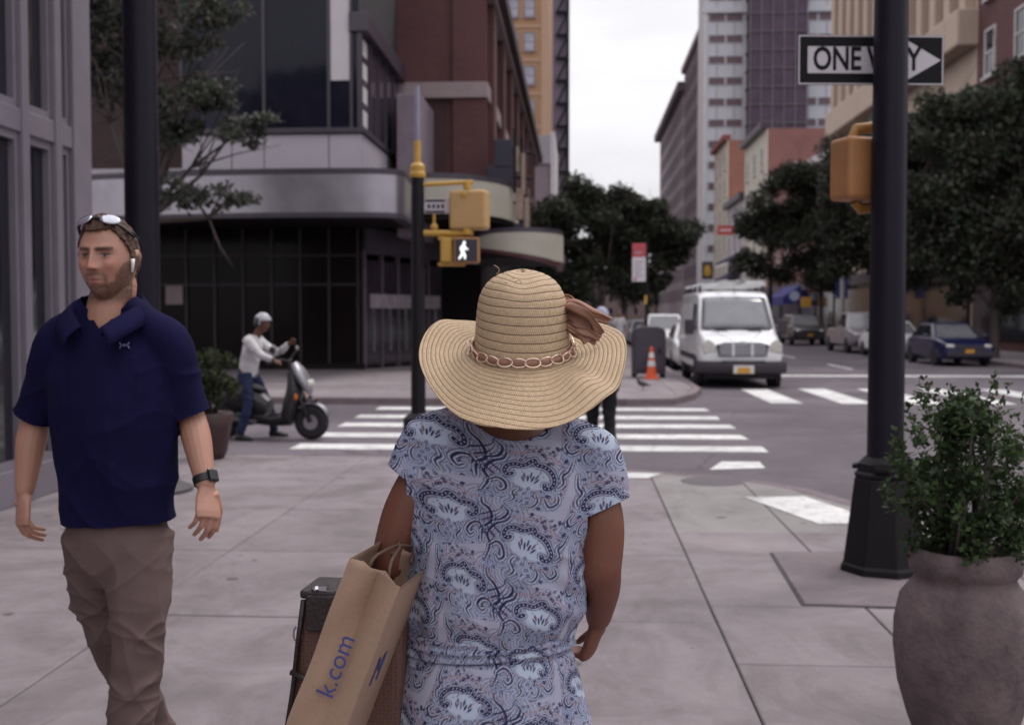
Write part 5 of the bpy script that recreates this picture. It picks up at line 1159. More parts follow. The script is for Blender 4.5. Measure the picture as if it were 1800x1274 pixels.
def hand(mb, W, d, nrm, sgn=1, curl=(0.35, 0.45, 0.35), sc=1.0, thumb_in=0.35, spread=0.06):
    """palm and five separate fingers; nrm is the way the palm faces, sgn picks the thumb side"""
    W, d, nrm = Vector(W), Vector(d).normalized(), Vector(nrm); nrm = (nrm - d * nrm.dot(d)).normalized(); lat = d.cross(nrm) * sgn
    mb.tube([W - d * 0.03 * sc, W, W + d * 0.03 * sc, W + d * 0.07 * sc, W + d * 0.09 * sc], [(0.026 * sc, 0.02 * sc), (0.027 * sc, 0.019 * sc), (0.037 * sc, 0.0165 * sc), (0.042 * sc, 0.0145 * sc), (0.038 * sc, 0.01 * sc)], 16, side=lat)
    for k, (o, L_, r) in enumerate(((0.031, 0.070, 0.0088), (0.0105, 0.079, 0.0092), (-0.0105, 0.073, 0.0088), (-0.0305, 0.058, 0.0078))):
        p = W + d * (0.082 - 0.004 * abs(k - 1)) * sc + lat * o * sc; dd = (d + lat * spread * (1.5 - k) * 0.7).normalized(); P = [p - d * 0.02 * sc, p]; R = [r * sc, r * sc]
        for j, f in enumerate((0.45, 0.31, 0.24)):
            c = curl[j] * (1 + 0.12 * k); dd = (dd * math.cos(c) + nrm * math.sin(c)).normalized()
            nn = (nrm * math.cos(c) - dd * math.sin(c)); nrm_k = nn; p = p + dd * L_ * f * sc * 1.05; P.append(p); R.append(r * sc * (0.95 - 0.1 * j))
        mb.tube(P, R, 10); mb.ball(P[-1], R[-1], 10, 8)
        for q, rr in zip(P[1:-1], R[1:-1]): mb.ball(q, rr * 1.02, 10, 8)
    b = W + d * 0.022 * sc + lat * 0.026 * sc
    d1 = (d * 0.75 + lat * 0.62 + nrm * thumb_in).normalized(); e1 = b + d1 * 0.044 * sc; d2 = (d * 0.95 + lat * 0.12 + nrm * thumb_in * 1.1).normalized(); e2 = e1 + d2 * 0.034 * sc; e3 = e2 + d2 * 0.022 * sc
    mb.tube([b - d1 * 0.015 * sc, b, e1, e2, e3], [0.016 * sc, 0.0155 * sc, 0.0115 * sc, 0.0102 * sc, 0.0078 * sc], 10); mb.ball(e3, 0.0078 * sc, 10, 8); mb.ball(e1, 0.0117 * sc, 10, 8)
    return mb
def foot(mb, ank, d, L_=0.25):
    ank = Vector(ank); d = Vector((d[0], d[1], 0)).normalized(); z = ank.z * 0.5
    mb.tube([ank - d * 0.06 * L_ / .25 - Vector((0, 0, ank.z - 0.045)), ank - d * 0.02 - Vector((0, 0, ank.z - 0.05)), ank + d * 0.06 - Vector((0, 0, ank.z - 0.045)), ank + d * 0.13 - Vector((0, 0, ank.z - 0.035)), ank + d * L_ * 0.74 - Vector((0, 0, ank.z - 0.025))],
            [(0.032, 0.04), (0.04, 0.046), (0.042, 0.04), (0.045, 0.03), (0.028, 0.02)], 14, side=Vector((0, 0, 1)).cross(d))
    return mb
def head_shape(mb_or_none, C, a=0.074, b=0.094, c=0.118, yaw=0.0, tilt=0.0, roll=0.0, face=True, n=84, m=72, grow=0.0, male=True):
    """sculpted head: returns verts (world), local coords and faces; face looks to local -y"""
    th = np.linspace(0.0, PI, m + 1)[:, None]; ph = np.linspace(0, 2 * PI, n, endpoint=False)[None, :]
    x = np.sin(th) * np.sin(ph); y = -np.sin(th) * np.cos(ph); z = np.cos(th) * np.ones_like(ph)
    X, Y, Z = x * a, y * b, z * c
    lo = np.clip(-z, 0, 1)
    X = X * (1 - 0.30 * lo ** 1.6) * (1 + 0.05 * np.clip(z, 0, 1)); 
    back = np.clip(y, 0, 1); Y = Y * np.where(y > 0, 1.02 - 0.25 * lo, 1.0); Z = np.where(y > 0.15, Z * (1 - 0.22 * lo * back), Z)
    if face:
        fr = np.clip(-y, 0, 1) ** 0.8; g = lambda q, s_: np.exp(-(q / s_) ** 2); ax_ = np.abs(X)
        k = c / 0.118; zz = Z / k
        Y = Y + 0.010 * fr * g(X, 0.055) * g(zz - 0.005, 0.07)                     # flatten front
        d = 0
        ramp = np.clip((0.030 - zz) / 0.050, 0, 1) * (1 / (1 + np.exp(-(zz + 0.027) / 0.0025)))
        wid = 0.0085 + 0.006 * np.clip((0.02 - zz) / 0.04, 0, 1)
        d = d + (0.010 * g(zz - 0.02, 0.02) + 0.031 * ramp) * np.exp(-(X / wid) ** 2)
        d = d + 0.009 * g(ax_ - 0.0145, 0.0065) * g(zz + 0.021, 0.007)            # nostril wings
        d = d + 0.0105 * g(zz - 0.034, 0.009) * g(ax_ - 0.024, 0.026)             # brow
        d = d - 0.0165 * g(ax_ - 0.030, 0.017) * g(zz - 0.016, 0.0115)            # sockets
        d = d + 0.0065 * g(ax_ - 0.031, 0.011) * g(zz - 0.013, 0.0065)            # lids over the eyes
        d = d + 0.009 * g(ax_ - 0.046, 0.018) * g(zz + 0.012, 0.016)              # cheekbones
        d = d - 0.005 * g(ax_ - 0.036, 0.012) * g(zz + 0.045, 0.02)
        d = d + (0.0055 * g(zz + 0.047, 0.005) + 0.006 * g(zz + 0.060, 0.0055) - 0.005 * g(zz + 0.0535, 0.0022)) * g(X, 0.021) + 0.004 * g(zz + 0.05, 0.02) * g(X, 0.03)
        d = d - 0.004 * g(zz + 0.073, 0.006) * g(X, 0.02) + 0.010 * g(zz + 0.095, 0.016) * g(X, 0.024)
        d = d - 0.0035 * g(ax_ - (0.019 + 0.4 * np.clip(-0.022 - zz, 0, 0.03)), 0.004) * g(zz + 0.036, 0.016)
        Y = Y - d * fr
    P = np.stack([X, Y, Z], -1).reshape(-1, 3)
    if grow: 
        nn = P / np.array([a, b, c]) ; nn /= np.linalg.norm(nn, axis=1)[:, None] + 1e-9; P = P + nn * grow
    R = (Matrix.Rotation(yaw, 3, 'Z') @ Matrix.Rotation(tilt, 3, 'X') @ Matrix.Rotation(roll, 3, 'Y'))
    Wd = P @ np.array(R).T + np.array(C)
    F = [(i * n + k_, (i + 1) * n + k_, (i + 1) * n + (k_ + 1) % n, i * n + (k_ + 1) % n) for i in range(m) for k_ in range(n)]
    if mb_or_none is not None: mb_or_none.add([tuple(v) for v in Wd], F)
    return P, Wd, F, R
SKIN_BUMP = dict(rough=0.55, var=0.1, scale=14, bump=0.12, bscale=130)
def cloth(name, col=(0.5, 0.5, 0.5), var=0.15, rough=0.85): return M(name, col, rough, var, 7, weave=0.25, bscale=700, spec=0.25)

# ================================================================== WOMAN IN THE STRAW HAT
WY = 2.45
wm = thing('person', 'person in a wide straw hat and blue paisley dress, seen from behind at the centre', 'person', (-0.02, WY, 0))
def wl_(x, y, dy=0.0):                       # pixel on her -> local point
    p = at(x, y, WY + dy); return (p.x + 0.02, dy, p.z)
skinW = M('brown_skin', (0.15, 0.052, 0.03), **SKIN_BUMP)
shL, elL, wrL = wl_(757, 802), wl_(686, 990, -0.02), wl_(700, 1062, 0.17)
shR, elR, wrR = wl_(1037, 828), wl_(1056, 1000, -0.03), wl_(1052, 1085, 0.06)
b = MB()
limb(b, [(-0.02, 0, 0.82), (-0.025, 0, 0.95), (-0.012, 0, 1.1), (-0.005, 0, 1.24), (0.0, 0.0, 1.33), (0.005, 0.005, 1.375)], [(0.15, 0.1), (0.15, 0.095), (0.16, 0.1), (0.16, 0.095), (0.12, 0.072), (0.07, 0.058)], 20, side=(1, 0, 0), caps=False)
limb(b, [(0.01, 0.0, 1.33), (0.015, 0.01, 1.42), (0.02, 0.025, 1.48)], [0.062, 0.056, 0.058], 16)
limb(b, [(-0.09, 0, 1.30), tuple(Vector(shL) + Vector((0.006, 0, -0.012))), tuple((Vector(shL) + Vector(elL)) / 2 + Vector((-0.008, 0, 0))), elL], [0.036, 0.044, 0.05, 0.043], 16)
limb(b, [elL, tuple((Vector(elL) * 0.55 + Vector(wrL) * 0.45)), wrL], [0.043, 0.040, 0.027], 16)
hand(b, Vector(wrL) + Vector((0.005, 0.02, -0.012)), (0.15, 0.85, -0.5), (0.75, 0, -0.2), -1, (0.9, 1.0, 0.6), 0.92)
limb(b, [(0.09, 0, 1.29), tuple(Vector(shR) + Vector((-0.006, 0, -0.012))), tuple((Vector(shR) + Vector(elR)) / 2 + Vector((0.012, 0, 0))), elR], [0.036, 0.042, 0.05, 0.045], 16)
limb(b, [elR, tuple((Vector(elR) * 0.6 + Vector(wrR) * 0.4) + Vector((0.004, 0, 0))), wrR], [0.045, 0.041, 0.029], 16)
hand(b, Vector(wrR) + Vector((-0.002, 0.006, -0.018)), (-0.25, 0.25, -0.9), (-0.7, 0.3, 0.3), 1, (0.95, 1.1, 0.7), 0.95, thumb_in=0.5)
for sgn in (-1, 1):
    k = (sgn * 0.085 - 0.02, -0.01 + sgn * 0.06, 0.45); an = (sgn * 0.08 - 0.02, sgn * 0.12, 0.08)
    limb(b, [(sgn * 0.085 - 0.02, 0, 0.82), k, an], [0.095, 0.058, 0.036], 16); foot(b, an, (0, 1), 0.23)
head_shape(b, (0.035, 0.045, 1.53), 0.07, 0.088, 0.11, PI, face=True, n=60, m=50)
me = fuse(b, 0.0056, 5); mkobj('body', me, skinW, wm)
# short dark hair under the hat
P, Wd, F, R_ = head_shape(None, (0.035, 0.045, 1.53), 0.07, 0.088, 0.11, PI, face=False, n=48, m=40, grow=0.008)
keep = lambda i: (P[i, 2] > -0.055 + 0.09 * max(0, -P[i, 1] / 0.09))
hm = MB(); idx = {}
for f in F:
    if all(keep(i) for i in f):
        q = []
        for i in f:
            if i not in idx: idx[i] = len(hm.v); hm.v.append(tuple(Wd[i] + 0.002 * np.random.default_rng(int(i)).normal(size=3)))
            q.append(idx[i])
        hm.f.append(tuple(q))
hm.build('hair', M('black_hair', (0.02, 0.014, 0.012), 0.5, 0.3, 60, bump=0.6, bscale=200), wm, smooth='all')

# ---- paisley print: one repeat drawn as distances to curves, then read per vertex
def paisley():
    NX, NY = 640, 330; Wt, Ht = 2 * 0.139, 0.142
    U, V = np.meshgrid((np.arange(NX) + 0.5) / NX * Wt, (np.arange(NY) + 0.5) / NY * Ht)
    navy = np.array((0.022, 0.022, 0.075)); pale = np.array((0.415, 0.475, 0.585)); base = np.array((0.36, 0.365, 0.465)); pink = np.array((0.36, 0.285, 0.34)); blue = np.array((0.31, 0.37, 0.52)); white = np.array((0.45, 0.47, 0.56))
    img = np.zeros((NY, NX, 3)) + base
    def pl(pts, m=7): return np.array([(q.x, q.y) for q in crom([(a, b_, 0) for a, b_ in pts], m)])
    def dist(x, y, pts):
        best = np.full(x.shape, 9.0); arc = np.zeros(x.shape); s0 = 0
        for i in range(len(pts) - 1):
            a, b_ = pts[i], pts[i + 1]; e = b_ - a; L2 = (e ** 2).sum(); k = np.clip(((x - a[0]) * e[0] + (y - a[1]) * e[1]) / L2, 0, 1)
            d = np.hypot(x - a[0] - k * e[0], y - a[1] - k * e[1]); mk = d < best; best = np.where(mk, d, best); arc = np.where(mk, s0 + k * math.sqrt(L2), arc); s0 += math.sqrt(L2)
        return best, arc, s0
    crown = pl([(-0.50, 0.02), (-0.60, -0.04), (-0.70, 0.06), (-0.66, 0.24), (-0.48, 0.34), (-0.24, 0.34), (-0.02, 0.52), (0.10, 0.40), (0.34, 0.36), (0.56, 0.22), (0.68, 0.0), (0.62, -0.2), (0.48, -0.24), (0.44, -0.14)])
    stem1 = pl([(-1.02, -0.78), (-0.98, -0.40), (-1.16, -0.10), (-1.02, 0.25), (-0.80, 0.42), (-0.74, 0.62)])
    stem2 = pl([(-1.0, -0.42), (-0.82, -0.24), (-0.62, -0.30), (-0.50, -0.52), (-0.62, -0.66), (-0.74, -0.56)])
    stem3 = pl([(-1.16, -0.10), (-1.42, 0.02), (-1.52, 0.26), (-1.36, 0.42)])
    stem4 = pl([(0.55, -0.55), (0.78, -0.72), (0.95, -0.55), (0.86, -0.36)])
    stem5 = pl([(1.02, 0.72), (0.98, 0.40), (0.86, 0.22), (0.92, 0.02), (0.80, -0.16)]); stem6 = pl([(-0.30, -0.98), (-0.18, -0.80), (-0.30, -0.60), (-0.22, -0.44)]); stem7 = pl([(0.30, -0.50), (0.42, -0.70), (0.34, -0.92), (0.16, -0.96)])
    feather = [pl([(-1.0 + 0.08 * k, -0.3 + 0.17 * k), (-1.18 - 0.03 * k, -0.12 + 0.2 * k), (-1.34, 0.1 + 0.2 * k)]) for k in range(3)]
    def over(c, mk): 
        nonlocal img
        img = img * (1 - mk[..., None]) + np.asarray(c) * mk[..., None]
    sm = lambda d, w_, e=0.02: np.clip((w_ - d) / e + 0.5, 0, 1)
    for cu, cv in ((Wt * 0.25, Ht * 0.5), (Wt * 0.75, 0.0)):
        x = ((U - cu + Wt / 2) % Wt - Wt / 2) / 0.066; y = ((V - cv + Ht / 2) % Ht - Ht / 2) / 0.066
        if cv == 0.0: x = -x
        _c, _s = (0.94, 0.34) if cv else (0.97, -0.24); x, y = x * _c - y * _s, x * _s + y * _c
        dc, ac, Lc = dist(x, y, crown); ds = [dist(x, y, s_) for s_ in (stem1, stem2, stem3, stem4, stem5, stem6, stem7)]; dmin = np.minimum.reduce([d[0] for d in ds])
        near = np.minimum(dc, dmin)
        inside = (np.hypot(x / 0.52, (y + 0.03) / 0.36) < 1)
        zone = (np.abs(x) < 1.02)
        # echo outlines and fillings
        over(blue, sm(np.abs(dmin - 0.16), 0.07, 0.06) * 0.7 * zone)
        over(pink, sm(np.abs(dc - 0.32), 0.05, 0.05) * 0.75 * (~inside))
        for q, w_ in ((0.12, 0.011), (0.19, 0.012), (0.27, 0.011), (0.36, 0.012), (0.45, 0.011)): over((0.10, 0.09, 0.17), sm(np.abs(near - q - 0.02 * np.sin(14 * np.arctan2(y, x))), w_ * 0.9, 0.016) * 0.8 * (~inside) * (np.abs(x) < 1.05))
        # shield
        over(pale, sm(np.hypot((x + 0.05 * np.sin(9 * y)) / (0.50 + 0.06 * np.sin(7 * np.arctan2(y, x))), (y + 0.02) / 0.36), 1.0, 0.10)); 
        for k in range(7):
            an = math.radians(58 + 11 * k); q_ = 0.30 + 0.10 * (k % 2); cx, cy = 0.02 + q_ * 1.15 * math.cos(an), -0.34 + q_ * math.sin(an)
            lx = (x - cx) * math.cos(an) + (y - cy) * math.sin(an); ly = -(x - cx) * math.sin(an) + (y - cy) * math.cos(an)
            over(navy * (1 if k % 3 else 2.2) + (np.array((0.12, 0.05, 0.02)) if k % 4 == 1 else 0), sm(np.hypot(lx / 0.105, ly / 0.03), 1.0, 0.3) * 0.95)
        for k in range(12):
            an = 2.4 * k; cx, cy = 0.42 * math.cos(an) * (0.6 + 0.4 * (k % 2)), 0.16 + 0.14 * math.sin(an); over(navy, sm(np.hypot(x - cx, y - cy), 0.017, 0.02))
        # stems with beaded scallops
        for (d, a, L_), w0 in zip(ds, (0.044, 0.036, 0.036, 0.032, 0.03, 0.026, 0.026)):
            wv = w0 * (0.45 + 0.55 * np.sin(np.clip(a / L_, 0, 1) * PI)); over(navy, sm(d, wv, 0.025))
            over(pale, sm(np.abs(d - wv - 0.028), 0.016, 0.02) * (np.sin(a * 46) > -0.1) * (a > 0.02))
            over(navy, sm(np.abs(d - wv - 0.055), 0.009, 0.018))
        for f_ in feather:
            d, a, L_ = dist(x, y, f_); over(navy, sm(d, 0.02 * (1 - a / L_) + 0.008, 0.02))
        # crown
        over(navy, sm(dc, 0.060, 0.025)); over(white, sm(np.hypot(((ac * 9.0) % 1 - 0.5) / 9.0, dc), 0.019, 0.022)); over(navy, sm(np.abs(dc - 0.105), 0.010, 0.02) * (y > -0.25))
        # rings and dots below the shield
        for cx, cy, r in ((0.05, -0.36, 0.045), (-0.12, -0.46, 0.035), (0.24, -0.44, 0.035), (0.0, -0.56, 0.04), (-0.32, -0.40, 0.03), (0.12, -0.68, 0.045), (0.30, -0.6, 0.03), (-0.2, -0.66, 0.04), (0.02, -0.8, 0.03), (0.84, 0.32, 0.04), (0.93, 0.16, 0.03), (0.78, 0.5, 0.035), (0.9, 0.62, 0.03), (-0.35, 0.62, 0.035), (-0.2, 0.74, 0.03), (0.3, 0.62, 0.035), (0.46, 0.52, 0.03), (0.5, 0.74, 0.04)):
            d = np.hypot(x - cx, y - cy); over(navy, sm(d, r, 0.02)); over(pale, sm(d, r * 0.42, 0.02))
        rr = np.random.default_rng(4)
        for k in range(150):
            cx, cy = rr.uniform(-1, 1), rr.uniform(-1, 1)
            ok = (near > 0.08) & (~inside); over(navy, sm(np.abs(np.hypot(x - cx, y - cy) - (0.0 if k % 3 else 0.03)), rr.uniform(0.012, 0.022), 0.02) * ok)
    return img, Wt, Ht
IMG, TW, TH = paisley()
_a, _b = 0.2, 0.125; _t = np.linspace(-PI, PI, 721); _arc = np.concatenate([[0], np.cumsum(np.hypot(np.diff(_a * np.sin(_t)), np.diff(_b * np.cos(_t))))]); _arc -= _arc[360]
def print_cols(co, off=(0.0, 0.0), shear=0.14):
    x = co[:, 0] + 0.012; th_ = np.arctan2(x / _a, -(co[:, 1]) / _b)
    u1 = np.interp(th_, _t, _arc); u2 = np.interp(np.arcsin(np.clip(x / 0.31, -0.98, 0.98)) * 1.25, _t, _arc)
    k = np.clip((co[:, 2] - 1.12) / 0.1, 0, 1); u = u1 * (1 - k) + u2 * k + shear * (co[:, 2] - 1.1) + off[0]; v = co[:, 2] + off[1] + 0.018 * noise3(co * 6)
    u = u + 0.017 * noise3(co * 5.5 + 20)
    fu = (u / TW % 1) * IMG.shape[1] - 0.5; fv = (v / TH % 1) * IMG.shape[0] - 0.5; i0, j0 = np.floor(fu).astype(int), np.floor(fv).astype(int); a, b_ = (fu - i0)[:, None], (fv - j0)[:, None]
    g = lambda i, j: IMG[j % IMG.shape[0], i % IMG.shape[1]]
    return g(i0, j0) * (1 - a) * (1 - b_) + g(i0 + 1, j0) * a * (1 - b_) + g(i0, j0 + 1) * (1 - a) * b_ + g(i0 + 1, j0 + 1) * a * b_
DRESS = M('paisley_cotton', attr='print', rough=0.85, var=0.05, scale=20, weave=0.2, bscale=600, spec=0.2)
d = MB(); DCUT = []
limb(d, [(-0.03, 0, 0.865), (-0.027, 0, 0.93), (-0.014, -0.006, 1.02), (-0.012, -0.005, 1.1), (-0.004, -0.006, 1.2), (0.0, 0, 1.285), (0.004, 0.005, 1.345), (0.008, 0.008, 1.372)],
     [(0.176, 0.118), (0.186, 0.124), (0.197, 0.13), (0.199, 0.13), (0.202, 0.125), (0.19, 0.112), (0.135, 0.085), (0.085, 0.066)], 24, side=(1, 0, 0), caps=False)
for sh, el, sg_, kk in ((shL, elL, -1, 0.26), (shR, elR, 1, 0.40)):
    sh, el = Vector(sh), Vector(el); e = sh.lerp(el, kk) + Vector((sg_ * 0.010, 0, 0.0)); DCUT.append((e, (el - sh).normalized() * 0.9 + Vector((sg_ * 0.30, 0, 0)), 0.13, -0.012 + sg_ * 0.192, sg_)); e = e + (el - sh).normalized() * 0.03
    limb(d, [(sg_ * 0.085, 0.0, 1.335), tuple(sh.lerp(Vector((sg_ * 0.085, 0, 1.335)), 0.45) + Vector((0, 0, 0.012))), tuple(sh + Vector((sg_ * 0.004, 0, 0.012))), tuple(e)], [(0.05, 0.072), (0.054, 0.074), (0.054, 0.073), (0.055, 0.068)], 20, m=6, caps=False)
me = fuse(d, 0.008, 9, 2)
co, no = get_co(me), get_no(me)
base_col = print_cols(co, (0.0, -0.06))
dl = fold(co, (0.25, 0, 1), 0.0035, 38, 1.0, 3) * np.clip((1.3 - co[:, 2]) / 0.2, 0, 1) + 0.004 * noise3(co * 9) + 0.002 * noise3(co * 22)
dl += 0.012 * np.exp(-((co[:, 2] - 0.965) / 0.035) ** 2) * (0.7 + 0.5 * noise3(co * np.array((14, 14, 4))))          # blouse bags out above the belt
dl += crease(co, 0.5, (7, 5, 12), 0.006, 3.3) + crease(co, -0.6, (6, 5, 11), 0.005, 9.1) * np.clip((1.3 - co[:, 2]) / 0.2, 0, 1)
dl += fold(co, (1, 0, 0.25), 0.0045, 95, 0.9, 11) * np.exp(-((co[:, 2] - 0.95) / 0.06) ** 2)
dl += 0.006 * np.exp(-(((co[:, 0] - 0.13) / 0.03) ** 2 + ((co[:, 2] - 1.0) / 0.07) ** 2)) * np.sin((co[:, 2] + co[:, 0] * 0.6) * 90)
set_co(me, co + no * dl[:, None]); set_col(me, 'print', base_col)
co = get_co(me); nk = (np.hypot((co[:, 0] - 0.03) / 0.12, (co[:, 1] - 0.01) / 0.13) < 1) & (co[:, 2] > 1.338 + 4.2 * (co[:, 0] - 0.03) ** 2 - 0.25 * np.clip(co[:, 1] - 0.03, 0, 1))
drop_verts(me, nk); snap(me, DCUT); drs = mkobj('dress_bodice', me, DRESS, wm); drs.modifiers.new('solid', 'SOLIDIFY').thickness = 0.0025
# belt and skirt of the same cloth
for nm, prof, vox in (('belt', [((-0.03, 0, 0.872), (0.183, 0.126)), ((-0.03, 0, 0.885), (0.188, 0.13)), ((-0.029, 0, 0.905), (0.187, 0.13)), ((-0.028, 0, 0.918), (0.182, 0.126))], 0.006),
                      ('skirt', [((-0.02, 0, 0.46), (0.27, 0.21)), ((-0.025, 0, 0.6), (0.24, 0.18)), ((-0.03, 0, 0.75), (0.215, 0.155)), ((-0.03, 0, 0.84), (0.193, 0.135)), ((-0.03, 0, 0.878), (0.18, 0.122))], 0.011)):
    d = MB(); limb(d, [p for p, _ in prof], [r for _, r in prof], 28, side=(1, 0, 0), caps=False); me = fuse(d, vox, 4, 1 if nm == 'belt' else 2)
    co, no = get_co(me), get_no(me); c_ = print_cols(co, (0.03, 0.05))
    if nm == 'skirt': dl = fold(co, (1, 0.3, 0.06), 0.012, 42, 0.5, 4) * np.clip((0.88 - co[:, 2]) / 0.2, 0.1, 1)
    else: dl = 0.0025 * np.sin(co[:, 2] * 330 + 3 * noise3(co * 5)) + 0.002 * noise3(co * 18); co[:, 2] += 0.012 * np.sin(co[:, 0] * 9 + 0.6) - 0.02 * (co[:, 0])
    set_co(me, co + no * dl[:, None]); set_col(me, 'print', c_); mkobj(nm, me, DRESS, wm)
# ---- the hat: spiral rows of plaited straw
HX, HY, HZ = 0.042, -0.045, 1.52
STRAW = bpy.data.materials.new('plaited_straw'); STRAW.use_nodes = True
t_ = STRAW.node_tree; bs_ = t_.nodes['Principled BSDF']; L = t_.links.new
def SN(k, **kw):
    n = t_.nodes.new(k)
    for a, v in kw.items(): setattr(n, a, v)
    return n
def smath(op, a, b_=None, c_=None):
    n = SN('ShaderNodeMath', operation=op)
    for i, v in enumerate((a, b_, c_)):
        if v is None: continue
        if isinstance(v, (int, float)): n.inputs[i].default_value = v
        else: L(v, n.inputs[i])
    return n.outputs[0]
row = SN('ShaderNodeAttribute', attribute_name='row').outputs['Fac']; arc = SN('ShaderNodeAttribute', attribute_name='arc').outputs['Fac']
tco = SN('ShaderNodeTexCoord'); nz_ = SN('ShaderNodeTexNoise'); nz_.inputs['Scale'].default_value = 260; nz_.inputs['Detail'].default_value = 4; L(tco.outputs['Object'], nz_.inputs['Vector'])
nb_ = SN('ShaderNodeTexNoise'); nb_.inputs['Scale'].default_value = 18; nb_.inputs['Detail'].default_value = 6; L(tco.outputs['Object'], nb_.inputs['Vector'])
fr = smath('FRACT', smath('ADD', row, smath('MULTIPLY', smath('SUBTRACT', nb_.outputs[0], 0.5), 0.16)))
edge = smath('MINIMUM', fr, smath('SUBTRACT', 1.0, fr))
stitch = SN('ShaderNodeMapRange'); stitch.inputs[1].default_value = 0.03; stitch.inputs[2].default_value = 0.085; stitch.inputs[3].default_value = 1; stitch.inputs[4].default_value = 0; L(edge, stitch.inputs[0])
zig = smath('ABSOLUTE', smath('SUBTRACT', fr, 0.5))
wv_ = smath('SINE', smath('ADD', smath('MULTIPLY', arc, 2 * PI / 0.0042), smath('MULTIPLY', zig, 14.0)))
cr = SN('ShaderNodeMix', data_type='RGBA'); L(smath('ADD', smath('MULTIPLY', wv_, 0.36), smath('ADD', smath('MULTIPLY', smath('SUBTRACT', nz_.outputs[0], 0.5), 1.6), 0.45)), cr.inputs[0]); cr.clamp_factor = True
cr.inputs[6].default_value = (0.33, 0.22, 0.13, 1); cr.inputs[7].default_value = (0.66, 0.495, 0.32, 1)
c2_ = SN('ShaderNodeMix', data_type='RGBA'); L(smath('MULTIPLY', stitch.outputs[0], 0.88), c2_.inputs[0]); L(cr.outputs[2], c2_.inputs[6]); c2_.inputs[7].default_value = (0.11, 0.062, 0.036, 1)
L(c2_.outputs[2], bs_.inputs['Base Color']); bs_.inputs['Roughness'].default_value = 0.6; bs_.inputs['Specular IOR Level'].default_value = 0.35
bp_ = SN('ShaderNodeBump'); bp_.inputs['Strength'].default_value = 0.55; bp_.inputs['Distance'].default_value = 0.0012
L(smath('ADD', smath('MULTIPLY', wv_, 0.5), smath('ADD', nz_.outputs[0], smath('MULTIPLY', stitch.outputs[0], -1.5))), bp_.inputs['Height']); L(bp_.outputs[0], bs_.inputs['Normal'])
NA = 400
ang_ = np.linspace(-PI, PI, NA + 1)                     # 0 = towards the camera (back of the head), grows to the picture left
crown_prof = crom([(0.0, 0.172, 0), (0.026, 0.171, 0), (0.052, 0.163, 0), (0.074, 0.147, 0), (0.089, 0.122, 0), (0.0955, 0.092, 0), (0.0985, 0.06, 0), (0.1, 0.03, 0), (0.1015, 0.004, 0), (0.104, -0.002, 0)], 14)
cpf = np.array([(q.x, q.y) for q in crown_prof]); cl_ = np.concatenate([[0], np.cumsum(np.hypot(*np.diff(cpf, axis=0).T))])
ns = 150; ss = np.linspace(0, cl_[-1], ns); cr_ = np.interp(ss, cl_, cpf[:, 0]); cz_ = np.interp(ss, cl_, cpf[:, 1])
deg = np.degrees(ang_); dd_ = np.where(deg > 180, deg - 360, deg)
zeL = np.interp(np.abs(dd_), [0, 30, 50, 70, 90, 115, 140, 180], [-0.149, -0.127, -0.085, -0.038, 0.008, 0.056, 0.078, 0.045])
zeR = np.interp(np.abs(dd_), [0, 30, 50, 70, 90, 115, 140, 180], [-0.149, -0.122, -0.078, -0.034, 0.014, 0.058, 0.074, 0.045])
ze = np.where(dd_ > 0, zeL, zeR); ker = np.ones(31) / 31; ze = np.convolve(np.concatenate([ze[-31:-1], ze, ze[1:31]]), ker, 'same')[30:-30]; ze[-1] = ze[0]
Rb = 0.217 + 0.004 * np.sin(2 * ang_ + 0.5) + 0.003 * np.sin(5 * ang_) + 0.008 * np.exp(-((dd_ + 95) / 40) ** 2)
zb_ = -0.030 * np.cos(ang_); nbm = 130; kk = np.linspace(0, 1, nbm + 1)[1:]
rows = []; rowv = []; arcv = []
wob = lambda a, z: 1 + 0.018 * np.sin(2 * a + 1.0) * z / 0.17 + 0.012 * np.sin(3 * a + 4 * z / 0.17) * (z / 0.17)
for i in range(ns):
    rn = ss[i] / 0.0158 + ang_ / (2 * PI); f = rn % 1; bul = 0.0011 * np.sin(PI * f) ** 0.6
    r = cr_[i] * wob(ang_, cz_[i]) + bul * min(1, cr_[i] / 0.05)
    z = cz_[i] + zb_ * np.clip(1 - cz_[i] / 0.2, 0, 1) + bul * (1 - min(1, cr_[i] / 0.1)) - 0.010 * np.exp(-((r * np.sin(ang_) - 0.0) ** 2 + (r * np.cos(ang_) - 0.062) ** 2) / 0.03 ** 2) * (cz_[i] > 0.11)
    rows.append(np.stack([-r * np.sin(ang_), -r * np.cos(ang_), z], 1)); rowv.append(rn); arcv.append(ang_ * max(cr_[i], 0.02))
rbase = ss[-1] / 0.0158
for k in kk:
    r = 0.1035 + (Rb - 0.1035) * k; rn = rbase + 12.4 * k * (Rb - 0.1035) / 0.1135 + ang_ / (2 * PI); f = rn % 1; bul = 0.0011 * np.sin(PI * f) ** 0.6
    g_ = k ** 1.12
    z = zb_ - 0.002 + (ze - zb_) * g_ + 0.0035 * np.sin(4 * ang_ + 1.2) * k ** 2 + 0.0012 * np.sin(7 * ang_ + 0.4) * k ** 2
    z += 0.016 * np.exp(-((dd_ + 42) / 12) ** 2) * np.exp(-((k - 0.55) / 0.3) ** 2) - 0.012 * np.exp(-((dd_ + 62) / 10) ** 2) * k + 0.010 * np.exp(-((dd_ - 118) / 16) ** 2) * k
    rows.append(np.stack([-r * np.sin(ang_), -r * np.cos(ang_), z + bul], 1)); rowv.append(rn); arcv.append(ang_ * (0.1035 + 0.1135 * k))
V_ = np.concatenate(rows); nr = len(rows); i_, j_ = np.meshgrid(np.arange(nr - 1), np.arange(NA), indexing='ij'); w0 = NA + 1
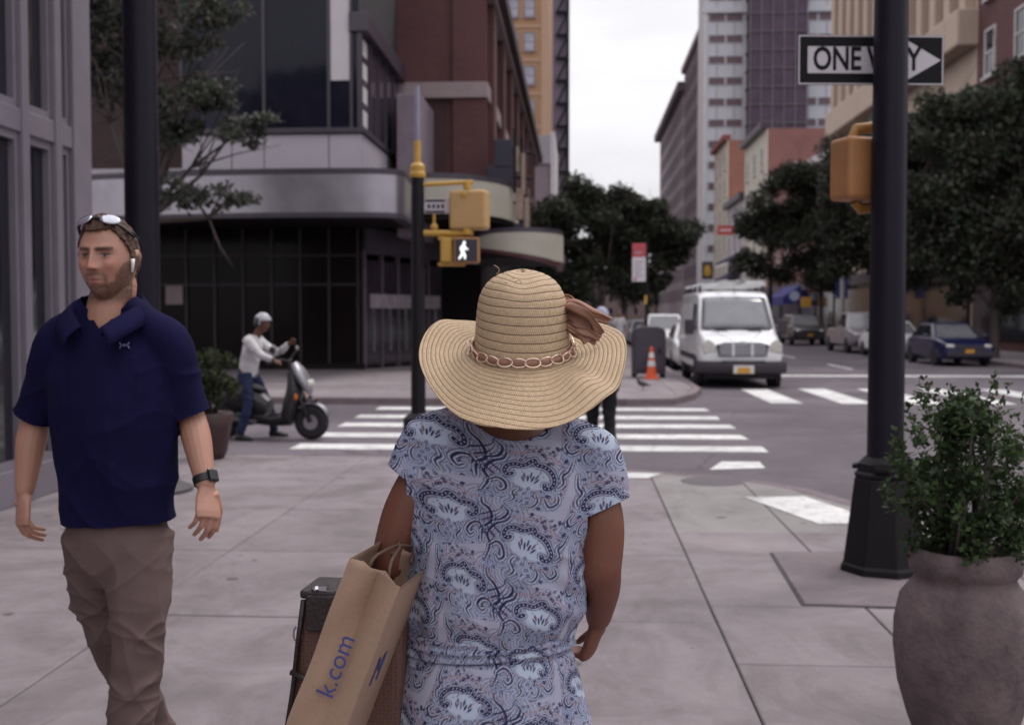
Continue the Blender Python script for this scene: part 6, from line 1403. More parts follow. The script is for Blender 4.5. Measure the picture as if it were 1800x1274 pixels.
F_ = np.stack([i_ * w0 + j_, i_ * w0 + j_ + 1, (i_ + 1) * w0 + j_ + 1, (i_ + 1) * w0 + j_], -1).reshape(-1, 4)
hme = bpy.data.meshes.new('hat'); hme.from_pydata(V_.tolist(), [], F_.tolist()); hme.update()
for nm, vals in (('row', np.concatenate(rowv)), ('arc', np.concatenate(arcv))):
    k = hme.attributes.new(nm, 'FLOAT', 'POINT'); k.data.foreach_set('value', vals.astype(np.float32))
hat = mkobj('straw_hat', hme, STRAW, wm, smooth='all'); hat.location = (HX, HY, HZ)
so = hat.modifiers.new('solid', 'SOLIDIFY'); so.thickness = 0.0025; so.offset = -1
# ribbon and chain round the crown
def band_pt(a, off=0.0, dz=0.0): return Vector((-(0.1045 + off) * math.sin(a), -(0.1045 + off) * math.cos(a), 0.012 - 0.030 * math.cos(a) + dz))
BROWNR = M('brown_chiffon', (0.30, 0.155, 0.105), 0.6, 0.15, 25, weave=0.15, bscale=500)
rb = MB(); n = 90; vs = []
for i in range(n):
    a = 2 * PI * i / n; bulge = 0.0022 * abs(math.sin(a * 11))
    for off, dz in ((0.0, -0.008), (0.003 + bulge, -0.004), (0.0035 + bulge, 0.003), (0.0, 0.008)): vs.append(band_pt(a, off, dz))
rb.add(vs, [(i * 4 + k, ((i + 1) % n) * 4 + k, ((i + 1) % n) * 4 + k + 1, i * 4 + k + 1) for i in range(n) for k in range(3)]).build('ribbon', BROWNR, hat, smooth='all')
GOLD = M('pale_gold_chain', (0.85, 0.66, 0.52), 0.28, 0.1, 20, metal=0.9)
for i in range(24):
    a = 2 * PI * (i + 0.3) / 24; c = band_pt(a, 0.0065, 0.0); t1 = (band_pt(a + 0.05, 0.0065) - c).normalized(); up = Vector((0, 0, 1)); up = (up - t1 * up.dot(t1)).normalized(); out = t1.cross(up)
    tw = 0.35 if i % 2 else -0.35; u2 = up * math.cos(tw) + out * math.sin(tw); pts = []
    for k in range(17):
        q = 2 * PI * k / 16; pts.append(c + t1 * 0.0163 * math.cos(q) + u2 * 0.0096 * math.sin(q) + out * 0.002 * math.cos(2 * q))
    MB().tube(pts, 0.00145, 6, cap=False).build('chain_link', GOLD, hat, smooth='all')
# chiffon bow at the right of the crown
def rag(pts, wid, seed, n=26, m=12):
    P = crom(pts, n // (len(pts) - 1)); rg = np.random.default_rng(seed); vs = []; ph = rg.uniform(0, 6, 4)
    for i, p in enumerate(P):
        u = i / (len(P) - 1); tdir = (P[min(i + 1, len(P) - 1)] - P[max(i - 1, 0)]).normalized(); s_ = Vector((0.25, -0.55, 0.8)); s_ = (s_ - tdir * s_.dot(tdir)).normalized(); o_ = tdir.cross(s_)
        wv = wid(u)
        for j in range(m + 1):
            v = j / m - 0.5; cr = 0.22 * wv * (math.sin(v * 15 + ph[0] + u * 2) * 0.5 + math.sin(v * 7 + ph[1] - u * 3) * 0.6) + 0.002 * math.sin(u * 14 + ph[2] + v * 6)
            vs.append(p + s_ * (v * wv) + o_ * cr)
    k = m + 1; mb = MB(); mb.add(vs, [(i * k + j, i * k + j + 1, (i + 1) * k + j + 1, (i + 1) * k + j) for i in range(len(P) - 1) for j in range(m)]); return mb
def hpt(x, y, Y): 
    p = at(x, y, Y); return (p.x + 0.02 - HX, p.y - WY - HY, p.z - HZ)
bow = rag([hpt(990, 552, 2.40), hpt(1008, 556, 2.37), hpt(1028, 574, 2.36), hpt(1042, 596, 2.36)], lambda u: 0.030 + 0.045 * math.sin(min(u, 1) * PI * 0.75) , 1).build('bow', BROWNR, hat, smooth='all')
rag([hpt(990, 548, 2.42), hpt(1012, 540, 2.41), hpt(1042, 552, 2.42), hpt(1074, 562, 2.44)], lambda u: 0.044 * (1 - 0.7 * u), 2).build('bow_tail', BROWNR, bow, smooth='all')
rag([hpt(984, 530, 2.43), hpt(1000, 526, 2.42), hpt(1010, 534, 2.42), hpt(1022, 545, 2.42)], lambda u: 0.026 * (1 - 0.4 * u), 3).build('bow_tail', BROWNR, bow, smooth='all')
rag([hpt(992, 570, 2.38), hpt(1010, 580, 2.355), hpt(1030, 588, 2.355), hpt(1052, 598, 2.36)], lambda u: 0.016 + 0.016 * u, 4).build('bow_tail', BROWNR, bow, smooth='all')
for o in [bow] + kids(bow): o.modifiers.new('solid', 'SOLIDIFY').thickness = 0.0008
# loose straw ends on top
TH_ = M('straw_thread', (0.42, 0.3, 0.19), 0.7)
for pts in ([hpt(905, 490, 2.36), hpt(896, 485, 2.35), hpt(889, 478, 2.36), hpt(885, 480, 2.37)], [hpt(872, 482, 2.40), hpt(877, 478, 2.40), hpt(876, 471, 2.40), hpt(868, 466, 2.40)], [hpt(903, 497, 2.35), hpt(912, 492, 2.345), hpt(916, 498, 2.345), hpt(904, 501, 2.345), hpt(888, 496, 2.345)]):
    MB().tube(crom(pts, 5), 0.0008, 5).build('straw_end', TH_, hat, smooth='all')
# ================================================================== BAGS ON HER ARM
KRAFT = M('kraft_paper', (0.33, 0.215, 0.15), 0.75, 0.08, 10, bump=0.15, bscale=90)
INK = M('blue_ink', (0.045, 0.055, 0.20), 0.7)
bo = at(662, 997, 2.16)
bag = thing('paper_bag', 'tall brown kraft paper shopping bag with blue printing hanging from the arm', 'paper bag', bo)
TILT = Matrix.Rotation(math.radians(21), 4, 'Y'); YAWB = Matrix.Rotation(math.radians(-9), 4, 'Z')
BM = TILT @ YAWB
bw, bd_, bh = 0.112, 0.26, 0.40          # gusset width (facing us), depth away from us, height
def bag_pt(u, v, z): return BM @ Vector(((u - 0.5) * bw, v * bd_, -z))
g = MB(); vs = []; fs = []; nzb = 24; cols = 12
ring = [(k / 8, 0.0) for k in range(9)] + [(1, k / 6) for k in range(1, 7)] + [(1 - k / 8, 1.0) for k in range(1, 9)] + [(0, 1 - k / 6) for k in range(1, 6)]
nr_ = len(ring)
for i in range(nzb + 1):
    z = bh * i / nzb
    for (u, v) in ring:
        foldin = 0.042 * max(0, 1 - i / (nzb * 1.0)) * max(0, 1 - abs(u - 0.5) * 3.4)
        wob = (0.003 * math.sin(9 * u + 14 * z / bh) + 0.0035 * math.sin(3.1 + 23 * z + 5 * u)) * (1 if v in (0.0, 1.0) else 0.5)
        tz = z + (0.012 * (u - 0.3) ** 2 * 4 + (0.010 if 0.28 < u < 0.55 and v == 0 else 0)) * (i == 0)
        p = bag_pt(u, v, tz); nrm = BM.to_3x3() @ Vector((0, 1, 0)); p = p + nrm * ((foldin if v == 0.0 else -foldin * 0.6 if v == 1.0 else 0) + wob); vs.append(p)
for i in range(nzb):
    for k in range(nr_): fs.append((i * nr_ + k, i * nr_ + (k + 1) % nr_, (i + 1) * nr_ + (k + 1) % nr_, (i + 1) * nr_ + k))
fs.append(tuple(nzb * nr_ + k for k in range(nr_)))
sh_ = g.add(vs, fs).build('shell', KRAFT, bag, smooth=True); sh_.modifiers.new('solid', 'SOLIDIFY').thickness = 0.0008
tm = text_mb('k.com', 0.052, 0.0003).xf(Matrix.Translation((-0.004, -0.0035, -0.205)) @ Matrix.Rotation(PI / 2, 4, 'X') @ Matrix.Rotation(PI / 2, 4, 'Z')); tm.xf(BM); 
tm.v = [tuple(Vector(p) + BM.to_3x3() @ Vector((0, -0.0005, 0))) for p in tm.v]; tm.build('lettering', INK, sh_)
tm = text_mb('M', 0.09, 0.0003).xf(Matrix.Translation((bw / 2 + 0.0022, 0.10, -0.215)) @ Matrix.Rotation(PI / 2, 4, 'Z') @ Matrix.Rotation(PI / 2, 4, 'X')); tm.xf(BM); tm.build('lettering', INK, sh_)
for v in (0.14, 0.86):
    P = [bag_pt(0.3, v, 0.02), bag_pt(0.36, v, -0.008) + Vector((0.0, 0.02, 0)), bag_pt(0.5, 0.55, -0.015) + Vector((0.0, 0.04, 0.0)), bag_pt(0.64, v, -0.008) + Vector((0.0, 0.02, 0)), bag_pt(0.7, v, 0.02)]
    MB().tube(crom(P, 6), 0.0032, 8).build('handle', M('paper_cord', (0.12, 0.07, 0.05), 0.8), bag, smooth='all')
# handbag
ho = at(552, 1046, 2.40); hb = thing('handbag', 'brown patterned handbag with a dark flap and metal clasp, beside the paper bag', 'handbag', ho, math.radians(-8))
HBM = bpy.data.materials.new('monogram_canvas'); HBM.use_nodes = True; t2 = HBM.node_tree; b2 = t2.nodes['Principled BSDF']
v2 = t2.nodes.new('ShaderNodeTexVoronoi'); v2.inputs['Scale'].default_value = 120; v2.inputs['Randomness'].default_value = 0.35; tc2 = t2.nodes.new('ShaderNodeTexCoord'); t2.links.new(tc2.outputs['Object'], v2.inputs['Vector'])
r2 = t2.nodes.new('ShaderNodeValToRGB'); r2.color_ramp.elements[0].position = 0.25; r2.color_ramp.elements[1].position = 0.4; r2.color_ramp.elements[0].color = (0.075, 0.034, 0.028, 1); r2.color_ramp.elements[1].color = (0.12, 0.06, 0.046, 1)
t2.links.new(v2.outputs['Distance'], r2.inputs[0]); t2.links.new(r2.outputs[0], b2.inputs['Base Color']); b2.inputs['Roughness'].default_value = 0.6
DKL = M('dark_brown_leather', (0.022, 0.013, 0.013), 0.4, 0.25, 20, bump=0.3, bscale=120)
def soft_box(x0, x1, y0, y1, z0, z1, lean=0.0):
    mb = MB(); mb.box(x0, x1, y0, y1, z0, z1); mb.v = [(p[0] + (z1 - p[2]) * lean * (1 if p[0] < 0.05 else 0.3), p[1] * (1 + 0.25 * (z1 - p[2]) / (z1 - z0)), p[2]) for p in mb.v]; return mb
soft_box(-0.035, 0.2, 0.0, 0.12, -0.30, -0.008, -0.11).build('body', HBM, hb, bevel=0.025, seg=4)
fl = soft_box(-0.016, 0.19, -0.012, -0.001, -0.075, 0.004).build('flap', DKL, hb, bevel=0.005)
MB().box(-0.03, 0.195, -0.008, 0.125, -0.007, 0.012).build('top_edge', DKL, hb, bevel=0.006)
MB().tube([(-0.022, -0.004, -0.01), (-0.034, -0.006, -0.10), (-0.045, -0.008, -0.2), (-0.06, -0.008, -0.29)], 0.006, 8).build('piping', DKL, hb, smooth='all')
MB().tube([(-0.05, -0.006, -0.165), (-0.02, -0.012, -0.175), (0.02, -0.012, -0.185)], (0.007), 8).build('strap', DKL, hb, smooth='all')
cl = MB().lathe([(0.010, 0), (0.012, 0.004), (0.007, 0.01)], 14, (0.006, 0.0, 0.012)); cl.box(0.012, 0.03, -0.008, 0.008, 0.012, 0.022); cl.build('clasp', CHROME, hb, smooth=True)
MB().tube([Vector((-0.036 + 0.009 * math.cos(q * PI / 8), -0.004, -0.085 + 0.018 * math.sin(q * PI / 8))) for q in range(17)], 0.0022, 6, cap=False).build('ring', CHROME, hb, smooth='all')
e_ = Vector((-0.02, WY, 0)) + Vector(wrL) - ho
MB().tube(crom([(0.10, 0.09, 0.01), (0.12, 0.09, 0.05), (e_.x - 0.02, e_.y - 0.03, e_.z - 0.02), (e_.x + 0.01, e_.y, e_.z + 0.03), (e_.x + 0.02, e_.y + 0.02, e_.z - 0.02), (0.18, 0.06, 0.01)], 6), (0.007), 8).build('strap', DKL, hb, smooth='all')

# ================================================================== MAN IN THE NAVY POLO
MY = 3.34
mn = thing('person', 'bearded person in a navy polo shirt with sunglasses pushed up, walking towards us', 'person', (-1.15, MY, 0))
def ml_(x, y, dy=0.0):
    p = at(x, y, MY + dy); return (p.x + 1.15, dy, p.z)
def V3(p): return Vector(p)
skinM = M('fair_skin', attr='skin', rough=0.5, var=0.08, scale=14, bump=0.1, bscale=140)
HC = Vector(ml_(191, 458, -0.02)); YAW = math.radians(-9)
mL = dict(sh=ml_(288, 606), el=ml_(336, 735, 0.03), wr=ml_(361, 850, -0.06)); mR = dict(sh=ml_(112, 606), el=ml_(62, 740, 0.06), wr=ml_(44, 860, 0.02))
b = MB()
cx0 = ml_(205, 900)[0]
limb(b, [(cx0, 0, 0.93), (cx0, 0, 1.05), (cx0 - 0.004, 0, 1.2), (cx0 - 0.008, 0, 1.38), (cx0 - 0.01, 0.005, 1.5), (cx0 - 0.012, 0.01, 1.565)], [(0.12, 0.085), (0.13, 0.09), (0.145, 0.1), (0.16, 0.105), (0.14, 0.08), (0.08, 0.06)], 20, side=(1, 0, 0), caps=False)
limb(b, [(cx0 - 0.014, 0.015, 1.52), (cx0 - 0.016, 0.006, 1.60), (HC.x + 0.008, 0.012, HC.z - 0.07)], [0.085, 0.068, 0.062], 18)
limb(b, [(cx0 - 0.11, 0.02, 1.535), (cx0 - 0.015, 0.022, 1.615), (cx0 + 0.08, 0.02, 1.535)], [0.03, 0.045, 0.03], 14)
for q, sg_ in ((mL, 1), (mR, -1)):
    sh, el, wr = V3(q['sh']), V3(q['el']), V3(q['wr'])
    limb(b, [(cx0 + sg_ * 0.09, 0, 1.51), tuple(sh), tuple(sh.lerp(el, 0.5)), tuple(el)], [0.055, 0.062, 0.05, 0.042], 16)
    limb(b, [tuple(el), tuple(el.lerp(wr, 0.35) + Vector((sg_ * 0.003, 0, 0))), tuple(wr)], [0.042, 0.043, 0.0285], 16)
    dr = (wr - el).normalized()
    hand(b, wr + dr * 0.018, (dr.x - sg_ * 0.12, dr.y - 0.06, dr.z), (-sg_ * 0.65, 0.65, -0.1), sg_ * 1, (0.55, 0.85, 0.6), 1.0, thumb_in=0.55, spread=0.01)
for q in ((0.088, -0.10, -0.20), (-0.092, 0.14, 0.42)):
    pass
hipL, kneeL, ankL = V3(ml_(252, 935)), V3(ml_(243, 1120, -0.10)), Vector((ml_(238, 1300)[0], -0.16, 0.09))
hipR, kneeR, ankR = V3(ml_(158, 935)), V3(ml_(200, 1120, 0.10)), Vector((ml_(205, 1300)[0], 0.45, 0.14))
limb(b, [hipL + Vector((-0.02, 0, 0)), kneeL, ankL], [0.055, 0.05, 0.04], 14); limb(b, [hipR + Vector((0.02, 0, 0)), kneeR, ankR], [0.055, 0.05, 0.04], 14)
P, Wd, F, RH = head_shape(b, HC, 0.0775, 0.097, 0.124, YAW, math.radians(2), 0, n=130, m=120)
RH3 = np.array(RH)
def hloc(x, y, z): return HC + RH @ Vector((x, y, z))
for sg_ in (-1, 1):                                      # ears
    b.tube([hloc(sg_ * 0.070, 0.004, -0.030), hloc(sg_ * 0.077, 0.008, -0.012), hloc(sg_ * 0.083, 0.014, 0.012), hloc(sg_ * 0.079, 0.012, 0.030)], [(0.008, 0.010), (0.0085, 0.016), (0.009, 0.019), (0.007, 0.012)], 12, side=RH @ Vector((1, 0, 0)))
me = fuse(b, 0.0032, 1, 0, 0.5)
co = get_co(me); lc = (co - np.array(HC)) @ RH3            # head-local coordinates
kz = 0.124 / 0.118; X, Y, Z = lc[:, 0], lc[:, 1], lc[:, 2] / kz; g = lambda q, s_: np.exp(-(q / s_) ** 2)
col = np.tile(np.array((0.40, 0.205, 0.145)), (len(co), 1)); 
def mixin(c, w_): 
    global col
    col = col * (1 - w_[:, None]) + np.array(c) * w_[:, None]
hd = (co[:, 2] > 1.6).astype(float); frm = hd * (Y < 0.02)
mixin((0.44, 0.17, 0.125), 0.55 * frm * (g(np.abs(X) - 0.042, 0.02) * g(Z + 0.012, 0.022) + g(X, 0.012) * g(Z + 0.016, 0.012)))
mixin((0.36, 0.115, 0.10), 0.8 * frm * g(X, 0.02) * (g(Z + 0.047, 0.004) + g(Z + 0.0595, 0.0045)).clip(0, 1))
mixin((0.12, 0.03, 0.03), 0.8 * frm * g(X, 0.021) * g(Z + 0.0535, 0.0018))
nz1 = 0.5 + 0.5 * noise3(co * 260); aX = np.abs(X); nlo = 0.006 * noise3(co * 90)
line = np.interp(aX, [0, 0.018, 0.030, 0.045, 0.058, 0.068, 0.08], [-0.064, -0.062, -0.058, -0.047, -0.028, -0.004, 0.02])
beard = np.clip((line + nlo - Z) / 0.010, 0, 1) * frm * np.clip((Z + 0.126) / 0.022, 0, 1) * (1 - 0.9 * g(X, 0.018) * g(Z + 0.0585, 0.007))
stash = g(Z + 0.0385, 0.0055) * (aX < 0.027) + g(aX - 0.028, 0.006) * (Z < -0.036) * (Z > -0.07)
beard = np.maximum(beard, frm * np.clip(stash, 0, 1) * 0.9)
mixin((0.085, 0.042, 0.026), np.clip(beard, 0, 1) * (0.55 + 0.42 * nz1))
mixin((0.22, 0.09, 0.068), 0.75 * frm * g(aX - 0.030, 0.018) * g(Z - 0.004, 0.008))
brow = frm * g(Z - 0.0300 - 0.10 * np.clip(aX - 0.02, -0.02, 0.015), 0.0052) * (np.abs(aX - 0.030) < 0.022); mixin((0.06, 0.03, 0.02), np.clip(1.1 * brow, 0, 1) * (0.65 + 0.35 * nz1))
mixin((0.30, 0.27, 0.25), 0.7 * frm * g(aX - 0.031, 0.010) * g(Z - 0.0125, 0.0028))
mixin((0.03, 0.016, 0.014), np.clip(1.4 * frm * g(aX - 0.031, 0.0145) * g(Z - 0.0165, 0.0028), 0, 1))
mixin((0.03, 0.018, 0.014), np.clip(1.3 * frm * g(X - np.where(X > 0, 0.029, -0.033), 0.0045) * g(Z - 0.0125, 0.0045), 0, 1))
mixin((0.10, 0.05, 0.04), 0.7 * frm * g(aX - 0.031, 0.0125) * g(Z - 0.0085, 0.0020))
mixin((0.12, 0.045, 0.035), 0.8 * frm * g(aX - 0.0095, 0.0035) * g(Z + 0.0255, 0.0025))
set_col(me, 'skin', col); mkobj('body', me, skinM, mn)
# hair: short, receding at the temples
P2, W2, F2, _ = head_shape(None, HC, 0.0775, 0.097, 0.124, YAW, math.radians(2), 0, face=False, n=150, m=120, grow=0.006)
def hair_keep(p):
    az = math.degrees(math.atan2(abs(p[0]), -p[1]))                     # 0 front, 180 back
    line = np.interp(az, [0, 18, 32, 48, 62, 74, 84, 96, 110, 140, 180], [0.080, 0.083, 0.088, 0.074, 0.046, 0.020, -0.012, 0.012, -0.015, -0.058, -0.062])
    return p[2] > line + 0.004 * math.sin(az * 0.9 + p[0] * 300)
HN = noise3(W2 * 130); hm = MB(); idx = {}; kp = [hair_keep(p) for p in P2]
for f in F2:
    if all(kp[i] for i in f):
        q = []
        for i in f:
            if i not in idx:
                idx[i] = len(hm.v); nn = Vector(W2[i]) - HC; nn.normalize(); am = 0.0035 * math.sin(P2[i, 0] * 260 + 3 * math.sin(P2[i, 1] * 120)) + 0.003 * float(HN[i]) + 0.010 * max(0, 1 - ((P2[i, 1] + 0.055) / 0.05) ** 2) * max(0, (P2[i, 2] - 0.07) / 0.05)
                hm.v.append(tuple(Vector(W2[i]) + nn * am))
            q.append(idx[i])
        hm.f.append(tuple(q))
hr_ = hm.build('hair', M('brown_hair', (0.085, 0.042, 0.026), 0.55, 0.35, 45, bump=0.8, bscale=230), mn, smooth='all'); hr_.modifiers.new('solid', 'SOLIDIFY').thickness = 0.006
# sunglasses on the crown of the head
SGF = M('black_frame', (0.012, 0.012, 0.014), 0.3); SGL = M('mirrored_lens', (0.5, 0.5, 0.56), 0.12, 0.2, 20, metal=0.85)
sgl = MB().tube(crom([hloc(-0.082, 0.0, 0.066), hloc(-0.064, -0.045, 0.096), hloc(-0.03, -0.060, 0.114), hloc(0, -0.062, 0.119), hloc(0.03, -0.060, 0.114), hloc(0.064, -0.045, 0.096), hloc(0.082, 0.0, 0.066)], 6), [(0.005, 0.0035)] * 37, 8).build('sunglasses', SGF, mn, smooth='all')
for sg_ in (-1, 1):
    c = hloc(sg_ * 0.037, -0.052, 0.111); lens = MB().ball((0, 0, 0), (0.030, 0.007, 0.0185), 16, 10)
    nrm = (RH @ Vector((sg_ * 0.38, -0.62, 0.7))).normalized(); xx = (RH @ Vector((1, sg_ * 0.5, -sg_ * 0.25))); xx = (xx - nrm * xx.dot(nrm)).normalized(); zz = xx.cross(nrm) * -1
    lens.xf(Matrix.Translation(c + nrm * 0.006) @ Matrix(((xx.x, nrm.x, zz.x), (xx.y, nrm.y, zz.y), (xx.z, nrm.z, zz.z))).to_4x4()); lens.build('lens', SGL, sgl, smooth='all')
    MB().tube(crom([hloc(sg_ * 0.078, -0.005, 0.082), hloc(sg_ * 0.086, 0.02, 0.06), hloc(sg_ * 0.084, 0.045, 0.03)], 5), (0.003), 6).build('arm', SGF, sgl, smooth='all')
# earbud
MB().tube([hloc(0.079, -0.010, 0.002), hloc(0.082, -0.013, -0.008), hloc(0.081, -0.016, -0.034)], [0.0075, 0.0055, 0.0035], 10).build('earbud', M('white_plastic', (0.75, 0.75, 0.75), 0.3), mn, smooth='all')
# polo shirt
NAVYP = M('navy_pique', (0.0085, 0.0075, 0.036), 0.9, 0.2, 9, weave=0.6, bscale=420, spec=0.08)
d = MB(); PCUT = [((cx0, 0, 0.995), (0.03, 0, -1), 0.4, 0, 0)]
limb(d, [(cx0 + 0.004, 0, 0.95), (cx0 + 0.002, 0, 1.03), (cx0, 0, 1.14), (cx0, -0.006, 1.26), (cx0 - 0.004, -0.008, 1.38), (cx0 - 0.008, 0, 1.475), (cx0 - 0.012, 0.008, 1.555), (cx0 - 0.014, 0.012, 1.585)],
     [(0.166, 0.128), (0.168, 0.130), (0.174, 0.136), (0.182, 0.140), (0.188, 0.134), (0.18, 0.115), (0.118, 0.085), (0.078, 0.068)], 26, side=(1, 0, 0), caps=False)
for q, sg_ in ((mL, 1), (mR, -1)):
    sh, el = V3(q['sh']), V3(q['el']); e = sh.lerp(el, 0.93); PCUT.append((e, (el - sh).normalized(), 0.13, cx0 + sg_ * 0.196, sg_)); e = sh.lerp(el, 1.12)
    limb(d, [(cx0 - 0.012 + sg_ * 0.045, 0.014, 1.632), (cx0 - 0.004 + sg_ * 0.10, 0.008, 1.572), tuple(sh + Vector((sg_ * 0.012, 0, 0.002))), tuple(sh.lerp(el, 0.5) + Vector((sg_ * 0.004, 0, 0))), tuple(e)], [(0.04, 0.055), (0.055, 0.068), (0.072, 0.078), (0.068, 0.072), (0.066, 0.067)], 20, caps=False)
me = fuse(d, 0.0075, 7, 1); co, no = get_co(me), get_no(me)
low = np.clip((1.47 - co[:, 2]) / 0.2, 0.12, 1)
dl = 0.005 * noise3(co * 7) + (crease(co, 0.75, (8, 5, 5), 0.011, 2.2) + crease(co, -0.7, (8, 5, 5), 0.010, 7.7) + crease(co, 0.1, (9, 6, 4), 0.006, 11.3)) * low
dl += crease(co, 1.1, (12, 8, 6), 0.009, 5.5) * np.exp(-(((co[:, 2] - 1.38) / 0.09) ** 2)) * (np.abs(co[:, 0] - cx0) > 0.1)
co = co + no * dl[:, None]; set_co(me, co)
vx, vz = ml_(184, 0)[0], ml_(182, 578)[2]
drop = ((co[:, 1] < 0.02) & (co[:, 2] > vz + np.abs(co[:, 0] - vx) * 1.25)) | (co[:, 2] > 1.66)
drop_verts(me, drop); snap(me, PCUT); pol = mkobj('polo_shirt', me, NAVYP, mn); pol.modifiers.new('solid', 'SOLIDIFY').thickness = 0.002
# collar: stand and two turned-down leaves
nc = Vector((cx0 - 0.016, 0.012, 0.0))
for sg_ in (-1, 1):
    mb = MB(); vs = []; n = 26
    for i in range(n + 1):
        u = i / n; a = math.radians(180 - 160 * u); ox, oy = sg_ * math.sin(a), -math.cos(a)
        r = 0.077 + 0.012 * math.sin(u * PI); fz = 1.672 - 0.105 * u ** 2.0
        fy_ = -0.075 * u ** 3; px, py = nc.x + ox * r * 1.05, nc.y + oy * r + fy_
        wd = 0.036 + 0.020 * u
        for (ko, kz) in ((-0.004, -0.028), (0.0, 0.0), (0.010, -0.004), (0.020 + 0.004 * u, -wd * 0.5), (0.029 + 0.008 * u, -wd)):
            vs.append((px + ox * ko + (sg_ * 0.020 * u ** 2 if ko > 0.02 else 0), py + oy * ko - (0.016 * u if ko > 0.005 else 0), fz + kz))
    mb.add(vs, [(i * 5 + k, (i + 1) * 5 + k, (i + 1) * 5 + k + 1, i * 5 + k + 1) for i in range(n) for k in range(4)])
    c_ = mb.build('collar', NAVYP, pol, smooth='all'); so = c_.modifiers.new('solid', 'SOLIDIFY'); so.thickness = 0.003
# chest mark: two crossing arcs
lgm = M('logo_grey', (0.12, 0.12, 0.24), 0.6); ly_ = None
lg = MB(); c = Vector(ml_(240, 605)); fy = -0.1335
for sgz in (1, -1):
    P_ = [Vector((c.x + 0.013 * math.cos(q), fy - 0.004, c.z + sgz * (0.009 - 0.011 * abs(math.sin(q))))) for q in np.linspace(0, PI, 9)]
    lg.tube(P_, (0.0022), 6)
lgo = lg.build('chest_logo', lgm, pol)
# put the mark on the cloth
bv = min((v.co for v in me.vertices if abs(v.co.x - c.x) < 0.02 and abs(v.co.z - c.z) < 0.02), key=lambda p: p.y, default=None)
if bv is not None: lgo.location.y = bv.y - 0.002 - (fy - 0.004)
# trousers
d = MB()
limb(d, [(cx0, 0, 0.80), (cx0, 0, 0.87), (cx0, 0, 0.95), (cx0, 0, 1.06)], [(0.09, 0.08), (0.142, 0.112), (0.150, 0.112), (0.138, 0.1)], 24, side=(1, 0, 0), caps=False)
limb(d, [hipL + Vector((-0.01, 0, 0.0)), hipL.lerp(kneeL, 0.5) + Vector((0, -0.005, 0)), kneeL, kneeL.lerp(ankL, 0.5), ankL], [0.098, 0.092, 0.072, 0.064, 0.06], 20, caps=False)
limb(d, [hipR + Vector((0.01, 0, 0.0)), hipR.lerp(kneeR, 0.5) + Vector((-0.006, -0.005, 0)), kneeR, kneeR.lerp(ankR, 0.5), ankR], [0.098, 0.090, 0.07, 0.064, 0.06], 20, caps=False)
me = fuse(d, 0.008, 9, 1); co, no = get_co(me), get_no(me)
low = np.clip((0.92 - co[:, 2]) / 0.25, 0, 1)
kn = np.exp(-((co[:, 2] - 0.62) / 0.16) ** 2)
dl = 0.004 * noise3(co * 8) + (crease(co, 0.75, (5, 5, 13), 0.012, 21.0, 5) + crease(co, -0.65, (5, 5, 15), 0.011, 31.0, 5) + crease(co, 1.3, (4, 5, 10), 0.008, 51.0, 4)) * (0.4 + 0.6 * kn) + crease(co, 0.15, (4, 4, 18), 0.006, 41.0)
dl *= np.clip((1.0 - co[:, 2]) / 0.08, 0, 1)
set_co(me, co + no * dl[:, None]); mkobj('trousers', me, cloth('taupe_chino', (0.125, 0.083, 0.08), 0.12), mn)
for a, dr in ((ankL, (0.0, -1)), (ankR, (0.1, -1))):
    s_ = MB(); foot(s_, (a.x, a.y, max(a.z, 0.085)), dr, 0.30); mkobj('shoe', fuse(s_, 0.007, 4), M('black_shoe', (0.02, 0.018, 0.018), 0.4), mn)
# watch
wr, el = V3(mL['wr']), V3(mL['el']); dr = (wr - el).normalized(); wc = wr - dr * 0.012
wt_ = MB().tube([wc - dr * 0.012, wc - dr * 0.011, wc + dr * 0.011, wc + dr * 0.012], [0.030, 0.034, 0.033, 0.029], 20).build('watch', M('black_strap', (0.012, 0.012, 0.014), 0.5), mn, smooth=True)
ux = Vector((0.85, -0.5, 0.0)); ux = (ux - dr * ux.dot(dr)).normalized(); uz = dr; uy = uz.cross(ux)
MB().obox(wc + ux * 0.034, (0.011, 0.036, 0.038), Matrix(((ux.x, uy.x, uz.x), (ux.y, uy.y, uz.y), (ux.z, uy.z, uz.z)))).build('watch_face', M('watch_glass', (0.008, 0.008, 0.01), 0.15), wt_, bevel=0.004)
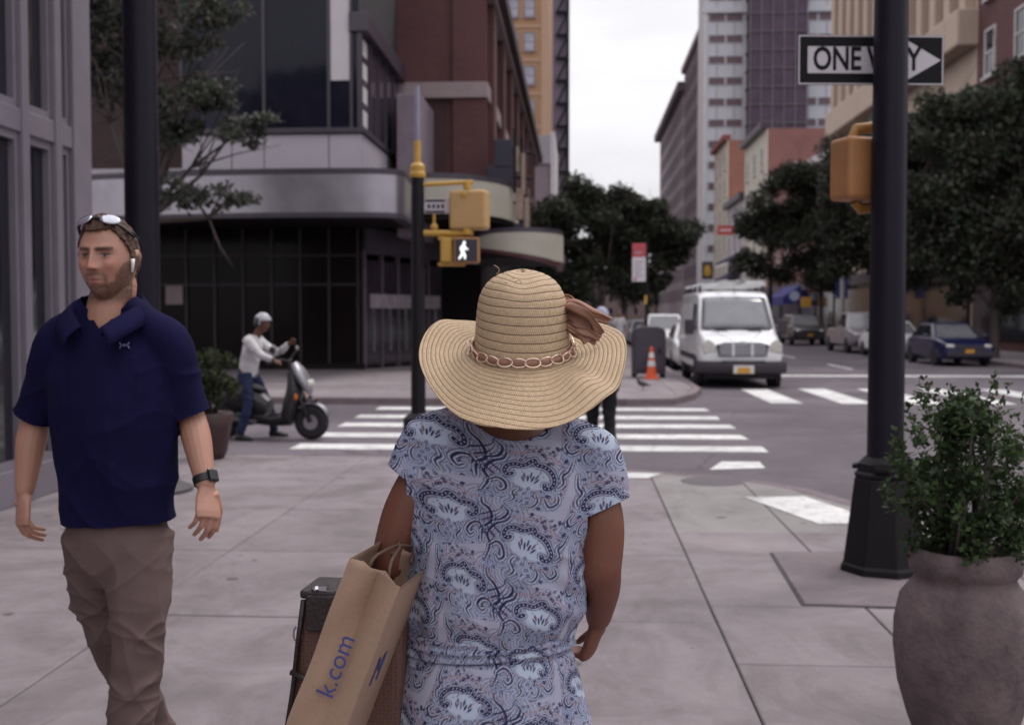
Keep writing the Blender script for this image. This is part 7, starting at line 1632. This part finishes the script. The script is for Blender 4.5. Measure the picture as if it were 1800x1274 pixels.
# ================================================================== SCOOTER AND RIDER  (local: forward +x)
so_ = gnd(472, 771, ROAD); SR = math.radians(-9)
sc_ = thing('motor_scooter', 'black and silver motor scooter stopped beside the crosswalk', 'scooter', so_, SR)
SBLK = M('scooter_black', (0.014, 0.012, 0.015), 0.35, 0.2, 8); SSIL = M('scooter_silver', (0.26, 0.25, 0.28), 0.35, 0.15, 6, metal=0.5)
def swheel(x, r, wd):
    t = MB().lathe([(r * 0.66, -wd * 0.4), (r * 0.86, -wd * 0.5), (r * 0.98, -wd * 0.25), (r, 0), (r * 0.98, wd * 0.25), (r * 0.86, wd * 0.5), (r * 0.66, wd * 0.4)], 32).xf(Matrix.Rotation(PI / 2, 4, 'X')).build('wheel', TYRE, sc_, smooth='all'); t.location = (x, 0, r)
    h = MB().lathe([(r * 0.6, -wd * 0.38), (r * 0.69, -wd * 0.38), (r * 0.69, wd * 0.38), (r * 0.6, wd * 0.38)], 32)
    h.lathe([(0.01, -wd * 0.3), (r * 0.17, -wd * 0.3), (r * 0.17, wd * 0.3), (0.01, wd * 0.3)], 16)
    for k in range(5): q = 2 * PI * k / 5; h.obox((r * 0.4 * math.cos(q), r * 0.4 * math.sin(q), 0), (r * 0.5, r * 0.11, wd * 0.4), Matrix.Rotation(q, 3, 'Z'))
    h.xf(Matrix.Rotation(PI / 2, 4, 'X')).build('rim', M('scooter_rim', (0.3, 0.28, 0.3), 0.4, metal=0.6), t, smooth=True)
    MB().lathe([(r * 0.28, -0.004), (r * 0.42, -0.004), (r * 0.42, 0.004), (r * 0.28, 0.004)], 24).xf(Matrix.Translation((0, -wd * 0.42, 0)) @ Matrix.Rotation(PI / 2, 4, 'X')).build('brake_disc', CHROME, t)
swheel(0.63, 0.245, 0.12); swheel(-0.62, 0.245, 0.13)
for y in (-0.085, 0.085): MB().tube([(0.63, y, 0.245), (0.5, y, 0.55), (0.42, y * 0.6, 0.75)], [0.026, 0.028, 0.03], 8).build('fork', SBLK, sc_, smooth='all')
fd = MB(); vs = []
for i in range(9):
    q = math.radians(20 + 130 * i / 8)
    for j, y in enumerate((-0.075, -0.04, 0.04, 0.075)): r = 0.275 + (0.012 if j in (1, 2) else -0.012); vs.append((0.63 + r * math.cos(q), y, 0.245 + r * math.sin(q)))
o = fd.add(vs, [(i * 4 + k, (i + 1) * 4 + k, (i + 1) * 4 + k + 1, i * 4 + k + 1) for i in range(8) for k in range(3)]).build('front_mudguard', SSIL, sc_, smooth='all'); o.modifiers.new('s', 'SOLIDIFY').thickness = 0.008
def soft(parts, name, mat, parent=sc_, vox=0.012, it=6):
    mb = MB()
    for P_, R_ in parts: limb(mb, P_, R_, 14, side=(0, 1, 0), caps=False)
    return mkobj(name, fuse(mb, vox, it), mat, parent)
soft([([(0.30, 0, 0.28), (0.36, 0, 0.5), (0.40, 0, 0.72), (0.36, 0, 0.95)], [(0.18, 0.12), (0.22, 0.12), (0.2, 0.11), (0.12, 0.07)])], 'leg_shield', SBLK)
soft([([(0.38, 0, 1.06), (0.47, 0, 0.92), (0.56, 0, 0.76), (0.62, 0, 0.63)], [(0.08, 0.05), (0.17, 0.08), (0.16, 0.07), (0.07, 0.025)])], 'front_cowl', SSIL)
for y in (-0.06, 0.06): MB().ball((0.615, y, 0.775), (0.04, 0.055, 0.06), 14, 10).build('headlight', HEADL, sc_, smooth='all')
for y in (-0.17, 0.17): MB().ball((0.46, y, 0.60), (0.035, 0.03, 0.05), 10, 8).build('indicator', M('indicator_orange', (0.5, 0.14, 0.02), 0.3), sc_, smooth='all')
MB().tube([(0.60, -0.02, 0.60), (0.72, 0, 0.53)], [(0.10, 0.02), (0.05, 0.015)], 10, side=(0, 1, 0)).build('beak', SBLK, sc_, smooth='all')
soft([([(-0.70, 0, 0.62), (-0.45, 0, 0.58), (-0.2, 0, 0.5), (0.02, 0, 0.42)], [(0.12, 0.11), (0.19, 0.18), (0.19, 0.20), (0.16, 0.14)]), ([(-0.15, 0, 0.30), (0.1, 0, 0.27), (0.34, 0, 0.3)], [(0.17, 0.10), (0.18, 0.09), (0.17, 0.11)]), ([(-0.62, 0, 0.25), (-0.3, 0, 0.3), (-0.1, 0, 0.3)], [(0.07, 0.07), (0.12, 0.12), (0.12, 0.08)])], 'bodywork', SBLK)
soft([([(-0.78, 0, 0.80), (-0.5, 0, 0.79), (-0.25, 0, 0.74), (-0.05, 0, 0.68)], [(0.1, 0.04), (0.15, 0.06), (0.14, 0.055), (0.08, 0.03)])], 'seat', M('seat_vinyl', (0.018, 0.016, 0.018), 0.55))
MB().tube([(0.36, 0, 0.9), (0.31, 0, 1.08)], 0.03, 8).build('steering_head', SBLK, sc_)
MB().tube(crom([(0.20, -0.36, 1.08), (0.26, -0.2, 1.11), (0.31, 0, 1.09), (0.26, 0.2, 1.11), (0.20, 0.36, 1.08)], 5), 0.016, 8).build('handlebar', SBLK, sc_, smooth='all')
for y in (-0.33, 0.33):
    MB().tube([(0.25, y * 0.7, 1.12), (0.30, y * 0.95, 1.22)], 0.007, 6).build('mirror_stalk', SBLK, sc_)
    MB().ball((0.31, y, 1.26), (0.015, 0.055, 0.035), 12, 8).build('mirror', SSIL, sc_, smooth='all')
    MB().tube([(0.20, y * 1.1, 1.08), (0.14, y * 1.2, 1.07)], 0.02, 8).build('grip', TYRE, sc_)
MB().tube([(-0.1, -0.17, 0.25), (-0.5, -0.19, 0.28), (-0.85, -0.2, 0.36)], [0.03, 0.05, 0.05], 12).build('exhaust', M('exhaust_dark', (0.08, 0.07, 0.075), 0.4, metal=0.5), sc_, smooth='all')
MB().box(-0.98, -0.9, -0.07, 0.07, 0.55, 0.68).build('tail_light', M('tail_red'), sc_, bevel=0.015)

def figure(name, label, loc, rotz, J, shirt, pants, skin, hair, shoes, sleeve=1.0, vox=0.012, hy=0.0, cap=None, sc=1.0, group=None, hairlen=-0.03):
    """clothed figure from a joint table; face looks to local -y turned by hy"""
    t = thing(name, label, 'person', loc, rotz, group); J = {k: Vector(v) for k, v in J.items()}
    side = (J['shR'] - J['shL']).normalized(); b = MB(); ch = (J['shL'] + J['shR']) / 2; pel = (J['hipL'] + J['hipR']) / 2
    sw = (J['shR'] - J['shL']).length / 2
    limb(b, [pel, pel.lerp(ch, 0.4), pel.lerp(ch, 0.8), ch + Vector((0, 0, 0.03))], [(0.14, 0.1), (0.14, 0.1), (sw * 0.85, 0.105), (sw * 0.5, 0.06)], 16, side=side, caps=False)
    limb(b, [ch, (ch + J['head']) / 2, J['head']], [0.065, 0.056, 0.058], 12)
    head_shape(b, J['head'], 0.073, 0.093, 0.116, hy, n=48, m=40)
    for k in 'LR':
        limb(b, [J['sh' + k], J['el' + k], J['wr' + k]], [0.048, 0.038, 0.026], 12)
        d_ = (J['wr' + k] - J['el' + k]).normalized(); hand(b, J['wr' + k] + d_ * 0.02, d_, J.get('palm' + k, Vector((0, 0, -1))), 1 if k == 'L' else -1, (0.4, 0.6, 0.4), 0.95)
        limb(b, [J['hip' + k], J['kn' + k], J['an' + k]], [0.08, 0.052, 0.036], 12)
    mkobj('body', fuse(b, 0.008 if vox < 0.015 else 0.014, 3), skin, t)
    d = MB()
    limb(d, [pel + Vector((0, 0, -0.02)), pel.lerp(ch, 0.35), pel.lerp(ch, 0.8), ch + Vector((0, 0, 0.045)), ch + Vector((0, 0, 0.075))], [(0.165, 0.125), (0.168, 0.125), (sw * 1.0, 0.125), (sw * 0.62, 0.085), (0.075, 0.068)], 20, side=side, caps=False)
    for k in 'LR':
        sh, el, wr = J['sh' + k], J['el' + k], J['wr' + k]
        if sleeve > 0.6: limb(d, [ch.lerp(sh, 0.5), sh, el, el.lerp(wr, 0.92)], [0.07, 0.072, 0.056, 0.042], 14, caps=False)
        else: limb(d, [ch.lerp(sh, 0.5), sh, sh.lerp(el, 0.75)], [0.07, 0.075, 0.068], 14, caps=False)
    me = fuse(d, vox, 5); co, no = get_co(me), get_no(me); set_co(me, co + no * (crease(co, 0.6, (7, 7, 9), 0.012, 3.0) + crease(co, -0.6, (7, 7, 9), 0.010, 8.0) + 0.006 * noise3(co * 9))[:, None]); mkobj('shirt', me, shirt, t)
    d = MB(); limb(d, [pel + Vector((0, 0, -0.08)), pel, pel + Vector((0, 0, 0.07))], [(0.15, 0.115), (0.158, 0.12), (0.15, 0.11)], 18, side=side, caps=False)
    for k in 'LR': limb(d, [J['hip' + k], J['kn' + k], J['an' + k] + Vector((0, 0, 0.0))], [0.1, 0.072, 0.058], 14, caps=False)
    me = fuse(d, vox, 5); co, no = get_co(me), get_no(me); set_co(me, co + no * (crease(co, 0.4, (5, 5, 12), 0.013, 6.0) + crease(co, -0.5, (5, 5, 12), 0.010, 16.0))[:, None]); mkobj('trousers', me, pants, t)
    for k in 'LR':
        s_ = MB(); foot(s_, J['an' + k], J.get('toe' + k, Vector((0, -1, 0))), 0.28); mkobj('shoe', fuse(s_, vox * 0.7, 3), shoes, t)
    if hair is not None or cap is not None:
        for nm, mt, gr, lim in (('hair', hair, 0.008, hairlen), ('cap', cap, 0.016, 0.02)):
            if mt is None: continue
            P_, W_, F_, R_ = head_shape(None, J['head'], 0.073, 0.093, 0.116, hy, face=False, n=40, m=36, grow=gr)
            mb = MB(); ix = {}
            for f in F_:
                if all(P_[i, 2] > (lim if P_[i, 1] > -0.02 else (0.055 if nm == 'hair' else 0.035)) for i in f):
                    mb.f.append(tuple(ix.setdefault(i, len(ix)) for i in f))
            inv_ = {v: k for k, v in ix.items()}; mb.v = [tuple(W_[inv_[i]]) for i in range(len(ix))]
            h_ = mb.build(nm, mt, t, smooth='all'); h_.modifiers.new('s', 'SOLIDIFY').thickness = 0.006
            if nm == 'cap':
                R_ = Matrix.Rotation(hy, 3, 'Z'); vs = []
                for i in range(9):
                    q = math.radians(-60 + 15 * i)
                    for r in (0.085, 0.12, 0.155 + 0.01 * math.cos(q)): vs.append(J['head'] + R_ @ Vector((r * math.sin(q) * 0.85, -r * math.cos(q) - 0.01, 0.04 - 0.2 * (r - 0.085) - 0.02 * abs(math.sin(q)))))
                v_ = MB().add(vs, [(i * 3 + k, (i + 1) * 3 + k, (i + 1) * 3 + k + 1, i * 3 + k + 1) for i in range(8) for k in range(2)]).build('peak', mt, h_, smooth='all'); v_.modifiers.new('s', 'SOLIDIFY').thickness = 0.004
    return t, J
BLKHAIR = M('black_hair', (0.02, 0.014, 0.012), 0.5, 0.3, 60, bump=0.6, bscale=200); SHOE = M('black_shoe', (0.02, 0.018, 0.018), 0.4)
DSKIN = M('dark_brown_skin', (0.11, 0.04, 0.025), **SKIN_BUMP); MSKIN = M('tan_skin', (0.26, 0.12, 0.08), **SKIN_BUMP)
JR = dict(hipL=(-0.30, 0.10, 0.90), hipR=(-0.30, -0.10, 0.90), shL=(-0.20, 0.19, 1.36), shR=(-0.20, -0.19, 1.36), head=(-0.07, 0, 1.60),
          elL=(0.04, 0.20, 1.20), wrL=(0.28, 0.10, 1.33), elR=(0.02, -0.26, 1.17), wrR=(0.20, -0.31, 1.12), knL=(-0.10, 0.22, 0.50), anL=(-0.02, 0.26, 0.09), knR=(-0.20, -0.24, 0.48), anR=(-0.30, -0.30, 0.09),
          toeL=(1, 0.2, 0), toeR=(1, -0.2, 0), palmL=(0, -1, 0), palmR=(0, 0, -1))
rid, JR = figure('person', 'rider in a white long-sleeved top, jeans and helmet astride the scooter', so_, SR, JR, cloth('white_top', (0.56, 0.54, 0.55), 0.06), cloth('blue_jeans', (0.016, 0.022, 0.062), 0.3), DSKIN, BLKHAIR, SHOE, 1.0, 0.010, hy=PI / 2)
P_, W_, F_, R_ = head_shape(None, JR['head'] + Vector((0, 0, 0.012)), 0.073, 0.093, 0.116, PI / 2, face=False, n=48, m=40, grow=0.034)
mb = MB(); ix = {}
for f in F_:
    if all(P_[i, 2] > (-0.03 if P_[i, 1] > -0.01 else 0.028) for i in f): mb.f.append(tuple(ix.setdefault(i, len(ix)) for i in f))
iv = {v: k for k, v in ix.items()}; mb.v = [tuple(W_[iv[i]]) for i in range(len(ix))]
hl = mb.build('helmet', M('helmet_grey_white', (0.42, 0.42, 0.45), 0.3), rid, smooth='all'); hl.modifiers.new('s', 'SOLIDIFY').thickness = 0.012
rear = MB(); ix = {}
P_, W_, F_, R_ = head_shape(None, JR['head'] + Vector((0, 0, 0.012)), 0.073, 0.093, 0.116, PI / 2, face=False, n=48, m=40, grow=0.037)
for f in F_:
    if all((P_[i, 1] > 0.015) and (P_[i, 2] > -0.045) and (P_[i, 2] < 0.085) for i in f): rear.f.append(tuple(ix.setdefault(i, len(ix)) for i in f))
iv = {v: k for k, v in ix.items()}; rear.v = [tuple(W_[iv[i]]) for i in range(len(ix))]
rear.build('helmet_rear_panel', M('helmet_black', (0.02, 0.02, 0.024), 0.35), hl, smooth='all')
MB().tube([JR['elL'].lerp(JR['wrL'], 0.02), JR['elL'].lerp(JR['wrL'], 0.02) + Vector((-0.07, 0, 0.05))], 0.066, 14).build('armband', SHOE, rid, smooth=True)

def walk(h=1.75, st=0.28, sw=0.19, arm=0.12):
    return dict(hipL=(0.09, 0, 0.92 * h / 1.75), hipR=(-0.09, 0, 0.92 * h / 1.75), shL=(sw, 0, 1.42 * h / 1.75), shR=(-sw, 0, 1.42 * h / 1.75), head=(0, -0.02, 1.63 * h / 1.75),
                elL=(sw + 0.04, arm * 0.4, 1.14 * h / 1.75), wrL=(sw + 0.03, -arm * 0.4, 0.9 * h / 1.75), elR=(-sw - 0.04, -arm * 0.2, 1.14 * h / 1.75), wrR=(-sw - 0.03, -arm, 0.9 * h / 1.75),
                knL=(0.09, -st * 0.5, 0.5), anL=(0.09, -st * 0.55, 0.09), knR=(-0.09, st * 0.1, 0.49), anR=(-0.09, st * 0.9, 0.14), toeL=(0, -1, 0), toeR=(0, -1, 0), palmL=(-1, 0, 0), palmR=(1, 0, 0))
q = gnd(1057, 812, ROAD)
figure('person', 'pedestrian in a pale cap, grey print shirt and black trousers crossing beyond the hat', q, PI + 0.05, walk(1.82), cloth('grey_print_shirt', (0.2, 0.185, 0.21), 0.6), cloth('black_trousers', (0.012, 0.011, 0.013), 0.2), DSKIN, BLKHAIR, SHOE, 0.4, 0.011, cap=cloth('pale_grey_cap', (0.34, 0.34, 0.42), 0.05))
q = gnd(1088, 622)
figure('person', 'far pedestrian in a white top beside the pale capped pedestrian', q, PI - 0.3, walk(1.72), cloth('white_top'), cloth('grey_trousers', (0.06, 0.05, 0.06), 0.2), MSKIN, M('ginger_hair', (0.2, 0.09, 0.04), 0.6), SHOE, 0.4, 0.016)
for k, (s_, t_, ry, c1, c2, lab) in enumerate(((15.6, 66, 0.2, (0.25, 0.22, 0.33), (0.05, 0.05, 0.09), 'far pedestrian in a lilac shirt on the opposite pavement'), (16.6, 69, 2.9, (0.03, 0.025, 0.03), (0.03, 0.03, 0.035), 'far pedestrian all in black on the opposite pavement'),
                                              (15.9, 62, 0.0, (0.3, 0.09, 0.06), (0.07, 0.05, 0.05), 'far pedestrian in a rust red top near the pale pole'), (16.4, 75, 0.1, (0.35, 0.33, 0.33), (0.04, 0.04, 0.05), 'far pedestrian in a pale shirt furthest along the opposite pavement'))):
    figure('person', lab, S(s_, t_), ry, walk(1.72 + 0.03 * k, 0.2 + 0.05 * k), cloth('street_shirt_%s' % 'abcd'[k], c1), cloth('street_trousers_%s' % 'abcd'[k], c2), MSKIN if k % 2 else DSKIN, BLKHAIR, SHOE, 0.4, 0.02, group='people on the opposite pavement')
